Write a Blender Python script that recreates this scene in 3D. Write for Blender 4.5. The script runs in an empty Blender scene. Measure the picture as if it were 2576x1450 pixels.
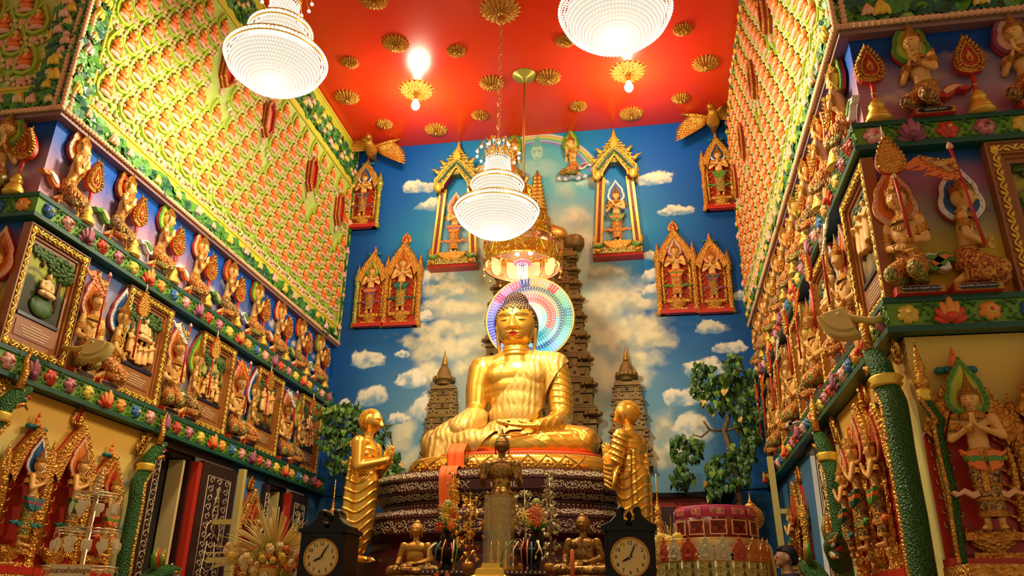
import bpy, math, random
import numpy as np
from mathutils import Vector, Matrix
random.seed(7)
PI = math.pi
C = bpy.context.scene.collection
# ------------------------------------------------------------------ camera model (2576x1450 frame)
FPX, YAW, PIT, ROL = 1991.4, -.18, .3961, .0155
EYE = np.array([0, 0, 1.2])
def _axes():
    f = np.array([math.sin(YAW)*math.cos(PIT), math.cos(YAW)*math.cos(PIT), math.sin(PIT)])
    r = np.array([math.cos(YAW), -math.sin(YAW), 0]); u = np.cross(r, f)
    return r*math.cos(ROL)+u*math.sin(ROL), -r*math.sin(ROL)+u*math.cos(ROL), f
AX, AY, AZ = _axes()
def _ray(px, py): return AX*(px-1288)/FPX + AY*(725-py)/FPX + AZ
def at_y(px, py, Y): d = _ray(px, py); return EYE + d*(Y/d[1])
def at_x(px, py, X): d = _ray(px, py); return EYE + d*(X/d[0])
def at_z(px, py, Z): d = _ray(px, py); return EYE + d*((Z-1.2)/d[2])
# ------------------------------------------------------------------ mesh builder
def M4(loc=(0, 0, 0), rot=(0, 0, 0), sc=(1, 1, 1)):
    if isinstance(sc, (int, float)): sc = (sc, sc, sc)
    from mathutils import Euler
    return Matrix.LocRotScale(Vector(loc), Euler(rot), Vector(sc))
_sph = {}
def sph_tpl(seg, rings):
    k = (seg, rings)
    if k in _sph: return _sph[k]
    v = [(0, 0, 1)]; f = []
    for i in range(1, rings):
        t = PI*i/rings
        for j in range(seg):
            a = 2*PI*j/seg; v.append((math.sin(t)*math.cos(a), math.sin(t)*math.sin(a), math.cos(t)))
    v.append((0, 0, -1))
    for j in range(seg): f.append((0, 1+j, 1+(j+1) % seg))
    for i in range(rings-2):
        for j in range(seg):
            a = 1+i*seg+j; b = 1+i*seg+(j+1) % seg; f.append((a, a+seg, b+seg, b))
    l = len(v)-1; o = 1+(rings-2)*seg
    for j in range(seg): f.append((o+j, l, o+(j+1) % seg))
    _sph[k] = (np.array(v, float), f); return _sph[k]
class MB:
    def __init__(s): s.V = []; s.F = []; s.M = []; s.S = []; s.n = 0; s.T = None
    def add(s, v, f, m=0, sm=False):
        v = np.asarray(v, float).reshape(-1, 3)
        if s.T is not None:
            T = np.array(s.T); v = v @ T[:3, :3].T + T[:3, 3]
        n = s.n; s.V.append(v); s.F.extend([tuple(i+n for i in q) for q in f])
        if isinstance(m, (list, np.ndarray)): s.M.extend(m)
        else: s.M.extend([m]*len(f))
        s.S.extend([sm]*len(f)); s.n += len(v)
    def box(s, c, d, m=0, rot=None):
        x, y, z = d[0]/2, d[1]/2, d[2]/2
        v = np.array([(-x,-y,-z),(x,-y,-z),(x,y,-z),(-x,y,-z),(-x,-y,z),(x,-y,z),(x,y,z),(-x,y,z)])
        if rot is not None: v = v @ np.array(M4(rot=rot))[:3, :3].T
        s.add(v+np.array(c), [(0,3,2,1),(4,5,6,7),(0,1,5,4),(1,2,6,5),(2,3,7,6),(3,0,4,7)], m)
    def b2(s, a, b, m=0):
        a = np.array(a, float); b = np.array(b, float); s.box((a+b)/2, np.abs(b-a), m)
    def ell(s, c, r, m=0, seg=10, rings=7, rot=None, sm=True):
        if isinstance(r, (int, float)): r = (r, r, r)
        v, f = sph_tpl(seg, rings); v = v*np.array(r)
        if rot is not None: v = v @ np.array(M4(rot=rot))[:3, :3].T
        s.add(v+np.array(c), f, m, sm)
    def beads(s, pts, r, m=0, seg=6, rings=4, sq=(1, 1, 1)):
        v, f = sph_tpl(seg, rings); pts = np.asarray(pts, float)
        rr = np.broadcast_to(np.asarray(r, float), (len(pts),))
        for p, q in zip(pts, rr): s.add(v*q*np.array(sq)+p, f, m, True)
    def tube(s, pts, rad, m=0, seg=8, closed=False, caps=True, flat=1.0, up=None, sm=True):
        P = np.asarray(pts, float); n = len(P)
        R = np.broadcast_to(np.asarray(rad, float), (n,))
        d = np.gradient(P, axis=0) if not closed else np.roll(P, -1, 0)-np.roll(P, 1, 0)
        d = d/np.maximum(np.linalg.norm(d, axis=1)[:, None], 1e-9)
        u = np.array(up if up is not None else ((0, 0, 1) if abs(d[0][2]) < .9 else (1, 0, 0)), float)
        V = []
        for i in range(n):
            if up is not None: u = np.array(up, float)
            x = np.cross(u, d[i]); l = np.linalg.norm(x)
            if l < 1e-6: x = np.cross((.3, .9, .1), d[i]); l = np.linalg.norm(x)
            x /= l; w = np.cross(d[i], x); u = w
            for j in range(seg):
                a = 2*PI*(j+.5)/seg; V.append(P[i]+R[i]*(x*math.cos(a)+w*math.sin(a)*flat))
        F = []
        for i in range(n if closed else n-1):
            k = (i+1) % n
            for j in range(seg):
                l = (j+1) % seg; F.append((i*seg+j, i*seg+l, k*seg+l, k*seg+j))
        if not closed and caps:
            F.append(tuple(range(seg-1, -1, -1))); F.append(tuple((n-1)*seg+j for j in range(seg)))
        s.add(V, F, m, sm)
    def lathe(s, prof, m=0, seg=20, c=(0, 0, 0), sm=True, sc=(1, 1), star=0, a0=0, a1=2*PI):
        full = abs(a1-a0-2*PI) < 1e-6; N = seg if full else seg+1; V = []
        for r, z in prof:
            r = max(r, 1e-4)
            for j in range(N):
                a = a0+(a1-a0)*j/seg; k = r*(1+(star if j % 2 else 0))
                V.append((c[0]+k*math.cos(a)*sc[0], c[1]+k*math.sin(a)*sc[1], c[2]+z))
        F = []
        for i in range(len(prof)-1):
            for j in range(seg):
                l = (j+1) % N; F.append((i*N+j, i*N+l, (i+1)*N+l, (i+1)*N+j))
        if full:
            F.append(tuple(range(N-1, -1, -1))); F.append(tuple((len(prof)-1)*N+j for j in range(N)))
        s.add(V, F, m, sm)
    def prism(s, out, y0, y1, m=0, bev=0, mside=None):
        """outline (x,z) extruded along y from back y0 to front y1 (y1<y0 is towards the viewer)"""
        P = np.array(out, float); n = len(P)
        ar = 0.5*np.sum(P[:, 0]*np.roll(P[:, 1], -1)-np.roll(P[:, 0], -1)*P[:, 1])
        if ar < 0: P = P[::-1]
        L = [np.c_[P[:, 0], np.full(n, y0), P[:, 1]]]
        if bev:
            e = np.roll(P, -1, 0)-P; nr = np.c_[e[:, 1], -e[:, 0]]; nr /= np.maximum(np.linalg.norm(nr, axis=1)[:, None], 1e-9)
            vn = nr+np.roll(nr, 1, 0); vn /= np.maximum(np.linalg.norm(vn, axis=1)[:, None], .4); Q = P-vn*bev
            L.append(np.c_[P[:, 0], np.full(n, y1+bev), P[:, 1]]); L.append(np.c_[Q[:, 0], np.full(n, y1), Q[:, 1]])
        else: L.append(np.c_[P[:, 0], np.full(n, y1), P[:, 1]])
        F = []; mm = []
        for i in range(len(L)-1):
            for j in range(n):
                k = (j+1) % n; F.append((i*n+j, i*n+k, (i+1)*n+k, (i+1)*n+j)); mm.append(m if mside is None else mside)
        F.append(tuple((len(L)-1)*n+j for j in range(n))); mm.append(m)
        F.append(tuple(range(n-1, -1, -1))); mm.append(m if mside is None else mside)
        s.add(np.concatenate(L), F, mm)
    def ring(s, out, inn, y0, y1, m=0):
        """frame between two outlines with equal point counts, extruded along y"""
        A = np.array(out, float); B = np.array(inn, float); n = len(A)
        V = np.concatenate([np.c_[Q[:, 0], np.full(n, y), Q[:, 1]] for Q, y in ((A, y0), (A, y1), (B, y1), (B, y0))])
        F = []
        for i in range(3):
            for j in range(n): k = (j+1) % n; F.append((i*n+j, i*n+k, (i+1)*n+k, (i+1)*n+j))
        s.add(V, F, m)
    def mesh(s, name, mats):
        me = bpy.data.meshes.new(name)
        V = np.concatenate(s.V) if s.V else np.zeros((0, 3))
        me.from_pydata(V.tolist(), [], s.F)
        for x in (mats if isinstance(mats, (list, tuple)) else [mats]): me.materials.append(x)
        me.polygons.foreach_set('material_index', np.array(s.M, np.int32)); me.polygons.foreach_set('use_smooth', np.array(s.S, bool))
        me.update(); return me
    def build(s, name, mats, parent=None, loc=None, rz=None):
        return put(s.mesh(name, mats), name, parent, loc, rz)
def put(me, name, parent=None, loc=None, rz=None):
    o = bpy.data.objects.new(name, me); C.objects.link(o)
    if parent is not None: o.parent = parent
    if loc is not None: o.location = [float(q) for q in loc]
    if rz is not None: o.rotation_euler = (0, 0, rz)
    return o
def tag(o, label=None, cat=None, group=None, kind=None):
    if label: o['label'] = label
    if cat: o['category'] = cat
    if group: o['group'] = group
    if kind: o['kind'] = kind
    return o
def thing(name, label, cat, loc=(0, 0, 0), rz=0, group=None, sc=1):
    o = put(None, name, None, loc, rz); o.empty_display_size = .05
    if sc != 1: o.scale = (sc, sc, sc) if isinstance(sc, (int, float)) else sc
    return tag(o, label, cat, group)
def dup(root, loc=None, rz=None, label=None, group=None, sc=None):
    r = root.copy(); C.objects.link(r)
    if loc is not None: r.location = [float(q) for q in loc]
    if rz is not None: r.rotation_euler = (0, 0, rz)
    if sc is not None: r.scale = sc if not isinstance(sc, (int, float)) else (sc, sc, sc)
    if label: r['label'] = label
    if group: r['group'] = group
    for ch in root.children:
        c = ch.copy(); C.objects.link(c); c.parent = r
        for g in ch.children:
            d = g.copy(); C.objects.link(d); d.parent = c
    return r
def remat(root, table):
    """give a copied thing its own meshes with some materials swapped"""
    for ch in [root]+list(root.children):
        if ch.data is None or ch.type != 'MESH': continue
        if any(m.name in table for m in ch.data.materials if m):
            ch.data = ch.data.copy()
            for i, m in enumerate(ch.data.materials):
                if m and m.name in table: ch.data.materials[i] = table[m.name]
class ProtoBin:                      # prototypes are deleted after their copies are made
    items = []
def proto(o): ProtoBin.items.append(o); return o
def struct(o): o['kind'] = 'structure'; return o
ORD = ['', 'first', 'second', 'third', 'fourth', 'fifth', 'sixth', 'seventh', 'eighth', 'ninth', 'tenth', 'eleventh', 'twelfth', 'thirteenth',
       'fourteenth', 'fifteenth', 'sixteenth', 'seventeenth', 'eighteenth', 'nineteenth', 'twentieth', 'twenty-first', 'twenty-second', 'twenty-third', 'twenty-fourth', 'twenty-fifth',
       'twenty-sixth', 'twenty-seventh', 'twenty-eighth', 'twenty-ninth', 'thirtieth', 'thirty-first', 'thirty-second', 'thirty-third']
# ------------------------------------------------------------------ materials
MT = {}
def mat(name, col, rough=.5, metal=0., bump=None, spec=.5, emit=None, es=1., coat=0., mix=None):
    """mix=(colour2, scale, contrast) mottles the base colour with noise; bump=(kind, scale, strength, distance)"""
    m = bpy.data.materials.new(name); m.use_nodes = True; nt = m.node_tree; b = nt.nodes['Principled BSDF']
    c = (*col, 1); b.inputs['Base Color'].default_value = c
    b.inputs['Roughness'].default_value = rough; b.inputs['Metallic'].default_value = metal
    b.inputs['Specular IOR Level'].default_value = spec; b.inputs['Coat Weight'].default_value = coat
    tc = nt.nodes.new('ShaderNodeTexCoord')
    if mix:
        n = nt.nodes.new('ShaderNodeTexNoise'); n.inputs['Scale'].default_value = mix[1]; n.inputs['Detail'].default_value = 4
        nt.links.new(tc.outputs['Object'], n.inputs['Vector'])
        r = nt.nodes.new('ShaderNodeValToRGB'); r.color_ramp.elements[0].position = .5-mix[2]; r.color_ramp.elements[1].position = .5+mix[2]
        r.color_ramp.elements[0].color = c; r.color_ramp.elements[1].color = (*mix[0], 1)
        nt.links.new(n.outputs['Fac'], r.inputs['Fac']); nt.links.new(r.outputs['Color'], b.inputs['Base Color'])
    if bump:
        kind, sc, st, di = bump
        if kind == 'v':
            t = nt.nodes.new('ShaderNodeTexVoronoi'); out = t.outputs['Distance']
        elif kind == 'w':
            t = nt.nodes.new('ShaderNodeTexWave'); out = t.outputs['Fac']; t.inputs['Distortion'].default_value = 6
        else:
            t = nt.nodes.new('ShaderNodeTexNoise'); out = t.outputs['Fac']; t.inputs['Detail'].default_value = 3
        t.inputs['Scale'].default_value = sc; nt.links.new(tc.outputs['Object'], t.inputs['Vector'])
        bp = nt.nodes.new('ShaderNodeBump'); bp.inputs['Strength'].default_value = st; bp.inputs['Distance'].default_value = di
        nt.links.new(out, bp.inputs['Height']); nt.links.new(bp.outputs['Normal'], b.inputs['Normal'])
    if emit: b.inputs['Emission Color'].default_value = (*emit, 1); b.inputs['Emission Strength'].default_value = es
    MT[name] = m; return m
def attr_mat(name, rough=.6, bump=None, spec=.3):
    m = mat(name, (.5, .5, .5), rough, 0, bump, spec); nt = m.node_tree
    a = nt.nodes.new('ShaderNodeAttribute'); a.attribute_name = 'Col'
    nt.links.new(a.outputs['Color'], nt.nodes['Principled BSDF'].inputs['Base Color']); return m
gold = mat('gold_leaf', (.95, .57, .10), .27, .95, ('n', 30, .05, .01))
gold_carved = mat('gold_carved', (.92, .50, .08), .38, .62, ('v', 62, .9, .014), mix=((.56, .22, .03), 45, .2))
gold_fine = mat('gold_fine', (.90, .50, .08), .34, .8, ('v', 70, .8, .008), mix=((.55, .22, .03), 60, .25))
gold_dark = mat('gold_dark', (.62, .33, .06), .38, .8, ('n', 60, .3, .01))
bronze = mat('bronze', (.15, .08, .02), .34, .85, ('n', 60, .25, .006), mix=((.52, .30, .07), 26, .16))
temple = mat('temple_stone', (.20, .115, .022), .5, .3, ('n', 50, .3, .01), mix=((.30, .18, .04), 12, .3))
temple_hole_shade = mat('temple_hole_shade', (.045, .028, .01), .6, .2)  # dark colour standing for the shade inside holes and niches
skin = mat('skin_paint', (.90, .50, .13), .42, .05, ('n', 40, .1, .01))
skin_pale = mat('skin_pale', (.92, .60, .24), .42)
red = mat('red_paint', (.55, .03, .012), .4)
red_dark = mat('red_dark', (.28, .012, .008), .45)
orange = mat('orange_paint', (.90, .22, .03), .45)
orange_cloth = mat('orange_cloth', (.95, .16, .015), .7, bump=('n', 60, .2, .005))
green = mat('green_paint', (.09, .30, .025), .45)
green_dark = mat('green_dark', (.012, .11, .05), .4)
leaf = mat('leaf_green', (.05, .22, .03), .4, mix=((.10, .34, .03), 20, .25))
lime = mat('lime_paint', (.40, .58, .05), .5)
yellowgreen = mat('yellow_green', (.62, .68, .05), .5)
yellow = mat('yellow_paint', (.88, .62, .06), .45)
cream = mat('cream', (.86, .70, .40), .55)
peach = mat('peach', (.88, .50, .26), .5)
pink = mat('pink_paint', (.85, .36, .27), .45, mix=((.92, .62, .42), 14, .2))
purple = mat('purple_paint', (.26, .07, .12), .45)
blue = mat('blue_paint', (.03, .12, .35), .45)
navy = mat('navy_plaque', (.008, .008, .03), .3)
white = mat('white_paint', (.85, .82, .72), .5)
black = mat('black_lacquer', (.006, .005, .005), .32, spec=.25)
brown = mat('brown_wood', (.30, .10, .02), .4, bump=('w', 6, .1, .004), mix=((.42, .16, .03), 8, .3))
dark_wood = mat('dark_wood', (.045, .014, .008), .35)
maroon = mat('maroon_lacquer', (.06, .008, .008), .3)
pearl = mat('pearl_inlay', (.72, .58, .36), .3)
tealm = mat('teal_paint', (.02, .20, .20), .45)
dark_line = mat('dark_line', (.02, .012, .01), .5)
lip = mat('lip_red', (.6, .03, .02), .35)
hair_m = mat('hair_dark', (.035, .014, .008), .35)

def letters(txt, size, m, parent, loc, rot=(PI/2, 0, 0), name='lettering', ext=.0015, align='CENTER', fat=0):
    """real lettering: the glyph outlines turned into a mesh"""
    f = bpy.data.curves.new(name, 'FONT'); f.body = txt; f.size = size; f.extrude = ext; f.align_x = align; f.resolution_u = 3; f.offset = fat
    o = bpy.data.objects.new('tmp', f); C.objects.link(o); dg = bpy.context.evaluated_depsgraph_get(); dg.update()
    me = bpy.data.meshes.new_from_object(o.evaluated_get(dg)); me.name = name; me.materials.clear(); me.materials.append(m)
    bpy.data.objects.remove(o); bpy.data.curves.remove(f)
    o = put(me, name, parent, loc); o.rotation_euler = rot; return o
# ------------------------------------------------------------------ painting helpers (murals are painted on the walls)
_tab = np.random.RandomState(3).rand(256, 256)
def vnoise(x, y):
    xi = np.floor(x).astype(int); yi = np.floor(y).astype(int); fx = x-xi; fy = y-yi
    fx = fx*fx*(3-2*fx); fy = fy*fy*(3-2*fy)
    g = lambda a, b: _tab[a % 256, b % 256]
    return (g(xi, yi)*(1-fx)+g(xi+1, yi)*fx)*(1-fy)+(g(xi, yi+1)*(1-fx)+g(xi+1, yi+1)*fx)*fy
def fbm(x, y, o=5):
    s = 0; a = .5
    for i in range(o): s = s+a*vnoise(x+17*i, y+31*i); x = x*2.03; y = y*2.03; a *= .5
    return s
def lin(c): c = np.asarray(c, float)/255; return np.where(c <= .04045, c/12.92, ((c+.055)/1.055)**2.4)
def sstep(a, b, x): t = np.clip((x-a)/(b-a), 0, 1); return t*t*(3-2*t)
def lerp(a, b, t): return a+(b-a)*t[..., None]
def cloud(col, U, V, cx, cy, w, h, top, low, seed=0, soft=.35):
    """a painted cumulus: flat foot, billowed top"""
    ux = U[0]; vy = V[:, 0]
    i0, i1 = np.searchsorted(np.sort(ux), (cx-1.7*w, cx+1.7*w)); j0, j1 = np.searchsorted(vy, (cy-1.7*h, cy+2.2*h))
    if i1-i0 < 2 or j1-j0 < 2: return col
    S = (slice(j0, j1), slice(i0, i1)); col = np.array(col); u = U[S]; v = V[S]
    du = (u-cx)/w; dv = (v-cy)/h
    d = 1-np.sqrt(du**2+np.where(dv < 0, dv*1.5, dv*.8)**2)
    n = fbm(u/(h*.9)+seed, v/(h*.9)+seed*1.7, 5)-.5
    a = sstep(0, soft, d+n*1.1)
    s = sstep(-.7, .7, dv+2.2*(fbm(u/(h*.6)+seed+9, v/(h*.6)+3, 4)-.5))
    sh = u.shape+(3,)
    col[S] = lerp(col[S], lerp(np.broadcast_to(lin(low), sh), np.broadcast_to(lin(top), sh), s), a)
    return col
def painted(name, o, u, v, w, h, step, fn, m, parent=None, wave=None):
    nx = max(2, int(w/step)+1); ny = max(2, int(h/step)+1)
    U, V = np.meshgrid(np.linspace(0, w, nx), np.linspace(0, h, ny))
    P = np.array(o, float)+U[..., None]*np.array(u, float)+V[..., None]*np.array(v, float)
    me = bpy.data.meshes.new(name); nf = (nx-1)*(ny-1)
    i = (np.arange(ny-1)[:, None]*nx+np.arange(nx-1)[None]).ravel()
    idx = np.stack([i, i+1, i+nx+1, i+nx], 1)
    me.vertices.add(nx*ny); me.vertices.foreach_set('co', P.reshape(-1).astype(np.float32))
    me.loops.add(nf*4); me.loops.foreach_set('vertex_index', idx.ravel().astype(np.int32))
    me.polygons.add(nf); me.polygons.foreach_set('loop_start', np.arange(0, nf*4, 4, dtype=np.int32)); me.update(calc_edges=True)
    col = fn(U, V).reshape(-1, 3); at = me.color_attributes.new('Col', 'FLOAT_COLOR', 'POINT')
    at.data.foreach_set('color', np.c_[col, np.ones(len(col))].astype(np.float32).ravel())
    me.materials.append(m)
    return put(me, name, parent)
mural = attr_mat('mural_paint', .55, ('n', 120, .04, .005), .25)
XL, XR, YB, ZC, YF = -4.30, 1.31, 10., 7.93, 4.35      # panel faces, back wall, ceiling, front corner of the alcove
XM = (XL+XR)/2
WL, WR = -4.38, 1.39                                    # recessed wall faces of the lower tiers
# ------------------------------------------------------------------ back wall mural
def bw(px, py): p = at_y(px, py, YB); return p[0], p[2]
def paint_back(U, V):
    X = U-4.45; Z = V
    t = np.clip(Z/7.93, 0, 1)
    ex = np.abs(X-XM)/2.9                                 # 0 centre, 1 edges
    col = lerp(np.broadcast_to(lin((40, 112, 165)), X.shape+(3,)), np.broadcast_to(lin((12, 92, 185)), X.shape+(3,)), sstep(.35, .95, t))
    col = lerp(col, np.broadcast_to(lin((50, 175, 205)), X.shape+(3,)), .85*sstep(.95, .2, ex+.35*np.abs(Z-6.3)/1.6+.25*(fbm(X*.7, Z*.7, 3)-.5)))
    col = lerp(col, np.broadcast_to(lin((135, 185, 195)), X.shape+(3,)), .75*sstep(4.9, 3.2, Z)*sstep(.95, .45, ex))
    col = lerp(col, np.broadcast_to(lin((10, 70, 140)), X.shape+(3,)), .8*sstep(.72, 1.0, ex+.12*(fbm(X, Z, 3)-.5)))
    g = sstep(1.15, .3, np.abs(X-XM)/1.35+.5*(fbm(X*1.3+4, Z*1.1, 4)-.5))*sstep(7.2, 6.0, Z)
    col = lerp(col, np.broadcast_to(lin((226, 226, 172)), X.shape+(3,)), .9*g)
    soft = [(1130,735,110,24),(1110,835,120,26),(1170,880,110,26),(1010,1115,45,45),(1130,1180,60,40),(1560,745,110,34),(1590,825,120,34),(1610,905,90,26),(1450,560,50,40),(1425,480,45,50),(1665,1080,50,40),
            (1530,690,60,24),(1640,1160,60,40),(1100,770,70,20),(1090,700,80,22),(1150,790,110,30),(1060,870,70,22),(1190,930,70,30),(1520,780,90,34),(1600,770,80,24),(1640,860,80,26),(1550,870,110,34),(1570,960,80,40),(1480,620,50,40),(1110,890,90,30),(1040,1180,40,40),(1500,980,60,50),(1080,950,60,40),(1700,1150,40,30)]
    for k, (x, y, a, b) in enumerate(soft):
        cx, cz = bw(x, y); col = cloud(col, X, Z, cx, cz, a*.0058, b*.0074, (242, 234, 190), (170, 184, 172), k*3.1, .7)
    crisp = [(1055,470,58,18),(1085,514,48,17),(1640,448,60,20),(1490,458,45,15),(1700,527,55,14),(1075,700,45,18),(1660,690,50,18),(1655,730,50,20),(920,905,52,24),(1012,887,22,9),(935,1000,52,24),(1030,955,50,26),
             (1060,795,40,15),(1770,925,62,22),(1080,1030,45,40),(1720,1000,55,26),(1740,1085,50,30),(1790,822,50,15),(1835,872,38,14),(1000,1050,30,14),(1870,740,30,12),(870,1010,20,9),(1650,640,50,12)]
    for k, (x, y, a, b) in enumerate(crisp):
        cx, cz = bw(x, y); col = cloud(col, X, Z, cx, cz-.04, a*.0054, b*.0068, (250, 244, 215), (120, 165, 190), k*2.3+50, .22)
    # rainbow arch and the pale face painted inside it
    cx, cz = bw(1350, 500); r0 = bw(1350, 345)[1]-cz; sx = (bw(1500, 440)[0]-bw(1200, 440)[0])/2/r0*1.08
    R = np.sqrt(((X-cx)/sx)**2+(Z-cz)**2)/r0; up = sstep(cz-.05, cz+.35, Z)
    col = lerp(col, np.broadcast_to(lin((120, 205, 200)), X.shape+(3,)), .6*sstep(1., .75, R)*sstep(cz-.3, cz+.3, Z))
    for a, c in ((1.035, (250, 240, 210)), (1.005, (240, 190, 40)), (.985, (235, 235, 60)), (.96, (90, 200, 90)), (.935, (200, 210, 230)), (.91, (160, 120, 200))):
        col = lerp(col, np.broadcast_to(lin(c), X.shape+(3,)), .85*np.exp(-((R-a)/.016)**2)*up)
    fx, fz = bw(1351, 385)
    def blob(cx, cz, a, b, c, k, s=.35):
        nonlocal col
        d = ((X-cx)/a)**2+((Z-cz)/b)**2; col = lerp(col, np.broadcast_to(lin(c), X.shape+(3,)), k*sstep(1+s, 1-s, d))
    blob(fx, fz-.27, .30, .16, (190, 225, 205), .5, .8)
    blob(fx, fz+.02, .096, .155, (90, 160, 160), .9); blob(fx, fz+.02, .088, .145, (170, 222, 200), .95); blob(fx, fz+.16, .075, .06, (110, 180, 175), .9); blob(fx, fz+.235, .04, .045, (110, 180, 175), .9); blob(fx, fz+.29, .013, .05, (150, 205, 180), .9)
    for s in (-1, 1):
        blob(fx+s*.10, fz-.02, .013, .08, (120, 190, 180), .9); blob(fx+s*.037, fz+.045, .03, .007, (40, 105, 120), .9); blob(fx+s*.037, fz+.018, .024, .007, (35, 95, 115), .95)
    blob(fx, fz-.015, .012, .045, (195, 230, 205), .8); blob(fx, fz-.085, .026, .009, (80, 150, 150), .9); blob(fx, fz-.19, .06, .06, (140, 200, 185), .6)
    # plain dark dado below the painting
    col = lerp(col, np.broadcast_to(lin((30, 84, 128)), X.shape+(3,)), sstep(2.63, 2.61, Z)*.95)
    return col
struct(painted('wall_back', (-4.45, YB, 0), (1, 0, 0), (0, 0, 1), 5.9, 7.93, .0085, paint_back, mural))
# ------------------------------------------------------------------ floor and ceiling
floor_m = mat('floor_marble', (.35, .24, .13), .25, mix=((.45, .33, .2), 3, .3))
b = MB(); b.b2((-8, -4, -.1), (5, 10.2, 0)); struct(b.build('floor', floor_m))
ceil_m = mat('ceiling_red', (.80, .035, .006), .24, bump=('n', 40, .08, .004), spec=.5, mix=((.86, .05, .008), 1.3, .3))
b = MB(); b.b2((-8, -4, ZC), (5, 10.2, ZC+.1)); struct(b.build('ceiling', ceil_m))
# ------------------------------------------------------------------ side walls: painted tiers (both tiers of figures share one plane)
def paint_mid(U, V):                                      # U along the wall from the alcove corner, V from z=2.66
    Z = V+2.66; u = np.clip(U/5.6, 0, 1)
    sh = X0 = None
    tt = np.clip((Z-4.0)/.68, 0, 1); n = fbm(U*1.2, Z*1.5, 4)-.5
    lo = lerp(np.broadcast_to(lin((205, 160, 175)), U.shape+(3,)), np.broadcast_to(lin((40, 110, 195)), U.shape+(3,)), sstep(.15, .75, u+.3*n))
    up = np.broadcast_to(lin((16, 88, 185)), U.shape+(3,))
    A = lerp(lo, up, sstep(.25, .8, tt+.4*n))
    t2 = np.clip((Z-2.86)/.95, 0, 1)
    lo2 = lerp(np.broadcast_to(lin((240, 205, 110)), U.shape+(3,)), np.broadcast_to(lin((60, 130, 195)), U.shape+(3,)), sstep(.35, .75, u+.25*n))
    mi2 = lerp(np.broadcast_to(lin((178, 170, 190)), U.shape+(3,)), np.broadcast_to(lin((40, 115, 195)), U.shape+(3,)), sstep(.35, .75, u+.25*n))
    B = lerp(lo2, mi2, sstep(0, .5, t2+.3*n)); B = lerp(B, np.broadcast_to(lin((70, 110, 175)), U.shape+(3,)), sstep(.7, 1, t2))
    col = np.where((Z > 3.9)[..., None], A, B)
    rs = np.random.RandomState(int(U.shape[1]))
    for k in range(int(U.max()/.3)):
        cx = .25+k*.3+rs.rand()*.15
        col = cloud(col, U, V, cx, (4.12 if k % 2 else 4.3)+.12*rs.rand()-2.66, .17+.08*rs.rand(), .05+.03*rs.rand(), (235, 228, 226), (150, 160, 195), k*4.1, .6)
        if k % 2: col = cloud(col, U, V, cx, 3.35+.2*rs.rand()-2.66, .16, .05, (225, 225, 220), (150, 165, 195), k*5.1+9, .6)
    return col
def paint_ret(U, V):
    Z = V+2.66; n = fbm(U*1.6, Z*1.6, 4)-.5; tt = np.clip((Z-4.0)/.68, 0, 1); t2 = np.clip((Z-2.86)/.95, 0, 1)
    f = lambda c: np.broadcast_to(lin(c), U.shape+(3,))
    A = lerp(f((195, 130, 150)), f((170, 155, 175)), sstep(.2, .55, tt)); A = lerp(A, f((12, 70, 150)), sstep(.5, .8, tt+.2*n))
    B = lerp(f((238, 160, 40)), f((225, 205, 70)), sstep(.02, .3, t2)); B = lerp(B, f((165, 165, 145)), sstep(.3, .6, t2)); B = lerp(B, f((165, 110, 140)), sstep(.6, .8, t2)); B = lerp(B, f((30, 80, 140)), sstep(.82, .98, t2))
    col = np.where((Z > 3.9)[..., None], A, B)
    for k in range(9):
        col = cloud(col, U, V, .2+k*.24, 4.2+.14*((k*7) % 3)-2.66, .2, .07, (225, 195, 170), (180, 140, 160), k*4.7+2, .8)
        if k % 3 == 0: col = cloud(col, U, V, .65+k*.25, 3.42-2.66, .12, .045, (190, 190, 160), (90, 120, 150), k*2.7+5, .5)
    return col
def paint_ground(U, V):
    f = lambda c: np.broadcast_to(lin(c), U.shape+(3,)); n = fbm(U*1.5+7, V*1.5, 4)-.5
    col = lerp(f((225, 215, 130)), f((245, 190, 80)), sstep(2.0, 2.6, V+.4*n)); col = lerp(col, f((70, 125, 165)), sstep(2.6, 3.2, U+.3*n))
    for k in range(10): col = cloud(col, U, V, .3+k*.3, 1.5+.35*((k*5) % 3), .22, .07, (215, 215, 190), (90, 120, 140), k*3.3+11, .5)
    return col
def paint_gret(U, V):
    f = lambda c: np.broadcast_to(lin(c), U.shape+(3,)); n = fbm(U*1.5+3, V*1.5, 4)-.5
    col = lerp(f((215, 195, 90)), f((240, 205, 100)), sstep(2.2, 2.6, V+.3*n))
    for k in range(5): col = cloud(col, U, V, .1+k*.45, 1.7+.3*((k*5) % 2), .2, .08, (215, 215, 190), (100, 130, 150), k*3.3+31, .5)
    return col
LEN = YB-4.43
# left: origin at the front corner, u towards the altar; faces +X
struct(painted('wall_left', (WL, 4.43, 2.66), (0, 1, 0), (0, 0, 1), LEN, 2.06, .02, paint_mid, mural))
struct(painted('wall_right', (WR, 4.43, 2.66), (0, 1, 0), (0, 0, 1), LEN, 2.06, .02, paint_mid, mural))
struct(painted('wall_left_return', (WL, 4.43, 2.66), (-1, 0, 0), (0, 0, 1), 2.2, 2.06, .012, paint_ret, mural))
struct(painted('wall_right_return', (WR, 4.43, 2.66), (1, 0, 0), (0, 0, 1), 2.2, 2.06, .012, paint_ret, mural))
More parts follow.
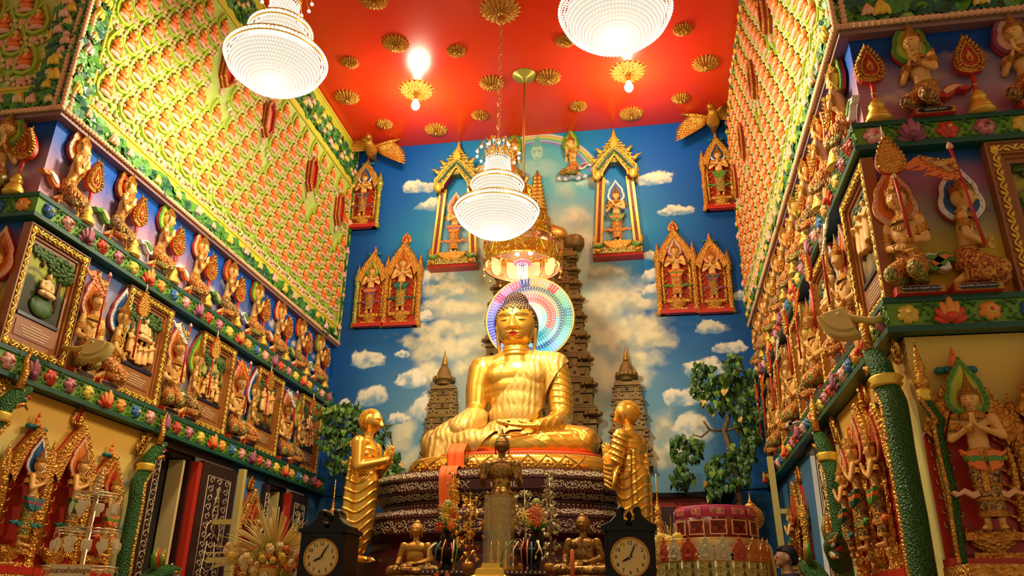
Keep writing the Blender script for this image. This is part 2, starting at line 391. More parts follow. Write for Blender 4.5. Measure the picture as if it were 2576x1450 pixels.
# ground tier with door openings  (left: two doors; right: one)
def ground_side(side, x, segs):
    for a, c in segs:
        s = 'left' if side < 0 else 'right'
        struct(painted('wall_'+s+'_lower', (x, a, 0), (0, 1, 0), (0, 0, 1), c-a, 2.68, .03, lambda U, V, a=a: paint_ground(U+a-4.43, V), mural))
ground_side(-1, WL, [(4.43, 6.42), (7.80, 8.55), (9.62, 10.)])
ground_side(1, WR, [(4.43, 6.55), (7.55, 10.)])
struct(painted('wall_left_return_lower', (WL, 4.43, 0), (-1, 0, 0), (0, 0, 1), 2.2, 2.68, .03, paint_gret, mural))
struct(painted('wall_right_return_lower', (WR, 4.43, 0), (1, 0, 0), (0, 0, 1), 2.2, 2.68, .02, paint_gret, mural))
# ------------------------------------------------------------------ upper panels (overhanging slab carrying the moulded plaques)
panel_m = mat('panel_green', (.42, .60, .10), .5, bump=('v', 30, .4, .01), mix=((.55, .68, .18), 10, .3))
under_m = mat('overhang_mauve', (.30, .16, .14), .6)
ZP = 4.69
for s, x, w in ((-1, XL, -4.7), (1, XR, 1.7)):
    b = MB(); lo, hi = min(x, w), max(x, w)
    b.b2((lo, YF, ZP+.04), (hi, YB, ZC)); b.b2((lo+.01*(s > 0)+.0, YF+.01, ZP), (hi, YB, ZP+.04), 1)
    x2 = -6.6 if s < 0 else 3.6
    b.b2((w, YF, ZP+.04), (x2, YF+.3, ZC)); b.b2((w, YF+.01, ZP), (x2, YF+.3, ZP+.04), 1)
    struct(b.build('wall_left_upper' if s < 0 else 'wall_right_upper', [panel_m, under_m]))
# ------------------------------------------------------------------ camera, world and lamps
cd = bpy.data.cameras.new('camera'); cam = bpy.data.objects.new('camera', cd); C.objects.link(cam)
cd.sensor_width = 36; cd.lens = 36*FPX/2576; cd.clip_start = .05
cam.matrix_world = Matrix(((AX[0], AY[0], -AZ[0], EYE[0]), (AX[1], AY[1], -AZ[1], EYE[1]), (AX[2], AY[2], -AZ[2], EYE[2]), (0, 0, 0, 1)))
bpy.context.scene.camera = cam
sc = bpy.context.scene
sc.view_settings.view_transform = 'Standard'; sc.view_settings.look = 'None'; sc.view_settings.gamma = 1; sc.view_settings.exposure = .0
sc.view_settings.use_curve_mapping = False
w = bpy.data.worlds.new('world'); sc.world = w; w.use_nodes = True
w.node_tree.nodes['Background'].inputs['Color'].default_value = (1, .80, .50, 1); w.node_tree.nodes['Background'].inputs['Strength'].default_value = .38
def lamp(name, loc, e, col=(1, .85, .60), r=.15):
    l = bpy.data.lights.new(name, 'POINT'); l.energy = e; l.color = col; l.shadow_soft_size = r
    o = bpy.data.objects.new(name, l); C.objects.link(o); o.location = loc; return o
cy = sc.cycles
cy.max_bounces = 5; cy.diffuse_bounces = 3; cy.glossy_bounces = 3; cy.transmission_bounces = 4; cy.transparent_max_bounces = 8
cy.caustics_reflective = False; cy.caustics_refractive = False; cy.sample_clamp_indirect = 4; cy.use_denoising = True
try: cy.denoiser = 'OPENIMAGEDENOISE'
except Exception: pass
for nm, loc, e in (('chandelier_lamp', (-2.95, 5.2, 5.55), 165), ('chandelier_lamp', (-.06, 5.2, 5.6), 175), ('chandelier_lamp', (-1.52, 7.27, 5.15), 190),
                   ('ceiling_bulb_lamp', (-2.93, 8.5, 7.5), 55), ('ceiling_bulb_lamp', (-.06, 8.5, 7.5), 55),
                   ('nave_fill_lamp', (-2.95, 1.2, 5.4), 290), ('nave_fill_lamp', (-.06, 1.2, 5.4), 290)):  # unseen fill lamps added behind the camera
    lamp(nm, loc, e)
# ------------------------------------------------------------------ placing on walls: local x runs along the wall, -y comes out of it
def wloc(side, a, z, off=0., x=None):
    """side L/R: a = Y along the alcove wall; B: a = X on the back wall; LF/RF: a = X on the return walls"""
    if side == 'L': return ((x if x is not None else XL)+off, a, z), PI/2
    if side == 'R': return ((x if x is not None else XR)-off, a, z), -PI/2
    if side == 'B': return (a, YB-off, z), 0
    return (a, (x if x is not None else YF)-off, z), 0
def teardrop(w, h, n=28, z0=0., x0=0., ogee=.0):
    """bodhi-leaf outline, round foot at z0 and point at z0+h"""
    R = []
    for i in range(n//2+1):
        t = i/(n//2); hw = w/2*max(0, math.sin(PI*t**.62))**.75*(1-.28*t**2); R.append((hw, z0+h*t))
    return [(x0+a, z) for a, z in R]+[(x0-a, z) for a, z in R[-2:0:-1]]
def flame(w, h, n=40, z0=0., x0=0.):
    """flame halo outline: waist notch at the lower third, ogee point above"""
    R = []; m = n//2
    T = [0, .05, .12, .20, .28, .36, .44, .48, .52, .60, .70, .80, .90, 1]; W = [.08, .27, .40, .475, .5, .485, .435, .40, .43, .385, .285, .18, .08, 0]
    for i in range(m+1): t = i/m; R.append((float(np.interp(t, T, W))*w, z0+h*t))
    return [(x0+a, z) for a, z in R]+[(x0-a, z) for a, z in R[-2:0:-1]]
def petals(b, c, n, r, size, m, tilt=.6, a0=0., sq=.35, seg=7):
    for i in range(n):
        a = a0+2*PI*i/n; dx, dz = math.cos(a), math.sin(a)
        b.T = M4((c[0]+dx*r, c[1]-.0, c[2]+dz*r), (0, -a, 0)) @ M4((0, 0, 0), (0, 0, tilt))
        b.ell((0, 0, 0), (size, size*sq, size*.72), m, seg, 5)
    b.T = None
# ------------------------------------------------------------------ seated-figure plaques of the upper walls
b = MB()
out = teardrop(.215, .34); inn = teardrop(.165, .275, z0=.03)
b.prism(out, .0, -.012, 1); b.ring(out, inn, -.012, -.03, 0)
b.ell((0, -.02, .075), (.068, .035, .022), 3, 10, 6)                       # lotus seat
for i in range(7): b.ell((-.06+.02*i, -.035, .062), (.013, .018, .018), 3, 6, 4)
b.ell((0, -.035, .108), (.064, .032, .026), 2, 10, 6); b.ell((0, -.032, .16), (.036, .028, .05), 2, 8, 6)
b.tube([(-.035, -.035, .185), (-.052, -.045, .15), (-.01, -.06, .125)], .013, 2, 6); b.tube([(.035, -.035, .185), (.052, -.045, .15), (.01, -.06, .125)], .013, 2, 6)
b.ell((.012, -.05, .172), (.02, .012, .035), 4, 6, 5)
b.ell((0, -.038, .222), (.021, .022, .027), 4, 8, 6); b.ell((0, -.036, .24), (.02, .02, .016), 5, 8, 5); b.ell((0, -.036, .255), (.008, .008, .01), 5, 6, 4)
for x in (-.1, .1):                                                        # ribbons and lotus buds between the plaques
    b.tube([(x*.9, -.008, .05), (x*1.25, -.016, .01), (x*1.0, -.02, -.03), (x*.3, -.016, -.035)], [.012, .014, .012, .008], 0, 6)
petals(b, (0, -.022, -.05), 6, .022, .026, 3, .5); b.ell((0, -.036, -.05), (.014, .01, .014), 6, 7, 5)
for x, z, r in ((-.07, -.03, .021), (.07, -.035, .022), (-.1, -.065, .018), (.098, -.075, .018), (-.045, -.085, .018), (.05, -.09, .017), (0, -.105, .016), (-.125, -.02, .016), (.128, -.025, .016)):
    b.ell((x, -.02, z), (r, r*.9, r*1.15), 7 if (x*100) % 2 < 1 else 3, 7, 5)
plaque_me = b.mesh('seated_figure_plaque', [lime, yellowgreen, orange, pink, skin, hair_m, yellow, cream])
n_r = 0
def plaques(side, a0, a1, z0, z1, skip, lim=None, label=None, group=None):
    out = []
    k = 0; z = z0
    while z < z1-.3:
        a = a0+(.1525 if k % 2 else 0)
        while a < a1:
            if not any(abs(a-sa) < .2 and sz-.35 < z < sz+.32 for sa, sz in skip): out.append((a, z))
            a += .305
        z += .198; k += 1
    return out
dia_L = [(6.25, 6.35), (7.2, 6.35), (8.47, 6.35), (9.45, 6.35)]; dia_R = [(6.25, 6.32), (7.27, 6.32), (8.45, 6.32), (9.42, 6.32)]
PL = plaques('L', 4.70, 9.85, 5.06, 7.3, dia_L); PR = plaques('R', 4.70, 9.85, 5.06, 7.75, dia_R)
for side, P, nm in (('L', PL, 'left'), ('R', sorted(PR)[:100], 'right')):
    for a, z in P:
        l, r = wloc(side, a, z); o = put(plaque_me, 'seated_figure_plaque', None, l, r)
        tag(o, 'small orange robed seated figure in a green leaf frame, %s upper wall' % nm, 'plaque', 'moulded plaques of the %s upper wall' % nm)
for a, z in [(-4.72-.305*i-(.15 if j % 2 else 0), 5.08+.198*j) for i in range(4) for j in range(4)]:
    l, r = wloc('LF', a, z); o = put(plaque_me, 'seated_figure_plaque', None, l, r)
    tag(o, 'orange robed seated figure in a leaf frame, wall piece at the top left corner', 'plaque', 'plaques of the left facing wall')
b = MB(); v0 = np.array([v.co for v in plaque_me.vertices]); f0 = [tuple(p.vertices) for p in plaque_me.polygons]; m0 = [p.material_index for p in plaque_me.polygons]
for a, z in sorted(PR)[100:]:
    l, r = wloc('R', a, z); b.T = M4(l, (0, 0, r)); b.add(v0, f0, m0, True)
b.T = None
tag(b.build('seated_figure_plaques', list(plaque_me.materials)), 'far rows of small seated figure plaques on the right upper wall near the mural', 'plaques', None, 'stuff')
# ------------------------------------------------------------------ rope mouldings, flat bands
def rope(name, runs, r, m, lab=None):
    b = MB()
    for p, q, out in runs:
        p = np.array(p, float); q = np.array(q, float); L = np.linalg.norm(q-p); n = int(L/(r*1.55)); d = (q-p)/L
        b.tube([p, q], r*.7, 0, 6)
        for i in range(n+1): b.ell(p+(q-p)*i/n, (r*(1 if abs(d[0]) < .5 else .85), r*(1 if abs(d[1]) < .5 else .85), r*(1 if abs(d[2]) < .5 else .85)), 0, 6, 4)
    return struct(b.build(name, [m]))
TL, TR = 7.22, 7.60                                        # top of the plaque fields
ropes = []; k = 1
for s, x, xo, T in (('L', XL, -6.5, TL), ('R', XR, 3.5, TR)):
    g = 1 if s == 'L' else -1; e = x+.015*g
    rope('trim_%d' % k, [((e, YF, ZP+.05), (e, YB, ZP+.05), 0), ((x, YF-.015, ZP+.05), (xo, YF-.015, ZP+.05), 0), ((e, YF-.01, ZP+.05), (e, YF-.01, ZC), 0), ((e, YF+.06, ZP+.05), (e, YF+.06, ZC), 0), ((e-.06*g, YF-.02, ZP+.05), (e-.06*g, YF-.02, ZC), 0)], .024, peach)
    rope('trim_%d' % (k+1), [((e, 4.57, 4.955), (e, 9.87, 4.955), 0), ((e, 4.57, 4.955), (e, 4.57, T), 0), ((e, 4.57, T), (e, 9.87, T), 0), ((e, 9.87, 4.955), (e, 9.87, T), 0), ((e, 9.98, ZP+.05), (e, 9.98, ZC), 0), ((e, YF, ZC-.03), (e, YB, ZC-.03), 0),
                            ((x-.27*g, YF-.015, 4.955), (xo, YF-.015, 4.955), 0), ((x-.27*g, YF-.015, 4.955), (x-.27*g, YF-.015, 6.6), 0)], .018, yellow)
    b = MB(); b.b2((x, 4.57, 4.875), (x+.012*g, 9.87, 4.945)); b.b2((x, 4.5, T+.03), (x+.012*g, 9.95, T+.1)); b.b2((x, 4.5, ZC-.2), (x+.012*g, 9.98, ZC-.05))
    b.b2((x-.27*g, YF-.012, 4.875), (xo, YF, 4.945)); struct(b.build('trim_%d' % (k+2), [yellowgreen])); k += 3
# ------------------------------------------------------------------ lotus borders: leaf bed plus individual buds
def bud_mesh(nm, m1, m2):
    b = MB(); prof = [(.001, 0), (.026, .006), (.036, .028), (.034, .05), (.022, .075), (.006, .095), (.001, .1)]
    b.lathe(prof, 0, 10, (0, -.02, 0), sc=(1, .75))
    for i in range(5):
        a = -.2+i*(PI+.4)/4; x = math.cos(a)*.03
        b.T = M4((x, -.028-.012*math.sin(a), .022), (.35, -x*14, 0)); b.ell((0, 0, 0), (.016, .008, .03), 1 if i % 2 else 0, 7, 5); b.T = None
    b.tube([(0, -.01, .005), (.006, -.008, -.025), (-.004, -.006, -.05)], .006, 2, 5)
    return b.mesh(nm, [m1, m2, leaf])
pink2 = mat('pink_light', (.92, .62, .48), .45)
buds = [bud_mesh('lotus_bud', pink, pink2), bud_mesh('lotus_bud', yellow, yellow), bud_mesh('lotus_bud', yellow, cream), bud_mesh('lotus_bud', peach, pink)]
budname = ['pink', 'yellow', 'pale yellow', 'peach']
lily = leaf
rs = np.random.RandomState(5)
def border(side, rects, n, where, nb=None):
    tot = sum((q[1]-q[0])*(q[3]-q[2]) for q in rects)
    for ri, (a0, a1, z0, z1) in enumerate(rects):
        b = MB()
        m = int(n*(a1-a0)*(z1-z0)/tot); l0, r0 = wloc(side, 0, 0, 0)
        nbud = int((a1-a0)*(z1-z0)/tot*(nb or 60))
        for i in range(m):
            a = a0+(a1-a0)*rs.rand(); z = z0+(z1-z0)*rs.rand(); l, r = wloc(side, a, z, .006+.012*rs.rand())
            R = .03+.05*rs.rand()
            b.T = M4(l, (0, 0, r)) @ M4((0, 0, 0), (rs.uniform(-.5, .7), rs.uniform(-.5, .5), rs.uniform(-.4, .4)))
            pts = [(0, -.012, 0)]+[(R*math.cos(t)*(1+.08*(-1)**j), .004*(-1)**j, .8*R*math.sin(t)) for j, t in enumerate(np.linspace(0, 2*PI, 10, endpoint=False))]
            b.add(pts, [(0, 1+(j+1) % 10, 1+j) for j in range(10)], int(rs.rand()*2.99), False); b.T = None
        for i in range(nbud):
            a = a0+(a1-a0)*(i+.3+.4*rs.rand())/nbud if (a1-a0) > (z1-z0) else a0+(a1-a0)*(.2+.6*rs.rand()); z = z0+(z1-z0)*(.05+.6*rs.rand()) if (a1-a0) > (z1-z0) else z0+(z1-z0)*(i+.5*rs.rand())/nbud
            l, r = wloc(side, a, z, .01); k = int(rs.rand()*3.99); s = rs.uniform(.75, 1.25)
            o = put(buds[k], 'lotus_bud', None, l, r); o.scale = (s, s, s)
            tag(o, '%s lotus bud among the leaves of %s' % (budname[k], where), 'lotus bud', '%s lotus buds of %s' % (budname[k], where))
        tag(b.build('lotus_leaves', [leaf, green, green_dark]), 'moulded green lotus leaves along %s, %s' % (where, ['bottom strip', 'strip at the corner', 'strip beside the mural', 'strip under the ceiling'][ri]), 'lotus leaves', None, 'stuff')
border('L', [(4.38, 9.97, ZP+.08, 4.87), (4.38, 4.56, 4.9, 7.9), (9.885, 9.97, 4.9, 7.9), (4.5, 9.95, TL+.11, ZC-.21)], 2600, 'the left upper wall border', 110)
border('R', [(4.38, 9.97, ZP+.08, 4.87), (4.38, 4.56, 4.9, 7.9), (9.885, 9.97, 4.9, 7.9), (4.5, 9.95, TR+.11, ZC-.06)], 2200, 'the right upper wall border', 90)
border('LF', [(-5.6, -4.34, ZP+.08, 4.87), (-4.55, -4.34, 4.9, 6.)], 500, 'the facing wall at the upper left', 26)
border('RF', [(1.35, 2.9, ZP+.08, 5.05)], 330, 'the facing wall at the upper right', 16)
# ------------------------------------------------------------------ red lozenge niches
b = MB()
hx = [(0, -.02), (.085, .09), (.085, .39), (0, .5), (-.085, .39), (-.085, .09)]; hi = [(a*.72, .24+(z-.24)*.8) for a, z in hx]
b.ring(hx, hi, 0, -.085, 0); b.prism(hi, 0, -.06, 1)
h2 = [(a*1.03, .24+(z-.24)*1.03) for a, z in hx]; h3 = [(a*.9, .24+(z-.24)*.93) for a, z in hx]
b.ring(h2, h3, -.075, -.095, 2); b.ring(h2, h3, -.03, -.045, 2)
b.ell((0, -.03, .56), (.03, .02, .05), 3, 8, 6); b.ell((0, -.03, -.07), (.03, .02, .05), 3, 8, 6)
niche_me = b.mesh('lozenge_niche', [red_dark, red, gold_carved, pink])
for side, D, nm in (('L', dia_L, 'left'), ('R', dia_R, 'right')):
    for i, (a, z) in enumerate(D):
        l, r = wloc(side, a, z); o = put(niche_me, 'lozenge_niche', None, l, r)
        tag(o, 'red lozenge wall niche with gold edges, %s upper wall, %s from the mural' % (nm, ['fourth', 'third', 'second', 'nearest'][i] if i < 3 else 'first'), 'wall niche', 'red lozenge niches')
# ------------------------------------------------------------------ green friezes with scroll leaves and flowers
def scroll(b, x, z, s, m=0, up=1):
    """one curled acanthus scroll around x"""
    pts = []
    for i in range(14):
        t = i/13; a = t*4.4; r = .062*(1-.72*t)*s
        pts.append((x+.02*s+math.cos(a)*r, -.006-.008*math.sin(PI*t), z+up*math.sin(a)*r*.85))
    b.tube(pts, [.011*s*(1-.4*i/13) for i in range(14)], m, 6)
    for a in (.4, 1.6, 2.8, 4.0):
        r = .075*s; b.T = M4((x+.02*s+math.cos(a)*r, -.01, z+up*math.sin(a)*r*.8), (0, -a*up-.6*up, 0)); b.ell((0, 0, 0), (.026*s, .008*s, .011*s), m, 7, 5); b.T = None
def flower_mesh(kind, m1, m2, m3=None):
    b = MB()
    if kind == 'rose':
        petals(b, (0, -.012, 0), 6, .036, .034, 0, .5); petals(b, (0, -.028, 0), 5, .022, .026, 1, .5, .5); petals(b, (0, -.042, 0), 3, .008, .018, 0, .3); b.ell((0, -.05, 0), (.011, .012, .011), 2, 7, 5)
    elif kind == 'cup':
        petals(b, (0, -.014, 0), 6, .036, .032, 0, .75, .3); b.lathe([(.034, 0), (.028, .012), (.016, .004), (.006, .008)], 1, 12, (0, 0, 0)) if 0 else b.ell((0, -.03, 0), (.024, .014, .024), 1, 10, 6); b.ell((0, -.042, 0), (.012, .01, .012), 2, 8, 5)
    else:                                                  # lotus seen from the side
        for i, (a, l, k) in enumerate(((-1.25, .052, 0), (1.25, .052, 0), (-.75, .062, 0), (.75, .062, 0), (-.35, .07, 1), (.35, .07, 1), (0, .08, 1))):
            b.T = M4((0, -.008-.005*i, -.05), (0, a, 0)); b.ell((0, 0, l*.75), (.021, .013, l*.75), k, 8, 6); b.T = None
        b.ell((0, -.045, -.03), (.03, .014, .022), 0, 8, 5)
    return b.mesh('relief_flower', [m1, m2, m3 or yellow])
rose_red = mat('rose_red', (.72, .10, .06), .4); rose_pink = mat('rose_pink', (.82, .30, .27), .4); oran2 = mat('flower_orange', (.92, .36, .05), .4)
ply = mat('flower_yellow', (.9, .66, .10), .4); blu2 = mat('flower_blue', (.04, .15, .40), .4); blu3 = mat('flower_blue_light', (.25, .42, .6), .4); pur2 = mat('flower_mauve', (.45, .14, .2), .4); redlo = mat('flower_scarlet', (.78, .07, .03), .4)
FL = [('lotus', 'scarlet lotus', redlo, oran2, oran2), ('cup', 'orange cup flower', oran2, ply, redlo), ('cup', 'blue cup flower', blu2, blu3, ply), ('rose', 'pink rose', rose_pink, pink2, rose_red), ('lotus', 'purple lotus', purple, pur2, purple),
      ('rose', 'red rose', redlo, rose_red, ply), ('rose', 'mauve rose', pur2, rose_pink, purple), ('cup', 'yellow cup flower', ply, yellow, yellow)]
FLM = [flower_mesh(k, a, c, d) for k, _, a, c, d in FL]
frieze_leaf = mat('frieze_leaf', (.035, .17, .02), .4); frieze_face = mat('frieze_face', (.16, .36, .02), .45); rail_m = mat('frieze_rail', (.008, .095, .055), .4)
seq = {}
for tier, z0, z1, zn in (('upper', 3.82, 4.012, 1), ('lower', 2.665, 2.867, 3)):
    for side, nm in (('L', 'left'), ('R', 'right')):
        g = 1 if side == 'L' else -1; x = -4.275 if side == 'L' else 1.29; wl = WL if side == 'L' else WR; yf = 4.345
        xo = -6.4 if side == 'L' else 3.4
        b = MB()
        b.b2((wl-.05*g, YF+.12, z0+.02), (x-.012*g, YB, z1-.015), 1); b.b2((x-.013*g, yf+.014, z0+.0202), (xo, YF+.12, z1-.0152), 1)
        for za, zb, e in ((z1-.032, z1, 0), (z0, z0+.034, .004)):
            b.b2((wl-.05*g, YF+.12, za), (x+e*g, YB, zb), 0); b.b2((x+e*g, yf-e, za), (xo, YF+.12, zb), 0)
        st = struct(b.build('trim_%d' % (10+zn+(side == 'R')), [rail_m, frieze_face]))
        # scroll leaves (built straight in world space, one bed per frieze)
        b = MB(); zc = (z0+z1)/2; sp = .205; n1 = int((YB-yf-.1)/sp); pos = []
        for i in range(n1): pos.append((side, yf+.13+sp*i))
        for i in range(6): pos.append((side+'F', x-g*(.12+sp*i)))
        for j, (sd, a) in enumerate(pos):
            l, r = wloc(sd, a+.1*(g if sd == side else -g), zc, 0, x=(x-.012*g if sd == side else yf+.014)); T = M4(l, (0, 0, r))
            for up in (1, -1):
                bb = MB(); scroll(bb, -.02*up, .03*up, .62, 0, up); b.T = T
                for v, in [(q,) for q in bb.V]: pass
                V = np.concatenate(bb.V); b.add(V, bb.F, 0, True); b.T = None
        o = b.build('scroll_leaves', [frieze_leaf], st)
        for j, (sd, a) in enumerate(pos):
            k = (j+(3 if tier == 'lower' else 2)+(0 if side == 'L' else 3)) % 8 if sd == side else ((j-n1)*1+{'L': 1, 'R': 3}[side]+(4 if tier == 'lower' else 0)) % 8
            l, r = wloc(sd, a, zc, .0, x=(x-.012*g if sd == side else yf+.014)); o = put(FLM[k], 'relief_flower', None, l, r); s = 1.05 if FL[k][0] != 'lotus' else 1.15; o.scale = (s, s, s)
            if sd == side: lb = '%s on %s green frieze, %s wall, %s from the corner' % (FL[k][1], tier, nm, ORD[j+1])
            else: lb = '%s on %s green frieze, %s return wall, %s from the corner' % (FL[k][1], tier, nm, ORD[j-n1+1])
            tag(o, lb, 'relief flower', 'flowers of the %s %s frieze' % (nm, tier))
# ------------------------------------------------------------------ continuous bodies: limbs and masses fused by a voxel remesh
def capsule(b, p, q, r0, r1, seg=12, flat=1.):
    p = np.array(p, float); q = np.array(q, float); d = q-p; L = np.linalg.norm(d)
    if L < 1e-6: b.ell(p, r0, 0, seg, 8); return
    d /= L; pts = []; rad = []
    for t in (-1, -.8, -.5, 0): pts.append(p+d*r0*t); rad.append(r0*math.sqrt(max(0, 1-t*t))+1e-4)
    for t in (.33, .66): pts.append(p+d*L*t); rad.append(r0+(r1-r0)*t)
    for t in (0, .5, .8, 1): pts.append(q+d*r1*t); rad.append(r1*math.sqrt(max(0, 1-t*t))+1e-4)
    b.tube(pts, rad, 0, seg, flat=flat)
def limb(b, P, R, seg=12):
    for i in range(len(P)-1): capsule(b, P[i], P[i+1], R[i], R[i+1], seg)
def fuse(b, voxel, smooth=4, fac=.5, disp=None, name='body', mats=None, face_mat=None):
    me = b.mesh('tmp', []); o = bpy.data.objects.new('tmp', me); C.objects.link(o)
    m = o.modifiers.new('r', 'REMESH'); m.mode = 'VOXEL'; m.voxel_size = voxel; m.use_smooth_shade = True
    if smooth: s = o.modifiers.new('s', 'SMOOTH'); s.iterations = smooth; s.factor = fac
    dg = bpy.context.evaluated_depsgraph_get(); dg.update()
    r = bpy.data.meshes.new_from_object(o.evaluated_get(dg)); r.name = name
    bpy.data.objects.remove(o); bpy.data.meshes.remove(me)
    r.materials.clear()
    for x in (mats or [gold]): r.materials.append(x)
    n = len(r.vertices); co = np.empty(n*3); r.vertices.foreach_get('co', co); co = co.reshape(-1, 3)
    if disp is not None:
        nr = np.empty(n*3); r.vertices.foreach_get('normal', nr); nr = nr.reshape(-1, 3)
        co = co+nr*disp(co, nr)[:, None]; r.vertices.foreach_set('co', co.ravel())
    mi = np.zeros(len(r.polygons), np.int32)
    if face_mat is not None:
        fc = np.empty(len(r.polygons)*3); r.polygons.foreach_get('center', fc); mi = face_mat(fc.reshape(-1, 3)).astype(np.int32)
    r.polygons.foreach_set('material_index', mi)
    r.polygons.foreach_set('use_smooth', np.ones(len(r.polygons), bool)); r.update(); return r
def hand(b, w, d, n, s, curl=.15, spread=.1, thumb=1, thick=1.):
    """w wrist, d finger direction, n palm normal (out of the palm), s hand length; thumb=+1/-1 picks its side"""
    w = np.array(w, float); d = np.array(d, float); d /= np.linalg.norm(d); n = np.array(n, float); n -= d*np.dot(n, d); n /= np.linalg.norm(n); x = np.cross(d, n)
    r = .052*s*thick
    for i in range(4):
        o = (i-1.5)*.115*s; k = w+d*.46*s+x*o
        capsule(b, w+d*.05*s+x*o*.7, k, r*1.25, r*1.2, 8)
        L = (.46, .52, .48, .38)[i]*s if thumb > 0 else (.38, .48, .52, .46)[i]*s
        a = spread*(i-1.5)*.5; dd = d*math.cos(a)+x*math.sin(a); e = dd*math.cos(curl)+n*math.sin(curl); e2 = dd*math.cos(curl*2.4)+n*math.sin(curl*2.4)
        capsule(b, k, k+e*L*.55, r, r*.9, 8); capsule(b, k+e*L*.55, k+e*L*.55+e2*L*.45, r*.9, r*.68, 8)
    t = -1 if thumb > 0 else 1
    k = w+d*.12*s+x*t*.16*s; m = k+(d*.7+x*t*.6+n*.25)/1.0*.24*s
    capsule(b, k, m, r*1.4, r*1.15, 8); capsule(b, m, m+(d*.9+x*t*.2+n*.2)*.2*s, r*1.1, r*.75, 8)
def head_mesh(name, mats, n=40, w=.78, open_eyes=True, nose=1., lipm=1, linem=2, paint=True, jawk=.30, lobe=0, sq=0, lips=1.):
    """face towards -y, chin at z=-.5, crown at z=+.5; materials: skin, lips, dark line"""
    N = n; V = []; F = []; M = []
    U = np.linspace(0, 2*PI, 2*N, endpoint=False); T = np.linspace(.02, PI-.02, int(1.25*N))
    # denser columns towards the face
    U = U-.55*np.sin(U)                                   # clusters around 0 and 2pi (the face)
    uu, tt = np.meshgrid(U, T)
    x = np.sin(tt)*np.sin(uu); y = -np.sin(tt)*np.cos(uu); z = np.cos(tt)
    z = z*.5; jaw = 1-jawk*sstep(.05, -.5, z)-.10*sstep(.15, .5, z)
    if sq:
        zr = np.cos(tt); prof = (1-np.abs(zr)**2.7)**(1/2.7)/np.maximum(np.sin(tt), 1e-3); x = x*np.minimum(prof, 1.35); y = y*np.minimum(prof, 1.2)
    X = x*.5*w*jaw*np.where(z < 0, 1.06, 1.06); Y = y*.46*(1-.12*sstep(0, -.5, z)); Z = z
    fr = sstep(.1, -.3, Y)                                 # front mask
    Y = np.where(Y < 0, Y*(1+.10*sstep(-.1, -.45, z)*fr), Y)
    G = lambda cx, cz, a, b: np.exp(-((X-cx)/a)**2-((Z-cz)/b)**2)
    d = np.zeros_like(X)
    nw = .035+.06*sstep(.12, -.14, Z)
    nz = sstep(.16, .10, Z)*sstep(-.175, -.14, Z)
    d += nose*(.03+.10*sstep(.12, -.13, Z))*nz*np.exp(-(X/nw)**2)
    for s in (-1, 1):
        d += .022*nose*G(s*.062, -.13, .03, .03)           # nostrils
        d += .03*np.exp(-((X-s*.16)/.12)**2-((Z-(.145-.9*(np.abs(X)-.15)**2))/.03)**2)   # brow
        d -= .035*G(s*.165, .055, .10, .05)                # socket
        d += (.046 if sq else .032)*G(s*.165, .04, .085 if sq else .075, .042 if sq else .035)              # lid
        d += .018*G(s*.2, -.11, .12, .10)                  # cheek
    lo_ = .7 if sq else 1.
    d += lo_*.040*np.exp(-(X/.115)**2-((Z+.235+.12*X*X-.012*np.cos(X*40)*np.exp(-(X/.05)**2))/.026)**2)+.044*np.exp(-(X/.085)**2-((Z+.292)/.026)**2)
    d -= .018*np.exp(-(X/.12)**2-((Z+.262)/.010)**2); d -= .014*G(0, -.345, .09, .02); d += .035*G(0, -.42, .10, .06)
    Y = Y-d*fr
    V = np.stack([X, Y, Z], -1).reshape(-1, 3); nr, nc = X.shape
    for i in range(nr-1):
        for j in range(nc):
            k = (j+1) % nc; F.append((i*nc+j, i*nc+k, (i+1)*nc+k, (i+1)*nc+j))
            cx = (X[i, j]+X[i, k]+X[i+1, j]+X[i+1, k])/4; cz = (Z[i, j]+Z[i+1, j])/2; f = fr[i, j] > .55; m = 0
            if f and paint:
                if (abs(cx) < .13*lips) and (-.262 <= cz < -.262+(.010+.058*(1-abs(cx)/(.13*lips))**.8)*lips-.014*math.exp(-(cx/.02)**2)): m = lipm
                if abs(cx) < .115*lips and -.262-.058*lips*(1-(cx/(.115*lips))**2)-.004 < cz < -.262: m = lipm
                e = abs(cx)-.165
                lid = .030-(.9*e*e if open_eyes else -1.6*e*e+.012)
                if abs(e) < .080 and abs(cz-lid) < .0055: m = linem
                if open_eyes and abs(e) < .03 and lid-.03 < cz < lid: m = linem
                b0 = .155-.9*(abs(cx)-.15)**2-.1*max(0, .08-abs(cx))
                if .05 < abs(cx) < .28 and abs(cz-b0) < .0055: m = linem
            M.append(m)
    b = MB(); b.add(V, F, M, True)
    F2 = [tuple(range(nc))][0]; b.add(V[:nc], [tuple(range(nc))], 0, True); b.add(V[-nc:], [tuple(range(nc-1, -1, -1))], 0, True)
    for s in (-1, 1):                                      # ears with long lobes
        b.ell((s*.5*w*.98, .03, .04), (.035, .075, .13), 0, 10, 8, (0, s*.12, 0)); b.ell((s*.5*w*.96, .01, -.16), (.026, .04, .12), 0, 8, 8)
        if lobe: b.tube([(s*.47*w, .03, .13), (s*.515*w, .01, .02), (s*.50*w, .02, -.15), (s*.47*w, .03, lobe+.1), (s*.46*w, .04, lobe)], [.05, .055, .045, .04, .03], 0, 8)
    return b.mesh(name, mats)
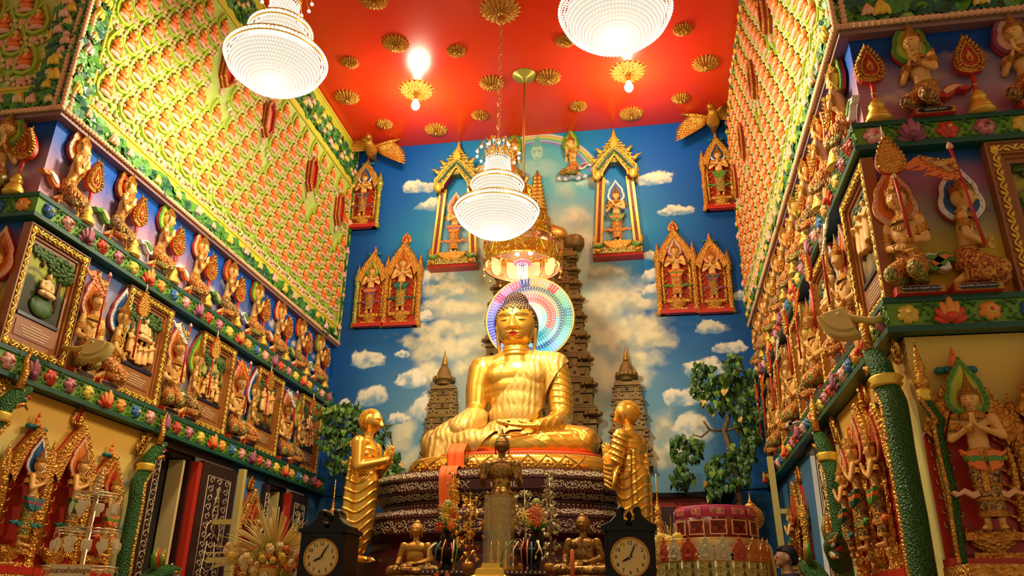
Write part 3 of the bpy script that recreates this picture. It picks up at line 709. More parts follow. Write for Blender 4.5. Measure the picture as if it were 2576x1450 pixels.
# ---- crown: tiered spire of a celestial worshipper, base at z=0 (brow band), unit = head height
def crown_mesh(m1=None, m2=None):
    b = MB(); prof = [(.41, -.04), (.46, 0), (.43, .05), (.47, .09), (.43, .14), (.36, .2), (.38, .24), (.28, .33), (.30, .37), (.20, .48), (.22, .52), (.13, .66), (.14, .7), (.06, .95), (.02, 1.2), (.005, 1.25)]
    b.lathe(prof, 0, 16, sc=(.92, 1.02))
    for i in range(11):
        a = -PI+PI*2*i/11; b.T = M4((.4*math.sin(a), -.44*math.cos(a), .1), (0, 0, a)) ; b.ell((0, 0, .06), (.07, .03, .12), 0, 6, 5); b.ell((0, -.03, .04), (.03, .02, .04), 1, 5, 4); b.T = None
    for s in (-1, 1):                                       # ear flanges
        b.tube([(s*.44, 0, .05), (s*.5, .02, -.12), (s*.47, -.02, -.35), (s*.5, -.02, -.5)], [.05, .07, .06, .02], 0, 7)
    return b.mesh('crown', [m1 or gold_fine, m2 or red])
# ---- celestial worshipper.  units: metres for a figure 1.7 m tall when standing, scaled by s
def wear_ring(b, p, q, t, r, w, m, n=1, gap=.03):
    p = np.array(p, float); q = np.array(q, float); d = (q-p)/np.linalg.norm(q-p)
    for i in range(n):
        c = p+(q-p)*t+d*(i-(n-1)/2)*gap; b.tube([c-d*w, c-d*w*.5, c+d*w*.5, c+d*w], [r*.98, r*1.12, r*1.12, r*.98], m, 12, caps=False)
lip2 = mat('lip_brown', (.55, .13, .05), .4)
head_dev = head_mesh('head', [skin, lip2, dark_line], 56, nose=1.1, lips=.62)
head_far = head_mesh('head', [skin, lip2, dark_line], 22, nose=1.1, lips=.62)
crown_me = crown_mesh()
def body_kneel(pose, voxel=.02):
    """kneels facing +x; 1.7 m person -> about 1.12 m tall without the crown. returns fused body mesh and joints"""
    b = MB()
    J = dict(pel=(0, 0, .30), ch=(.06, 0, .72), nk=(.09, 0, .93), hd=(.115, 0, 1.09))
    b.ell((0, 0, .33), (.15, .19, .14)); b.ell((.03, 0, .52), (.115, .145, .17)); b.ell((.055, 0, .70), (.125, .175, .17)); b.ell((.05, 0, .80), (.10, .19, .10))
    capsule(b, (.06, 0, .82), (.10, 0, 1.02), .065, .058)
    for s in (-1, 1):
        h = (.02, s*.09, .27); k = (.40, s*.15, .12); a = (-.10, s*.10, .09); t = (-.22, s*.10, .045)
        limb(b, [h, k], [.125, .09]); limb(b, [k, a], [.088, .06]); limb(b, [a, t], [.055, .04]); J['kn%d' % s] = k; J['an%d' % s] = a
        sh = (.05, s*.215, .82)
        if pose == 'wai': el = (.14, s*.27, .58); wr = (.27, s*.05, .76)
        else: el = (.05, s*.27, .56); wr = (.30, s*.05+.0, .50+(.03 if s > 0 else -.05))
        limb(b, [sh, el], [.075, .058]); limb(b, [el, wr], [.056, .038]); J['sh%d' % s] = sh; J['el%d' % s] = el; J['wr%d' % s] = wr
        if pose == 'wai': hand(b, (.275, s*.028, .77), (.30, -s*.06, 1), (0, -s, .0), .21, .02, .02, thumb=-s)
        else: hand(b, wr, (.4, -s*1, .1), (.9, 0, -.2), .18, .75, .05, thumb=s)
    f = None
    me = fuse(b, voxel, 3, .5, name='body', mats=[skin])
    return me, J
def body_stand(voxel=.022, pose='wai'):
    b = MB(); J = {}
    b.ell((0, 0, .95), (.17, .12, .14)); b.ell((0, -.005, 1.12), (.135, .10, .16)); b.ell((0, -.005, 1.30), (.165, .115, .16)); b.ell((0, 0, 1.40), (.185, .09, .08))
    capsule(b, (0, 0, 1.42), (0, -.015, 1.58), .062, .056)
    for s in (-1, 1):
        h = (s*.09, 0, .92); k = (s*.085, -.01, .50); a = (s*.08, .02, .09)
        limb(b, [h, k], [.10, .072]); limb(b, [k, (s*.085, .025, .33), a], [.07, .068, .042]); capsule(b, (s*.08, .02, .05), (s*.11, -.14, .035), .05, .035)
        for i in range(4): capsule(b, (s*(.085+.018*i), -.14, .025), (s*(.088+.02*i), -.19+.008*i, .022), .016, .013, 6)
        sh = (s*.215, 0, 1.41); el = (s*.30, -.07, 1.16); wr = (s*.07, -.20, 1.27)
        limb(b, [sh, el], [.072, .056]); limb(b, [el, wr], [.054, .036]); J['sh%d' % s] = sh; J['el%d' % s] = el; J['wr%d' % s] = wr
        hand(b, (s*.03, -.215, 1.28), (-s*.05, -.22, 1), (-s, 0, 0), .20, .02, .02, thumb=s)
    return fuse(b, voxel, 3, .5, name='body', mats=[skin]), J
SKA, JKA = body_kneel('wai'); SKB, JKB = body_kneel('staff'); SST, JST = body_stand()
ornate = mat('ornate_cloth', (.42, .07, .02), .45, .2, ('v', 24, .6, .02), mix=((.85, .45, .08), 26, .06))
ornate_green = mat('ornate_green', (.03, .14, .04), .45, .2, ('v', 24, .6, .02), mix=((.62, .42, .06), 26, .10))
ornate_dark = mat('ornate_dark', (.07, .025, .02), .45, .2, ('v', 24, .6, .02), mix=((.62, .38, .08), 26, .10))
def kneel_dress(J, knee=1):
    """skirt over the thighs, belt, necklace, armlets, bracelets, knee cloth, flying sash — one mesh per kind of cloth"""
    sk = MB()
    sk.lathe([(.18, .20), (.195, .30), (.175, .40), (.15, .44)], 0, 18, (.01, 0, 0), sc=(1, 1.1))
    for s in (-1, 1):
        k = np.array(J['kn%d' % s]); h = np.array((.02, s*.09, .27)); a = np.array(J['an%d' % s])
        sk.tube([h, h+(k-h)*.35, h+(k-h)*.8, k+(k-h)*.12], [.14, .137, .112, .104], 0, 14); sk.ell(k, (.118, .105, .105), 1, 12, 8)
        sk.tube([k, k+(a-k)*.4, k+(a-k)*.85], [.103, .095, .078], 1, 12)
        sk.tube([k+(h-k)*.2, k+(h-k)*.13], [.118, .118], 2, 14); sk.tube([h+(k-h)*.5, h+(k-h)*.43], [.134, .134], 2, 14)
    sk.lathe([(.165, .40), (.172, .42), (.165, .45), (.148, .46)], 2, 18, (.015, 0, 0), sc=(1, 1.12))
    sk.box((.17, 0, .32), (.05, .09, .22), 2, (0, -.35, 0))
    og = {}
    n = MB(); n.lathe([(.10, .92), (.15, .86), (.165, .81), (.13, .83), (.09, .90)], 0, 18, (.07, 0, 0), sc=(.9, 1.05))
    for i in range(7): n.ell((.19-.012*abs(i-3), (i-3)*.035, .755-.02*(3-abs(i-3))+.01), (.02, .02, .032), 0, 6, 5)
    og['necklace'] = [n]; og['armlet'] = []; og['bracelet'] = []; og['anklet'] = []
    for s in (-1, 1):
        n.ell((.03, s*.225, .86), (.07, .06, .05), 0, 8, 6); n.ell((.03, s*.26, .90), (.02, .02, .05), 0, 6, 5)
        q = MB(); wear_ring(q, J['sh%d' % s], J['el%d' % s], .5, .075, .018, 0, 3, .036); og['armlet'].append(q)
        q = MB(); wear_ring(q, J['el%d' % s], J['wr%d' % s], .78, .05, .015, 0, 3, .03); og['bracelet'].append(q)
        q = MB(); wear_ring(q, J['kn%d' % s], J['an%d' % s], .93, .07, .02, 0, 1); og['anklet'].append(q)
    return sk, og
def sash(m=0):
    b = MB(); o = [(-.13, .30), (-.22, .40), (-.34, .44), (-.46, .38), (-.56, .35), (-.47, .30), (-.36, .33), (-.30, .25), (-.20, .20), (-.12, .22)]
    b.prism(o, .05, -.07, 0, .012); i = [(-.16, .31), (-.24, .375), (-.33, .40), (-.44, .36), (-.36, .355), (-.28, .29), (-.2, .25)]
    b.prism(i, -.06, -.09, 1, .006); return b
def halo_mesh(m_in, m_rim):
    b = MB(); o = flame(.56, .86); i = [(x*.78, .06+z*.82) for x, z in o]; i2 = [(x*.62, .12+z*.7) for x, z in o]
    b.prism(o, .05, -.02, 0, .0, 3); b.ring(o, i, -.02, -.045, 1); b.ring(i, i2, -.02, -.03, 0); b.prism(i2, -.01, -.024, 2)
    for k in range(0, len(o), 2): b.ell((o[k][0]*.89, -.045, .03+o[k][1]*.93), (.018, .014, .018), 1, 6, 4)
    return b
def plaque_box(w=.62):
    b = MB(); b.box((.06, -.12, .05), (w, .30, .10), 0); b.box((.06, -.275, .05), (w*.96, .012, .085), 1)
    p = [(-.42*w, .05), (-.35*w, .018), (.35*w, .018), (.42*w, .05), (.35*w, .082), (-.35*w, .082)]
    b.prism([(x+.06, z) for x, z in p], -.27, -.288, 2)
    return b
def deva(name, label, body, J, halo, skirt, knee, sash_m, yaw=0., s=.46, text=None, hd=None, depth=.13):
    """kneeling worshipper in relief. root at the foot of its plaque on the wall face"""
    t = thing(name, label, 'relief statue')
    pb = plaque_box(.52); p = pb.build('name_plaque', [red, gold_fine, navy], t)
    R = lambda o: (setattr(o, 'rotation_euler', (0, 0, yaw)), setattr(o, 'location', (-.02 if not yaw else .05, -depth, .10)))
    bd = put(body, 'body', t); R(bd)
    h = put(hd or head_dev, 'head', t); h.scale = (.28, .28, .28); h.rotation_euler = (.06, 0, PI/2+yaw)
    off = Matrix.Rotation(yaw, 3, 'Z') @ Vector((.115*.78, 0, 1.115)); h.location = Vector(bd.location)+off
    c = put(crown_me, 'crown', t); c.scale = (.28, .28, .28); c.rotation_euler = h.rotation_euler; c.location = Vector(h.location)+Vector((0, 0, .074))
    sk, og = kneel_dress(J); R(sk.build('skirt', [skirt, knee, gold_fine], t))
    for nm, L in og.items():
        for q in L: R(q.build(nm, [gold_fine], t))
    for ch in t.children:
        if ch.name.split('.')[0] != 'name_plaque': ch.scale = tuple(p*q for p, q in zip(ch.scale, (.78, .84, 1))) if ch.name.split('.')[0] not in ('head', 'crown') else ch.scale
    sb = sash().build('sash', sash_m, t); sb.location = (-.02, -depth+.03, .10); sb.rotation_euler = (0, 0, 0 if abs(yaw) < 1 else 0)
    if abs(yaw) >= 1 and math.cos(yaw) < 0: sb.scale = (-1, 1, 1); sb.location.x += .1
    hb = halo_mesh(None, None).build('halo', halo, t); hb.location = (h.location.x-(.03 if not yaw else 0), -.09, .92); hb.scale = (.92, 1, 1)
    t.scale = (s, s, s)
    return t
HAL = {'green': [lime, green, yellowgreen, red], 'orange': [orange, peach, orange, red], 'blue': [blue, white, blue, red], 'pink': [peach, purple, pink2, red], 'red': [orange, gold_fine, red, red]}
# ------------------------------------------------------------------ upper tier: kneeling worshippers and leaf fans on stepped gold stands
def fan_thing(label=None):
    t = thing('leaf_fan', label or 'fan', 'ceremonial fan')
    b = MB(); o = teardrop(.27, .40, 40); b.prism(o, .0, -.03, 1, .0, 1)
    o2 = [(x*.98, .004+z*.985) for x, z in o]; o3 = [(x*.60, .055+z*.70) for x, z in o]; o4 = [(x*.50, .07+z*.60) for x, z in o]
    b.prism(o2, -.03, -.036, 0)
    for q, k, n in ((o, .80, 22), ):
        for i in range(1, len(o)-1, 2):
            x, z = o[i]; cx, cz = x*.80, .03+z*.9
            a = math.atan2(cz-.15, cx); b.T = M4((cx, -.04, cz), (0, -a, 0)); b.ell((0, 0, 0), (.026, .018, .017), 0, 7, 5); b.ell((.008, -.012, 0), (.012, .01, .009), 0, 6, 4); b.T = None
    b.ring(o3, o4, -.036, -.046, 0); o5 = [(x*.42, .085+z*.5) for x, z in o]; b.prism(o4, -.036, -.04, 1)
    for q in o5[::2]: b.ell((q[0], -.044, q[1]), .006, 0, 5, 4)
    o6 = [(x*.26, .11+z*.33) for x, z in o]; b.prism(o6, -.04, -.052, 0, .006); b.ell((0, -.05, .145), (.012, .01, .022), 1, 7, 5)
    b.lathe([(.012, .36), (.008, .40), (.012, .41), (.002, .46)], 0, 8, (0, -.015, 0))
    bl = b.build('fan_blade', [gold_fine, red], t); bl.location = (0, -.05, .285); bl.scale = (.66, 1, .70)
    b = MB(); b.tube([(0, -.065, .30), (.004, -.07, .25), (-.002, -.07, .19), (.002, -.07, .15)], [.012, .015, .012, .015], 0, 8); b.ell((0, -.07, .205), (.017, .017, .01), 1, 8, 5); b.build('handle', [red, gold_fine], t)
    b = MB(); b.lathe([(.072, 0), (.074, .014), (.066, .024), (.062, .03), (.066, .04), (.058, .052), (.05, .058), (.053, .066), (.045, .076), (.036, .084), (.046, .1), (.044, .118), (.03, .13), (.034, .137), (.026, .146), (.016, .165)], 0, 20, (0, -.075, 0)); b.build('stand', [gold_paint], t)
    return t
gold_paint = mat('gold_paint', (.92, .62, .08), .38, .5)
fan0 = fan_thing()
upA = [deva('kneeling_worshipper', 'x', SKA, JKA, HAL[k], sk, kn, sm, s=.46, yaw=-.7) for k, sk, kn, sm in
       (('orange', ornate, ornate_dark, [orange, white]), ('green', ornate, ornate_green, [white, green]), ('red', ornate_dark, ornate, [green, peach]))]
ZU, ZL = 4.012, 2.867
names_h = ['orange', 'green', 'red']
for side, nm, x in (('L', 'left', WL), ('R', 'right', WR)):
    for k in range(9):
        g = -1 if side == 'R' else 1
        l, r = wloc(side, 4.62+.602*k, ZU, .0, x=x); i = (k*2+(side == 'R')) % 3
        dup(upA[i], l, r, 'kneeling worshipper with %s halo, %s wall upper ledge, %s from the corner' % (names_h[i], nm, ORD[k+1]), 'kneeling worshippers on the upper ledges', (.46*g, .36, .46))
        l, r = wloc(side, 4.86+.602*k, ZU, .0, x=x)
        dup(fan0, l, r, 'gold leaf fan on stepped stand, %s wall upper ledge, %s from the corner' % (nm, ORD[k+1]), 'leaf fans on the upper ledges', (g, 1, 1.0))
# return walls
def ret(sd, X, z, off=0): return wloc(sd+'F', X, z, off, x=4.43)
for j, X in enumerate((1.455, 2.03)):
    l, r = ret('R', X, ZU); dup(fan0, l, r, 'gold leaf fan on stepped stand, right return wall, %s kneeling figure' % ['left of the green haloed', 'right of the green haloed'][j], 'leaf fans on the upper ledges', (1.06, 1, 1.0))
upR = [deva('kneeling_worshipper', 'x', SKA, JKA, HAL[k], ornate, ornate_dark, sm, s=.445, yaw=-2.35) for k, sm in (('green', [red, peach]), ('pink', [green, white]))]
for t, X, lb in ((upR[0], 1.735, 'kneeling worshipper with yellow and green halo between two leaf fans, right return wall'), (upR[1], 2.32, 'kneeling worshipper with pink halo cut by the right picture edge, upper ledge')):
    l, r = ret('R', X, ZU); t.location = l; t['label'] = lb; t['group'] = 'kneeling worshippers on the upper ledges'
l, r = ret('L', -4.51, ZU); dup(fan0, l, r, 'gold leaf fan on the short wall at the upper left picture edge', 'leaf fans on the upper ledges', (1, 1, 1))
upL = deva('kneeling_worshipper', 'kneeling worshipper with green halo cut by the left picture edge', SKA, JKA, HAL['green'], ornate, ornate_green, [blue, white], s=.46, yaw=-.8); upL.location = ret('L', -4.76, ZU)[0]; upL['group'] = 'kneeling worshippers on the upper ledges'
# ------------------------------------------------------------------ lower tier: framed relief pictures with guardians between them
def staff_fan(label):
    t = thing('fan_staff', label, 'ceremonial fan')
    b = MB(); o = teardrop(.20, .30, 36); b.prism(o, 0, -.022, 1); b.prism([(x*.97, .004+z*.98) for x, z in o], -.022, -.03, 0, .004)
    for i in range(1, len(o)-1, 2): b.ell((o[i][0]*.88, -.03, .02+o[i][1]*.92), .013, 0, 6, 4)
    b.lathe([(.012, .29), (.006, .36), (.002, .39)], 2, 7, (0, -.012, 0)); bl = b.build('fan_blade', [gold_fine, red, cream], t); bl.location = (0, 0, .46)
    b = MB(); b.tube([(0, -.012, .0), (0, -.012, .46)], .011, 0, 8); b.ell((0, -.012, .455), (.016, .016, .028), 1, 8, 6); b.build('staff', [red, cream], t)
    return t
def flag(label, cols):
    t = thing('ceremonial_flag', label, 'flag')
    b = MB(); b.tube([(0, -.012, 0), (0, -.012, .66)], .010, 0, 8); b.ell((0, -.012, .67), (.014, .014, .012), 0, 8, 5); b.lathe([(.012, .67), (.022, .685), (.016, .705), (.003, .725)], 1, 9, (0, -.012, 0)); b.build('staff', [red, pink], t)
    q = [(1130,255),(1040,255),(950,235),(870,190),(800,150),(720,140),(650,150),(590,190),(540,220),(490,220),(450,195),(400,175),(350,185),(310,200),(265,210),(330,222),(390,212),(430,250),(470,300),(530,320),(590,310),(640,285),(685,285),(690,310),(650,328),(590,330),(550,350),(620,350),(690,362),(740,350),(775,340),(770,370),(725,390),(790,390),(840,395),(835,420),(780,420),(740,425),(680,465),(760,450),(820,490),(880,490),(930,468),(925,495),(865,515),(940,520),(1000,515),(1000,545),(940,550),(900,575),(970,570),(1040,590),(1090,550),(1105,555),(1045,612),(1100,590),(1165,575)]
    K = .00044; L = lambda p: ((p[0]-1165)*K, .46+(575-p[1])*K)
    b = MB(); b.prism([L(p) for p in q], -.005, -.02, 0); b.prism([L(p) for p in ((1160,255),(1040,262),(950,242),(870,200),(800,162),(720,150),(760,215),(840,300),(940,380),(1040,450),(1160,520))], -.019, -.026, 1)
    for p in ((725,150),(745,200),(790,280),(850,340),(905,385),(965,430),(1040,475),(1120,510)): b.ell((L(p)[0], -.026, L(p)[1]), (.012, .006, .008), 2, 6, 4)
    for p in ((950,245),(1010,270),(1080,280),(1130,330),(1090,350),(1135,440)): b.ell((L(p)[0], -.027, L(p)[1]), (.010, .006, .010), 2, 6, 4)
    letters('วัดบัวขวัญ', .034, cream, t, (L((795, 250))[0], -.027, L((795, 250))[1]), (PI/2, .69, 0), ext=.002, align='LEFT')
    b.build('cloth', cols, t); return t
F1 = flag('x', [orange, ornate, gold_fine]); F2 = flag('x', [white, ornate_dark, gold_fine]); SF = staff_fan('x')
loA = deva('kneeling_guardian', 'x', SKB, JKB, HAL['orange'], ornate, ornate_green, [green, white], s=.50, yaw=-1.95, depth=.15)
loB = deva('kneeling_guardian', 'x', SKB, JKB, HAL['blue'], ornate, ornate, [green, white], s=.50, yaw=-.7, depth=.14)
loC = deva('kneeling_guardian', 'x', SKB, JKB, HAL['green'], ornate_dark, ornate, [white, orange], s=.50, yaw=-.7, depth=.14)
def frame_thing(label, w=.60, h=.90, pic=None, fw=.085, depth=.07):
    """moulded frame with a leafy gold border, painted relief and an engraved caption board"""
    t = thing('framed_relief', label, 'framed picture')
    a = [(-w/2, 0), (w/2, 0), (w/2, h), (-w/2, h)]; k = lambda d: [(-w/2+d, d), (w/2-d, d), (w/2-d, h-d), (-w/2+d, h-d)]
    b = MB(); b.ring(a, k(.012), .0, -depth, 0); b.ring(k(.012), k(fw-.02), 0, -depth+.01, 0); b.ring(k(fw-.02), k(fw), 0, -depth+.03, 0); b.ring(k(fw), k(fw+.03), 0, -depth+.045, 0)
    b.build('frame', [brown], t)
    b = MB(); o = .012+(fw-.032)/2
    def run(p, q):
        p = np.array(p); q = np.array(q); L = np.linalg.norm(q-p); n = max(4, int(L/.045)); d = (q-p)/L; nn = np.array((-d[1], d[0]))
        P = []
        for i in range(n*4+1):
            u = i/(n*4); s = p+(q-p)*u+nn*.014*math.sin(u*n*PI); P.append((s[0], -depth+.004, s[1]))
        b.tube(P, .007, 0, 5)
        for i in range(n):
            s = p+(q-p)*(i+.5)/n-nn*.012*(-1)**i; an = math.atan2(d[1], d[0])+.6*(-1)**i
            b.T = M4((s[0], -depth+.004, s[1]), (0, -an, 0)); b.ell((0, 0, 0), (.021, .009, .010), 0, 6, 4); b.ell((.012, -.002, .008), (.012, .008, .007), 0, 5, 4); b.T = None
    c = [(-w/2+o, o), (w/2-o, o), (w/2-o, h-o), (-w/2+o, h-o)]
    for i in range(4): run(c[i], c[(i+1) % 4])
    for x, z in c: b.ell((x, -depth+.002, z), (.024, .012, .024), 0, 8, 6)
    b.build('gold_border', [gold_paint], t)
    i = fw+.03; iw = w-2*i
    b = MB(); b.box((0, -.02, i+.075), (iw, .012, .15), 0); b.box((0, -.028, i+.065), (iw*.94, .006, .118), 1); b.box((0, -.03, i+.165), (iw, .014, .026), 2)
    for q in range(5): b.box((0, -.032, i+.105-.02*q), (iw*(.28 if q == 0 else .8-.07*q), .004, .005), 3)
    b.build('caption_board', [brown, mat_cap, navy, cream], t)
    pic(t, -iw/2, i+.17, iw, h-2*i-.17); return t
mat_cap = mat('caption_brown', (.34, .12, .03), .4)
paintm = attr_mat('picture_paint', .5, ('n', 60, .2, .006))
foli = mat('relief_foliage', (.02, .07, .01), .45, mix=((.07, .17, .02), 30, .2)); bark = mat('relief_bark', (.13, .06, .02), .6, bump=('w', 12, .5, .01))
# a small seated figure and a small robed figure used inside the pictures
def small_seated(m, hairm=None):
    b = MB(); b.ell((0, -.01, .05), (.085, .04, .026)); capsule(b, (-.07, -.02, .045), (.05, -.045, .035), .026, .02); capsule(b, (.07, -.02, .045), (-.04, -.045, .04), .026, .02)
    b.ell((0, 0, .11), (.042, .03, .06)); b.ell((0, 0, .155), (.052, .027, .025))
    for s in (-1, 1): limb(b, [(s*.055, 0, .155), (s*.07, -.01, .10), (s*.01, -.05, .075)], [.018, .016, .012])
    capsule(b, (0, 0, .17), (0, 0, .19), .015, .014); b.ell((0, -.004, .215), (.024, .025, .032)); b.ell((0, 0, .248), (.012, .012, .012))
    zc = .225
    return fuse(b, .0055, 2, .5, name='seated_figure', mats=[m, hairm or hair_m], face_mat=lambda c: ((c[:, 2] > .226) & (c[:, 1] > -.018)) | (c[:, 2] > .238))
def small_robed(m):
    b = MB(); b.lathe([(.05, 0), (.055, .05), (.045, .15), (.035, .2)], 0, 14, sc=(1, .7)); b.ell((0, 0, .2), (.045, .03, .04)); b.ell((0, -.004, .265), (.022, .024, .03))
    for s in (-1, 1): limb(b, [(s*.042, 0, .215), (s*.05, -.02, .16), (s*.008, -.05, .185)], [.016, .014, .01])
    return fuse(b, .0065, 2, .5, name='robed_figure', mats=[m, hair_m], face_mat=lambda c: (c[:, 2] > .275) & (c[:, 1] > -.015))
SEAT = small_seated(skin_pale); ROBE = small_robed(skin)
def tree(b, x, z0, z1, cw, ch, n=60, seed=1):
    r = np.random.RandomState(seed)
    b.tube([(x, -.012, z0), (x+.01, -.016, z0+(z1-z0)*.5), (x-.01, -.014, z1)], [.022, .017, .012], 1, 7)
    for s in (-1, 1): b.tube([(x, -.014, z0+(z1-z0)*.6), (x+s*cw*.25, -.014, z1)], [.01, .006], 1, 6)
    for i in range(n):
        a = r.rand()*2*PI; q = math.sqrt(r.rand()); b.ell((x+q*cw/2*math.cos(a), -.016-.012*r.rand(), z1+q*ch/2*math.sin(a)), (.019+.012*r.rand(), .012, .012+.008*r.rand()), 0, 6, 4)
def pic_maker(kind, seed, sky, ground):
    def pic(t, x0, z0, w, h):
        def fn(U, V):
            n = fbm(U*14+seed, V*14+seed, 4)-.5; f = lambda c: np.broadcast_to(lin(c), U.shape+(3,)); v = V/h
            col = lerp(f(ground), f((20, 26, 10)), sstep(.0, .35, .3-v+.5*n)); col = lerp(col, f((40, 62, 20)), sstep(.3, .45, v+.5*n)); col = lerp(col, f(sky), sstep(.48, .6, v+.35*n)*sstep(1.0, .75, v+.4*n))
            col = lerp(col, f((45, 70, 60)), .7*np.exp(-((v-.62-.05*np.sin(U*20))/.03)**2)); return col
        painted('picture', (x0, -.014, z0), (1, 0, 0), (0, 0, 1), w, h, .008, fn, paintm, t)
        b = MB()
        if kind == 0: tree(b, x0+w*.80, z0+h*.2, z0+h*.84, w*.7, h*.34, 120, seed); tree(b, x0+w*.3, z0+h*.75, z0+h*.92, w*.6, h*.16, 70, seed+3); b.ell((x0+w*.52, -.02, z0+h*.2), (w*.3, .02, h*.16), 0, 12, 7)
        elif kind == 1:
            for q in (.12, .3, .72, .9): tree(b, x0+w*q, z0+h*.3, z0+h*.86, w*.3, h*.25, 32, seed+int(q*50))
        elif kind == 2: tree(b, x0+w*.3, z0+h*.45, z0+h*.82, w*.5, h*.26, 60, seed); tree(b, x0+w*.85, z0+h*.5, z0+h*.8, w*.3, h*.2, 36, seed+1)
        else:
            for q in (.2, .5, .8): tree(b, x0+w*q, z0+h*.3, z0+h*.9, w*.34, h*.16, 30, seed+int(q*50))
        b.build('trees', [foli, bark], t)
        def fig(me, nm, x, z, s):
            o = put(me, nm, t); o.location = (x0+w*x, -.03, z0+h*z); o.scale = (s, s, s)
        if kind == 0: fig(SEAT, 'seated_figure', .50, .30, .85)
        elif kind == 1:
            fig(SEAT, 'seated_figure', .52, .42, .95)
            for x, z in ((.14, .18), (.3, .08), (.48, .05), (.66, .08), (.85, .15)): fig(ROBE, 'robed_figure', x, z, .72)
        elif kind == 2:
            for x, z in ((.2, .1), (.4, .06), (.6, .1), (.8, .06), (.3, .24), (.5, .22), (.7, .25)): fig(ROBE, 'robed_figure', x, z, .55)
        else:
            for x, z in ((.3, .35), (.55, .3), (.75, .36)): fig(ROBE, 'robed_figure', x, z, .95)
    return pic
kinds = [(0, (170, 175, 60), (60, 62, 25)), (1, (150, 150, 50), (150, 95, 40)), (2, (190, 190, 90), (190, 130, 50)), (3, (175, 175, 90), (150, 120, 50)), (1, (70, 70, 30), (120, 80, 30))]
desc = ['lone seated figure under a tree', 'seated teacher and listeners in a grove', 'crowd under a tree by a stream', 'standing figures among tall trees', 'dark grove with a crowd']
for side, nm, x in (('L', 'left', WL), ('R', 'right', WR)):
    g = -1 if side == 'R' else 1
    for k in range(5):
        Y = 4.71+1.185*k; kk = kinds[k] if side == 'L' else kinds[(3, 1, 3, 2, 1)[k]]; dd = desc[k] if side == 'L' else desc[(3, 1, 3, 2, 4)[k]]
        t = frame_thing('gold framed relief of %s, %s wall, %s from corner' % (dd, nm, ORD[k+1]), .66 if k else .64, .925, pic_maker(kk[0], 3*k+(20 if g < 0 else 1), kk[1], kk[2]))
        l, r = wloc(side, Y, ZL, 0, x=x); t.location = l; t.rotation_euler = (0, 0, r); t['group'] = 'framed reliefs of the lower ledges'
    for k in range(5):
        Y = 5.19+1.185*k
        wa = 'after the %s frame, %s wall' % (ORD[k+1], nm)
        for j, (pr, dy) in enumerate(((loA, 0.), ((loB, loC)[k % 2], .30))):
            if Y+dy > 9.9: continue
            l, r = wloc(side, Y+dy, ZL, 0, x=x)
            h = 'orange' if j == 0 else ('blue', 'green')[k % 2]
            dup(pr, l, r, 'kneeling guardian with %s halo %s' % (h, wa), 'kneeling guardians of the lower ledges', (.48*g, .36, .5))
            p = (F1, F2)[(k+(g < 0)) % 2] if j == 0 else SF
            l, r = wloc(side, Y+dy+(-.07 if j == 0 else .10), ZL+.27, .19, x=x)
            nf = dup(p, l, r, ('flag held by the orange haloed guardian ' if j == 0 else 'fan staff held by the %s haloed guardian ' % h)+wa, 'flags and fans of the guardians', (.78*g, .78, .78))
            for ch_ in list(nf.children):
                if g < 0 and ch_.name.startswith('lettering'): bpy.data.objects.remove(ch_)
# right return wall: two guardians and a big framed picture
def plaque_text(t, s_): letters(s_, .034, white, t, (.06, -.292, .042))
t = deva('kneeling_guardian', 'kneeling guardian with orange halo holding a fan staff, right return wall', SKB, JKB, HAL['orange'], ornate, ornate_green, [green, orange], s=.52, yaw=-2.2, depth=.15); t.scale = (.48, .48, .48); t.location = ret('R', 1.455, ZL)[0]; t['group'] = 'guardians of the right return wall'
t = deva('kneeling_guardian', 'kneeling guardian with dark blue halo holding a flag, right return wall', SKB, JKB, HAL['blue'], ornate, ornate, [white, green], s=.52, yaw=-.35, depth=.15); t.scale = (.48, .48, .48); t.location = ret('R', 1.745, ZL)[0]; t['group'] = 'guardians of the right return wall'
SF['label'] = 'fan staff held by the orange haloed guardian of the right return wall'; SF.location = ret('R', 1.44, 3.15, .24)[0]; SF.scale = (.85, .85, .85); SF.rotation_euler = (0, -.06, 0)
F1['label'] = 'orange flag with lettering held by the blue haloed guardian, right return wall'; F1.location = ret('R', 1.80, 3.08, .24)[0]; F1.scale = (.9, .9, .9); F1.rotation_euler = (0, -.1, 0)
for t_ in [x for x in bpy.data.objects if x.get('group') == 'guardians of the right return wall']: plaque_text(t_, 'พระสุทัย พ.ศ. อรุญศรี ไพรเวชช์' if 'orange' in t_['label'] else 'คุณยายเฮียง แก้วสกุล หลวงลาภา')
plaque_text(upR[0], 'คุณย่าเนียม พุฒขาว')
t = frame_thing('large gold bordered relief of standing figures at the right picture edge', .80, .95, pic_maker(3, 77, (170, 170, 60), (90, 75, 30)), .10); t.location = ret('R', 2.40, ZL)[0]
t = deva('kneeling_guardian', 'kneeling guardian cut by the left picture edge beside the first frame', SKB, JKB, HAL['orange'], ornate, ornate_green, [green, white], s=.50, yaw=-.4, depth=.14); t.location = ret('L', -4.56, ZL)[0]
SF2 = dup(SF, ret('L', -4.46, 3.13, .24)[0], 0, 'fan staff at the left picture edge beside the first frame', None, (.8, .8, .8))
t0 = [fan0, F2, loA, loB, loC]+upA
for r in t0:
    for c in list(r.children):
        for g in list(c.children): bpy.data.objects.remove(g)
        bpy.data.objects.remove(c)
    bpy.data.objects.remove(r)
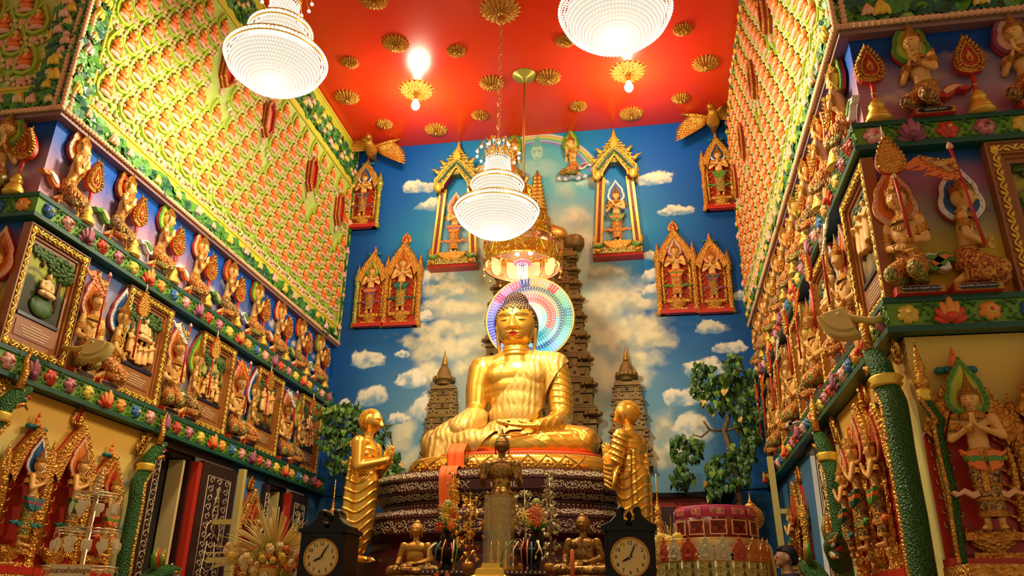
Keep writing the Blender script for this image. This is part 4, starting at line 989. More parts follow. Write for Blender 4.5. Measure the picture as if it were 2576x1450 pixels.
# ------------------------------------------------------------------ back wall reliefs
def B(px, py, Y=YB): return at_y(px, py, Y)
hole_m = temple_hole_shade
def temple_relief(name, label, cx, z0, z1, w0, w1, n, dep, mods, top):
    t = thing(name, label, 'temple relief', (cx, YB, z0)); H = z1-z0
    heights = [1.0*(.90**i) for i in range(n)]; S = sum(heights); z = 0
    for k in range(n):
        h = H*heights[k]/S; ww = lambda q: 2*(w0+(w1-w0)*(q/H)); W = ww(z); W2 = ww(z+h)
        b = MB(); d = dep*(1-.35*k/n)
        b.box((0, -d*.35, z+h/2), (W*.93, d*.7, h), 0)
        for q, e, hh in ((.02, 1.0, .05), (.08, .965, .04), (.90, .97, .04), (.95, 1.0, .05), (.52, .975, .03)):
            b.box((0, -d*.43, z+h*(q+hh/2)), ((W+(W2-W)*q)*e, d*.86, h*hh), 0)
        m = mods; cw = W*.86/m
        for i in range(m):
            x = -W*.43+cw*(i+.5)
            if i % 2 == 0:                                  # stepped block, a dark disc for the shade of a round hole
                a, c = cw*.5, h*.19; zz = z+h*.30
                o = [(-a*.6, -c), (a*.6, -c), (a*.6, -c*.5), (a, -c*.5), (a, c*.3), (a*.65, c*.3), (a*.65, c*.8), (a*.3, c*.8), (a*.3, c*1.15), (-a*.3, c*1.15), (-a*.3, c*.8), (-a*.65, c*.8), (-a*.65, c*.3), (-a, c*.3), (-a, -c*.5), (-a*.6, -c*.5)]
                b.prism([(x+p, zz+q) for p, q in o], -d*.6, -d*.88, 0, d*.03)
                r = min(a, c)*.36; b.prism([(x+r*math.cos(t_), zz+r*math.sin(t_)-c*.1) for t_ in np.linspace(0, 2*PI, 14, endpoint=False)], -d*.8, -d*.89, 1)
                for s in (-1, 1): b.box((x+s*a*.7, -d*.8, z+h*.72), (a*.16, d*.16, h*.30), 0)
                b.box((x, -d*.74, z+h*.72), (a*.5, d*.1, h*.26), 0)
            else:                                           # arched niche between pilasters, its shade a dark panel
                a = cw*.22; zz = z+h*.57; o = [(-a, 0), (a, 0), (a, h*.15)]+[(a*math.cos(t_), h*.15+a*1.1*math.sin(t_)) for t_ in np.linspace(.3, PI-.3, 7)]+[(-a, h*.15)]
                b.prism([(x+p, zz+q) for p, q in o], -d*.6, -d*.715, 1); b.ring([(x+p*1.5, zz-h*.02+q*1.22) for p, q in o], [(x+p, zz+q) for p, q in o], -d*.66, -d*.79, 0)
                for s in (-1, 1):
                    b.box((x+s*cw*.44, -d*.76, z+h*.71), (cw*.1, d*.14, h*.36), 0); b.box((x+s*cw*.44, -d*.78, z+h*.87), (cw*.17, d*.16, h*.05), 0)
                b.box((x, -d*.74, z+h*.27), (cw*.5, d*.08, h*.3), 0)
        for s in (-1, 1):                                   # ribbed corner drums
            b.lathe([(W*.055, 0), (W*.075, h*.03), (W*.075, h*.12), (W*.055, h*.15)], 0, 20, (s*W*.44, -d*.72, z+h*.74), star=-.16, sm=False)
        b.build('storey', [temple, temple_hole_shade], t); z += h
    b = MB(); top(b, H, w1, dep); b.build('spire', [temple, gold_dark], t)
    return t
def stupa_top(b, H, w, d):
    r = w*.62; K = .56
    bl = b.lathe; b.lathe = lambda pr, *a, **k: bl([(q, z*K) for q, z in pr], *a, **k)
    b.box((0, -d*.4, H+.02), (w*1.9, d*.7, .04), 0); b.box((0, -d*.4, H+.045), (w*1.6, d*.6, .03), 0)
    b.lathe([(r*.8, .10), (r*.95, .13), (r*.8, .18), (r*1.25, .20), (r*1.4, .23), (r*1.3, .29), (r*1.0, .31), (r*.9, .33), (r*.82, .42), (r*.6, .52), (r*.35, .57), (r*.28, .60)], 0, 26, (0, -d*.45, H))
    for i in range(16):
        a = 2*PI*i/16; b.box((r*1.33*math.cos(a), -d*.45+r*1.33*math.sin(a), H+.245*K), (.018, .018, .05), 0)
    pr = []; z = .6
    for i in range(7): q = r*.36*(1-i/8.); pr += [(q, z), (q*1.15, z+.018), (q*.8, z+.036)]; z += .042
    b.lathe(pr+[(.01, z), (.004, z+.09)], 1, 14, (0, -d*.45, H))
def maha_top(b, H, w, d):
    bl = b.lathe; b.lathe = lambda pr, *a, **k: bl([(q, z*.80) for q, z in pr], *a, **k)
    b.box((0, -d*.35, H+.03), (w*2.05, d*.75, .07), 0); b.box((0, -d*.35, H+.09), (w*1.85, d*.65, .06), 0)
    b.lathe([(w*.95, .1), (w*1.0, .16), (w*.95, .3), (w*.8, .36)], 0, 40, (0, -.02, H), star=-.06, sc=(1, .35))
    for s in (-1, 1): b.lathe([(.10, 0), (.14, .05), (.14, .2), (.10, .25)], 0, 20, (s*w*.95, -d*.4, H+.12), star=-.15)
    b.lathe([(w*.72, .36), (w*.8, .45), (w*.72, .6), (w*.5, .68), (w*.35, .72), (w*.33, .86), (w*.26, .88), (w*.26, .98), (w*.20, 1.0)], 1, 30, (0, -.02, H), sc=(1, .4))
    z = 1.0; pr = []
    for i in range(8): q = w*.27*(1-i/13.); pr += [(q*.75, z), (q, z+.025), (q, z+.045), (q*.7, z+.06)]; z += .083
    b.lathe(pr+[(w*.09, z), (w*.13, z+.05), (w*.04, z+.1), (.005, z+.2)], 1, 20, (0, -.02, H), sc=(1, .6))
p0 = B(1528, 1180); p1 = B(1452, 655); cxm = XM+.03
temple_relief('temple_tower', 'tall dark gold temple tower in relief behind the seated statue', cxm, p0[2]-.15, p1[2], p0[0]-cxm, p1[0]-cxm, 10, .24, 5, maha_top)
for nm, cx, yb, yt, xa, xb, lab in (('temple_stupa', 1110, 1185, 985, 50, 33, 'small stepped stupa relief on the mural left of the seated statue'), ('temple_stupa', 1585, 1180, 975, 52, 32, 'small stepped stupa relief on the mural right of the seated statue')):
    a = B(cx, yb); c = B(cx, yt); k = .0053
    temple_relief(nm, lab, a[0] if cx < 1300 else B(1597, yb)[0]-.05, a[2], c[2], xa*k, xb*k, 5, .17, 3, stupa_top)
# ------------------------------------------------------------------ standing worshippers
def deva_stand(label, halo, belt, skirt, s, loc, rz=0, cat='relief statue', yaw=0., name='standing_worshipper', halo_on=True, hd=None, sashm=None):
    t = thing(name, label, cat, loc, rz, None, s)
    bd = put(SST, 'body', t); bd.rotation_euler = (0, 0, yaw)
    h = put(hd or head_far, 'head', t); h.scale = (.27, .27, .27); h.location = (0, -.02, 1.66); h.rotation_euler = (.08, 0, yaw*1.2)
    c = put(crown_me, 'crown', t); c.scale = (.27, .27, .30); c.location = (0, -.02, 1.735); c.rotation_euler = h.rotation_euler
    b = MB(); b.lathe([(.13, .16), (.155, .2), (.15, .4), (.165, .6), (.19, .8), (.18, .95), (.15, 1.02)], 0, 20, sc=(1, .8)); b.lathe([(.165, .92), (.18, .95), (.17, 1.0), (.15, 1.02)], 1, 20, sc=(1, .82))
    b.box((0, -.15, .72), (.07, .03, .5), 1, (.04, 0, 0)); b.lathe([(.14, .16), (.17, .17), (.168, .22), (.15, .24)], 1, 18, sc=(1, .82))
    for i in range(3): b.lathe([(.165, .36+.17*i), (.18, .38+.17*i), (.168, .40+.17*i)], 1, 18, sc=(1, .82))
    b.build('skirt', [skirt, gold_fine], t).rotation_euler = (0, 0, yaw)
    b = MB()
    for k, (z, w) in enumerate(((.98, .27), (.91, .24), (.84, .20))):                # layered hip cloth with flying points
        for sd in (-1, 1):
            b.T = M4((0, -.11-.012*k, z-.07), (0, 0, 0), (sd, 1, 1)); b.prism([(.02, .06), (.12, .08), (w*.8, .05), (w, .09), (w*.92, .02), (w*.55, -.04), (.10, -.03), (.03, -.06)], .07, -.05, k % 2, .01); b.T = None
    b.build('hip_cloth', belt, t)
    for sd in (-1, 1):
        b = MB(); b.T = M4((0, -.02, .42), (0, 0, 0), (sd, 1, 1)); b.prism([(.12, .0), (.20, -.03), (.30, .03), (.40, -.01), (.46, .05), (.42, .07), (.36, .05), (.29, .1), (.20, .05), (.13, .08)], .03, -.05, 0, .01); b.T = None; b.build('sash', [sashm or belt[0]], t)
    b = MB(); b.lathe([(.10, 1.52), (.16, 1.46), (.185, 1.40), (.15, 1.41), (.09, 1.50)], 0, 18, (0, -.01, 0), sc=(1, .75))
    for i in range(7): b.ell(((i-3)*.04, -.125+.008*abs(i-3), 1.37+.02*abs(i-3)), (.022, .02, .03), 0, 6, 5)
    for sd in (-1, 1): b.ell((sd*.225, 0, 1.45), (.055, .06, .05), 0, 8, 6)
    b.build('necklace', [gold_fine], t)
    for sd in (-1, 1):
        b = MB(); wear_ring(b, JST['sh%d' % sd], JST['el%d' % sd], .5, .072, .018, 0, 3, .036); b.build('armlet', [gold_fine], t)
        b = MB(); wear_ring(b, JST['el%d' % sd], JST['wr%d' % sd], .75, .047, .015, 0, 3, .03); b.build('bracelet', [gold_fine], t)
    if halo_on:
        hb = halo_mesh(None, None).build('halo', halo, t); hb.location = (0, .12, 1.44)
    return t
# ------------------------------------------------------------------ red and gold shrine niches
def flame_scroll(b, x, z, s, m, sd=1):
    pts = [(x+sd*s*(.5*math.sin(t*2.6)*(1-t)), -.0, z+s*t*1.3) for t in np.linspace(0, 1, 8)]
    b.tube(pts, [s*.16*(1-.85*i/7) for i in range(8)], m, 6)
    b.tube([(x, 0, z+.2*s), (x-sd*.35*s, -.004, z+.35*s), (x-sd*.38*s, -.004, z+.75*s)], [s*.12, s*.09, s*.02], m, 6)
def column(b, x, z0, z1, r, m, m2, y=-.0):
    h = z1-z0
    b.lathe([(r*1.7, 0), (r*1.75, h*.03), (r*1.3, h*.05), (r*1.5, h*.08), (r*1.1, h*.11), (r, h*.13), (r, h*.46), (r*1.25, h*.48), (r*1.25, h*.52), (r, h*.54), (r*.98, h*.80), (r*1.3, h*.83), (r*1.5, h*.86), (r*1.2, h*.88), (r*1.6, h*.93), (r*1.7, h*.96), (r*1.4, h), (r*1.1, h*1.04), (r*.9, h*1.10), (r*.45, h*1.16), (r*.1, h*1.24)], m, 14, (x, y, z0))
    for i in range(10):
        z = z0+h*(.16+.065*i); 
        for a in (-2.4, -1.57, -.74): b.ell((x+r*.95*math.cos(a), y+r*.95*math.sin(a), z), (r*.28, r*.28, h*.018), m2, 5, 4)
def mini_buddha(b, z, s, m0, m1, monk=False):
    if not monk:
        o = flame(.9*s, 1.15*s, 24, z); b.prism(o, 0, -.03, 0, .008); b.prism([(x*.62, z+.16*s+(q-z)*.68) for x, q in o], -.03, -.036, 1)
    b.ell((0, -.045, z+.14*s), (.30*s, .11*s, .09*s), m0, 10, 6); b.ell((0, -.04, z+.36*s), (.15*s, .09*s, .22*s), m0, 10, 7); b.ell((0, -.045, z+.64*s), (.09*s, .09*s, .11*s), m0, 8, 6); b.ell((0, -.045, z+.76*s), (.04*s, .04*s, .05*s), m0, 6, 5)
def shrine(label, px, pyb, pya, wpx, top, cols, fig_label, halo, belt, skirt, yaw=0., Y=YB, lcol=True, rcol=True, sashm=None, s_extra=1., dims=None, fdepth=.55, bare=None):
    if dims: w, h, a, rz = dims
    else: a = B(px, pyb, Y); c = B(px, pya, Y); h = c[2]-a[2]; w = B(px+wpx/2, pyb, Y)[0]-B(px-wpx/2, pyb, Y)[0]; rz = 0
    t = thing('shrine_niche', label, 'shrine niche', tuple(a) if dims else (a[0], Y, a[2]), rz)
    def arch(k, dz=0): return [(-w/2*k, 0), (w/2*k, 0), (w/2*k, h*.66+dz), (w*.34*k, h*.80+dz), (w*.16*k, h*.91+dz), (0, h+dz*1.2), (-w*.16*k, h*.91+dz), (-w*.34*k, h*.80+dz), (-w/2*k, h*.66+dz)]
    b = MB(); b.prism(arch(.96), 0, -.035, 0); b.box((0, -.06, .025), (w*1.02, .12, .05), 0); b.build('back_panel', [red], t)
    b = MB(); o = arch(1.0); i = arch(.70, -h*.07)
    P = o[2:]; Q = i[2:]; n = len(P); V = [(x, y, z) for y in (-.03, -.10) for x, z in P]+[(x, y, z) for y in (-.03, -.10) for x, z in Q]
    F = []
    for k in range(n-1): F += [(n+k, n+k+1, 3*n+k+1, 3*n+k), (k, k+1, n+k+1, n+k), (2*n+k, 3*n+k, 3*n+k+1, 2*n+k+1)]
    b.add(V, F, 0)
    L = [np.array(q) for q in P]
    for k in range(n-1):
        m = max(2, int(np.linalg.norm(L[k+1]-L[k])/.035))
        for u in range(m):
            q = L[k]+(L[k+1]-L[k])*(u+.5)/m; b.ell((q[0], -.085, q[1]+.012), (.018, .022, .026), 0, 6, 5)
    b.build('gable', [gold_carved], t)
    for sd in (-1, 1):
        b = MB(); b.tube([(sd*w*.36, 0, h*.13), (sd*w*.38, 0, h*.5), (sd*w*.33, 0, h*.75)], [w*.05, w*.05, w*.02], 0, 6)
        for k in range(8): flame_scroll(b, sd*w*.31, h*(.15+.075*k), w*.19, 0, sd); flame_scroll(b, sd*w*.40, h*(.18+.07*k), w*.15, 0, -sd)
        o = b.build('flame_scrolls', [gold_fine], t); o.location.y = -.05
    b = MB(); b.lathe([(w*.17, 0), (w*.10, h*.03), (w*.22, h*.06), (w*.26, h*.11), (w*.24, h*.13)], 0, 16, (0, -.06, .05), sc=(1, .55)); b.box((0, -.07, .05+h*.10), (w*.62, .09, h*.035), 0); b.box((0, -.07, .06), (w*.5, .08, .03), 0)
    b.build('pedestal', [gold_carved], t)
    for sd, on in ((-1, lcol), (1, rcol)):
        if on:
            b = MB(); column(b, sd*w*.5, 0, h*.70, w*.075, 0, 1, -.05); b.build('column', cols, t)
    b = MB(); mini_buddha(b, h*1.0, w*.36, 0, 1, top == 'monk')
    if top == 'monk':
        for k in range(5): b.ell((w*.09*(k-2), -.045, h*1.0+.005*(k % 2)), (w*.07, .03, w*.05), 2, 7, 5)
    b.build('finial', [gold_fine if top != 'monk' else orange, red, tealm], t)
    fs = h*.60/1.95*s_extra*(1.0 if dims else 1.12)
    f = deva_stand(fig_label, halo, belt, skirt, fs, tuple(Vector((a[0], a[1] if dims else Y, a[2]+.05+h*.122))+Matrix.Rotation(rz, 3, 'Z') @ Vector((0, -.105 if fdepth < .6 else -.14, 0))), rz, yaw=yaw, sashm=sashm, hd=head_dev if dims else None); f.scale = (fs, fs*fdepth, fs)
    return t
gc = [gold_carved, gold_fine]; gg = [mat('naga_gold_green', (.40, .42, .06), .4, .4, ('v', 30, .6, .02)), gold_fine]
shrine('upper left shrine niche partly behind the plaque wall', 912, 580, 418, 72, 'monk', gg, 'standing worshipper with blue halo in the upper left shrine niche', HAL['blue'], [purple, green_dark], ornate_dark, 0, lcol=False)
shrine('shorter shrine niche of the lower left pair', 930, 828, 645, 74, 'monk', gg, 'standing worshipper with green halo in the shorter lower left niche', HAL['green'], [purple, orange], ornate_dark, .1, rcol=False)
shrine('taller shrine niche of the lower left pair', 1008, 826, 618, 84, 'buddha', gc, 'standing worshipper with orange halo in the taller lower left niche', HAL['orange'], [green_dark, tealm], ornate_green, .2)
shrine('taller shrine niche of the lower right pair', 1708, 795, 586, 92, 'buddha', gc, 'standing worshipper with pink halo in the taller lower right niche', HAL['pink'], [orange, green], ornate, -.2, sashm=green)
shrine('shorter shrine niche of the lower right pair', 1800, 793, 610, 84, 'monk', gc, 'standing worshipper with orange halo in the shorter lower right niche', HAL['orange'], [purple, green_dark], ornate_dark, -.25, lcol=False)
shrine('upper right shrine niche beside the plaque wall', 1817, 533, 355, 80, 'monk', gc, 'standing worshipper with blue halo in the upper right shrine niche', HAL['blue'], [green, leaf], ornate_green, -.2)
# ------------------------------------------------------------------ open pavilions with a standing figure
dg = mat('pavilion_gold', (.62, .44, .10), .36, .7, ('v', 60, .7, .01), mix=((.16, .17, .05), 45, .12))
def pavilion(label, px, pyb, pyt, wpx, flabel, halo, belt, skirt, sashm, yaw):
    a = B(px, pyb); w = B(px+wpx/2, pyb)[0]-B(px-wpx/2, pyb)[0]; h = B(px, pyt)[2]-a[2]
    t = thing('pavilion_frame', label, 'pavilion', (a[0], YB, a[2]))
    b = MB(); b.box((0, -.09, .02), (w, .18, .04), 1); b.box((0, -.10, .075), (w*.99, .20, .075), 0); b.box((0, -.09, .135), (w*.93, .17, .05), 0); b.box((0, -.08, .19), (w*.98, .16, .06), 0)
    o = [(w*.30*math.cos(q), .225-.13*math.sin(q)) for q in np.linspace(0, PI, 14)]; b.prism(o, -.05, -.205, 2, .012)
    for sd in (-1, 1):
        b.tube([(sd*w*.30, -.19, .18), (sd*w*.38, -.2, .13), (sd*w*.47, -.19, .16)], [.02, .028, .012], 3, 8); b.ell((sd*w*.40, -.2, .075), (.05, .03, .035), 2, 8, 6); b.ell((sd*w*.49, -.1, .27), (.02, .03, .07), 2, 7, 5)
    for k in range(5): b.ell((w*.16*(k-2), -.2, .1), (.018, .02, .026), 2, 6, 5)
    b.build('base', [dg, red, gold_fine, green], t)
    for sd in (-1, 1):
        b = MB(); P = [(sd*w*.40, .22), (sd*w*.30, h*.60)]
        for u, (dx, m) in enumerate(((0, 0), (.035, 2), (-.035, 2))):
            b.add([(P[0][0]+dx-.02, -.03, P[0][1]), (P[0][0]+dx+.02, -.03, P[0][1]), (P[1][0]+dx+.02, -.03, P[1][1]), (P[1][0]+dx-.02, -.03, P[1][1]), (P[0][0]+dx-.02, -.10+.015*(u > 0), P[0][1]), (P[0][0]+dx+.02, -.10+.015*(u > 0), P[0][1]), (P[1][0]+dx+.02, -.10+.015*(u > 0), P[1][1]), (P[1][0]+dx-.02, -.10+.015*(u > 0), P[1][1])],
                  [(0, 1, 5, 4), (1, 2, 6, 5), (2, 3, 7, 6), (3, 0, 4, 7), (4, 5, 6, 7)], m)
        for k in range(26):
            q = (k+.5)/26; b.ell((P[0][0]+(P[1][0]-P[0][0])*q+sd*.052, -.07, P[0][1]+(P[1][1]-P[0][1])*q), (.012, .014, .010), 1, 5, 4); b.ell((P[0][0]+(P[1][0]-P[0][0])*q, -.10, P[0][1]+(P[1][1]-P[0][1])*q), (.010, .008, .010), 3, 5, 4)
        b.build('post', [red_dark, gold_fine, gold_paint, dg], t)
    # gable: outer and inner ogee lines
    zt = h*.60; b = MB()
    O = [(w*.44, zt-.02), (w*.46, zt+h*.06), (w*.34, zt+h*.10), (w*.22, zt+h*.15), (w*.1, zt+h*.19), (0, zt+h*.215)]; I = [(w*.27, zt-.03), (w*.26, zt+h*.02), (w*.2, zt+h*.05), (w*.13, zt+h*.085), (w*.06, zt+h*.125), (0, zt+h*.15)]
    o = O+[(-x, z) for x, z in O[-2::-1]]; i = I+[(-x, z) for x, z in I[-2::-1]]; n = len(o)
    V = [(x, y, z) for q in (o, i) for y in (-.02, -.17) for x, z in q]; F = []
    for k in range(n-1): F += [(n+k, n+k+1, 3*n+k+1, 3*n+k), (k, k+1, n+k+1, n+k)]
    b.add(V, F, 0); b.add(V, [(2*n+k, 3*n+k, 3*n+k+1, 2*n+k+1) for k in range(n-1)]+[(0, n, 3*n, 2*n), (n-1, 2*n-1, 4*n-1, 3*n-1)], 1)
    for q, m, r in ((o, 2, .014), (i, 2, .016), ([((p[0]+u[0])/2, (p[1]+u[1])/2) for p, u in zip(o, i)], 3, .018)): b.tube([(x, -.172, z) for x, z in q], r, m, 6)
    for sd in (-1, 1):
        b.ell((sd*w*.38, -.15, zt+.01), (.07, .05, .085), 2, 9, 7); flame_scroll(b, sd*w*.45, zt, .10, 2, sd); flame_scroll(b, sd*w*.47, zt+h*.055, .07, 2, sd)
    b.build('gable', [dg, red_dark, gold_paint, green_dark], t)
    b = MB(); z = zt+h*.10
    for k, (ww, hh) in enumerate(((.80, .032), (.72, .036), (.56, .030), (.46, .036), (.36, .022), (.24, .022))):
        o = [(-w*ww/2, z), (w*ww/2, z), (w*ww/2*1.03, z+h*hh*.8), (-w*ww/2*1.03, z+h*hh*.8)]; b.prism(o, -.02, -.14+.01*k, 0, .01); b.box((0, -.08, z+h*hh*.85), (w*ww*1.02, .13-.01*k, .016), 1)
        if k in (0, 2):
            for sd in (-1, 1): b.tube([(sd*w*ww*.48, -.09, z+h*hh*.6), (sd*w*ww*.56, -.1, z+h*hh*1.2), (sd*w*ww*.60, -.11, z+h*hh*1.5), (sd*w*ww*.72, -.11, z+h*hh*2.0)], [.035, .03, .02, .006], 1, 7); b.ell((sd*w*ww*.56, -.1, z+h*hh*1.35), (.03, .03, .03), 3, 8, 6)
        z += h*hh
    b.prism(teardrop(w*.17, h*.09, 20, zt+h*.205), -.1, -.175, 1, .01)
    pr = []; q = w*.11
    for k in range(8): pr += [(q, z), (q*1.12, z+h*.005), (q*.8, z+h*.010)]; q *= .80; z += h*.0115
    b.lathe(pr+[(q*.6, z), (.004, h)], 1, 14, (0, -.08, 0)); b.build('tiered_roof', [dg, gold_paint, gold_fine, red], t)
    fs = h*.40/1.95; f = deva_stand(flabel, halo, belt, skirt, fs, (a[0], YB-.12, a[2]+.222), 0, yaw=yaw, sashm=sashm); f.scale = (fs, fs*.6, fs)
pavilion('gold pavilion frame on the mural right of the rainbow', 1557, 657, 325, 124, 'standing worshipper with dark halo inside the right pavilion frame', HAL['blue'], [green, orange], ornate, orange, -.45)
pavilion('gold pavilion frame on the mural behind the middle chandelier', 1143, 684, 358, 120, 'standing worshipper inside the left pavilion frame beside the middle chandelier', HAL['orange'], [orange, purple], ornate, orange, .7)
# ------------------------------------------------------------------ two kneeling worshippers on painted-wall clouds beside the rainbow
for px, py, lab, yaw, hl in ((1440, 455, 'kneeling worshipper on a curled cloud right of the painted face', -2.5, 'green'), (1283, 462, 'kneeling worshipper on a cloud half hidden by the middle chandelier', -.6, 'green')):
    p = B(px, py); t = deva('kneeling_worshipper', lab, SKA, JKA, HAL[hl], ornate, ornate_green, [white, purple], s=.50, yaw=yaw, hd=head_far); t.location = p; t.scale = (.5, .3, .5)
    for ch in list(t.children):
        if ch.name.split('.')[0] in ('name_plaque',): bpy.data.objects.remove(ch)
    b = MB()
    for k in range(9): b.ell((-.36+.09*k, -.1, .06+.03*math.sin(k*1.9)), (.09, .12, .07), k % 2, 10, 6)
    for k in range(5): b.tube([(-.3+.15*k+.05*math.cos(a)*(1-a/8), -.22, .06+.05*math.sin(a)*(1-a/8)) for a in np.linspace(0, 6, 10)], .014, 1, 5)
    b.build('cloud', [white, blu3], t)
# ------------------------------------------------------------------ ceiling rosettes
def rosette(tiers, R):
    b = MB(); b.lathe([(R*.6, 0), (R*.55, -.012), (R*.3, -.035), (R*.2, -.045), (R*.1, -.05)], 1, 20)
    for k in range(tiers):
        n = 20-2*k; r = R*(1-.17*k); z = -.012-.011*k
        for i in range(n):
            a = 2*PI*(i+.5*(k % 2))/n; b.T = M4((0, 0, z), (0, 0, a)) @ M4((r*.70, 0, 0), (0, -.10-.10*k, 0))
            l = r*.34; w = r*.13
            b.add([(-l, 0, .012), (-l*.5, w, 0), (l*.25, w*.8, -.005), (l, 0, .02), (l*.25, -w*.8, -.005), (-l*.5, -w, 0), (0, 0, -.026), (l*.3, 0, -.02)], [(0, 1, 6), (1, 2, 7, 6), (2, 3, 7), (3, 4, 7), (4, 5, 6, 7), (5, 0, 6), (0, 5, 4, 3, 2, 1)], 0, False)
    b.T = None; b.ell((0, 0, -.062), (R*.13, R*.13, .025), 1, 12, 7); b.ell((0, 0, -.082), (R*.06, R*.06, .02), 0, 8, 6)
    return b.mesh('ceiling_rosette', [gold_carved, gold_dark])
RM = {'big': rosette(5, .27), 'mid': rosette(5, .19), 'small': rosette(4, .135)}
ros = [(880,150,'small'),(873,238,'mid'),(968,305,'small'),(1097,320,'mid'),(995,103,'mid'),(1148,122,'small'),(1237,203,'mid'),(1207,283,'small'),(1379,188,'mid'),(1455,260,'small'),(1588,280,'mid'),(1712,240,'small'),
       (1775,153,'mid'),(1717,67,'small'),(1422,96,'small'),(1258,14,'big'),(1048,217,'big'),(1580,170,'big'),(940,-8,'mid'),(1640,60,'small')]
where = ['third from the plaque wall in the left row', 'near the left plaque wall', 'beside the left bird', 'left of the middle chandelier chain near the mural', 'left of the bright reflection', 'right of the bright reflection', 'behind the middle chandelier chain', 'left of the chain near the mural',
         'right of the rod plate', 'right of the rod near the mural', 'below the right bulb', 'near the right bird', 'near the right plaque wall', 'beside the right chandelier at the top', 'peeking out left of the right chandelier', 'holding the middle chandelier chain', 'around the left bulb', 'around the right bulb', 'cut by the top picture edge', 'hidden above the right chandelier']
szn = {'big': 'large', 'mid': 'medium', 'small': 'small'}
for (px, py, k), wh in zip(ros, where):
    p = at_z(px, py+(6 if k != 'big' else 10), ZC); o = put(RM[k], 'ceiling_rosette', None, (p[0], p[1], ZC))
    tag(o, '%s gold rosette on the red ceiling, %s' % (szn[k], wh), 'ceiling rosette', 'gold rosettes on the ceiling')
bulb_m = mat('bulb_glow', (1, 1, 1), .5, emit=(1, .86, .6), es=40)
for px, py, wh in ((1048, 217, 'left'), (1580, 170, 'right')):
    p = at_z(px, py+10, ZC); t = thing('light_bulb', 'lit white bulb under the %s large ceiling rosette' % wh, 'light bulb', (p[0], p[1], ZC-.075))
    b = MB(); b.lathe([(.03, 0), (.035, -.02), (.03, -.07), (.028, -.09)], 0, 14); b.build('socket', [gold_dark], t)
    b = MB(); b.lathe([(.026, -.09), (.04, -.12), (.058, -.17), (.055, -.205), (.035, -.235), (.005, -.245)], 0, 18); b.build('bulb', [bulb_m], t)
    bpy.data.objects['ceiling_bulb_lamp' if wh == 'left' else 'ceiling_bulb_lamp.001'].location = (p[0], p[1], ZC-.50)
# ------------------------------------------------------------------ birds in the ceiling corners
for s, (px, py), wh in ((-1, (938, 362), 'left'), (1, (1790, 285), 'right')):
    p = at_y(px, py, 9.75); t = thing('bird_figure', 'gold bird with spread wings in the %s corner of the ceiling' % wh, 'bird ornament', (p[0], p[1], min(p[2], ZC-.16)), 0); t.scale = (s*1.15, 1.15, 1.15); t.rotation_euler = (-.25, -s*.22, -s*.1)
    b = MB(); limb(b, [(0, .12, -.02), (0, .0, -.04), (.01, -.14, -.05)], [.05, .085, .06]); limb(b, [(.01, -.14, -.05), (.0, -.22, -.02), (-.01, -.27, -.06)], [.05, .042, .04]); capsule(b, (-.01, -.28, -.06), (-.02, -.35, -.09), .022, .008); limb(b, [(0, .12, -.02), (0, .3, .03)], [.045, .02])
    put(fuse(b, .012, 3, mats=[gold_fine], name='body'), 'body', t)
    for sd in (-1, 1):
        b = MB(); n = 11
        for i in range(n):
            ang = -.30+.95*i/n; l = .50-.022*i; b.T = M4((sd*.04, .03-.006*i, .01), (0, -sd*ang, 0)); b.ell((sd*l/2, 0, 0), (l/2, .010, .032), 0, 10, 5)
        b.T = None; b.tube([(sd*.04, -.04, .02), (sd*.2, -.05, .13), (sd*.36, -.04, .24)], [.03, .026, .01], 0, 7); b.build('wing', [gold_fine], t)
# ------------------------------------------------------------------ crystal chandeliers
cryst = bpy.data.materials.new('glow_crystal'); cryst.use_nodes = True; nt = cryst.node_tree; bs = nt.nodes['Principled BSDF']
bs.inputs['Base Color'].default_value = (.06, .05, .03, 1); bs.inputs['Specular IOR Level'].default_value = .1; bs.inputs['Roughness'].default_value = .4; bs.inputs['Emission Color'].default_value = (1, .96, .86, 1); bs.inputs['Emission Strength'].default_value = 1.05  # beads glow by emission, standing in for lamplight caught in the crystal
core_m = mat('glow_core', (.03, .025, .02), .8, spec=.05, emit=(1, .86, .62), es=.85)  # glowing shell added to fill the bowls with brightness, no real lamp
for m in (cryst, core_m, bulb_m): m.cycles.emission_sampling = 'NONE'
chain_m = mat('chain_gold', (.75, .45, .12), .3, .9)
def bowl_net(b, prof, n, m=0, step=.030, r=.0108):
    """vertical bead strands and rings over a profile of (radius, z)"""
    P = np.array(prof, float); seg = np.linalg.norm(np.diff(P, axis=0), axis=1); cum = np.r_[0, np.cumsum(seg)]; L = cum[-1]; k = max(2, int(L/step))
    octv = np.array([(1, 0, 0), (0, 1, 0), (-1, 0, 0), (0, -1, 0), (0, 0, 1.2), (0, 0, -1.2)], float); octf = [(0, 1, 4), (1, 2, 4), (2, 3, 4), (3, 0, 4), (1, 0, 5), (2, 1, 5), (3, 2, 5), (0, 3, 5)]
    for i in range(k+1):
        s = L*i/k; rr = np.interp(s, cum, P[:, 0]); z = np.interp(s, cum, P[:, 1]); m2 = max(6, min(n, int(2*PI*rr/.026)))
        for j in range(m2):
            a = 2*PI*(j+.5*(i % 2))/m2; b.add(octv*r+np.array((rr*math.cos(a), rr*math.sin(a), z)), octf, m, False)
def ring_beads(b, R, z, n, r, m):
    for j in range(n): a = 2*PI*j/n; b.ell((R*math.cos(a), R*math.sin(a), z), r, m, 7, 5)
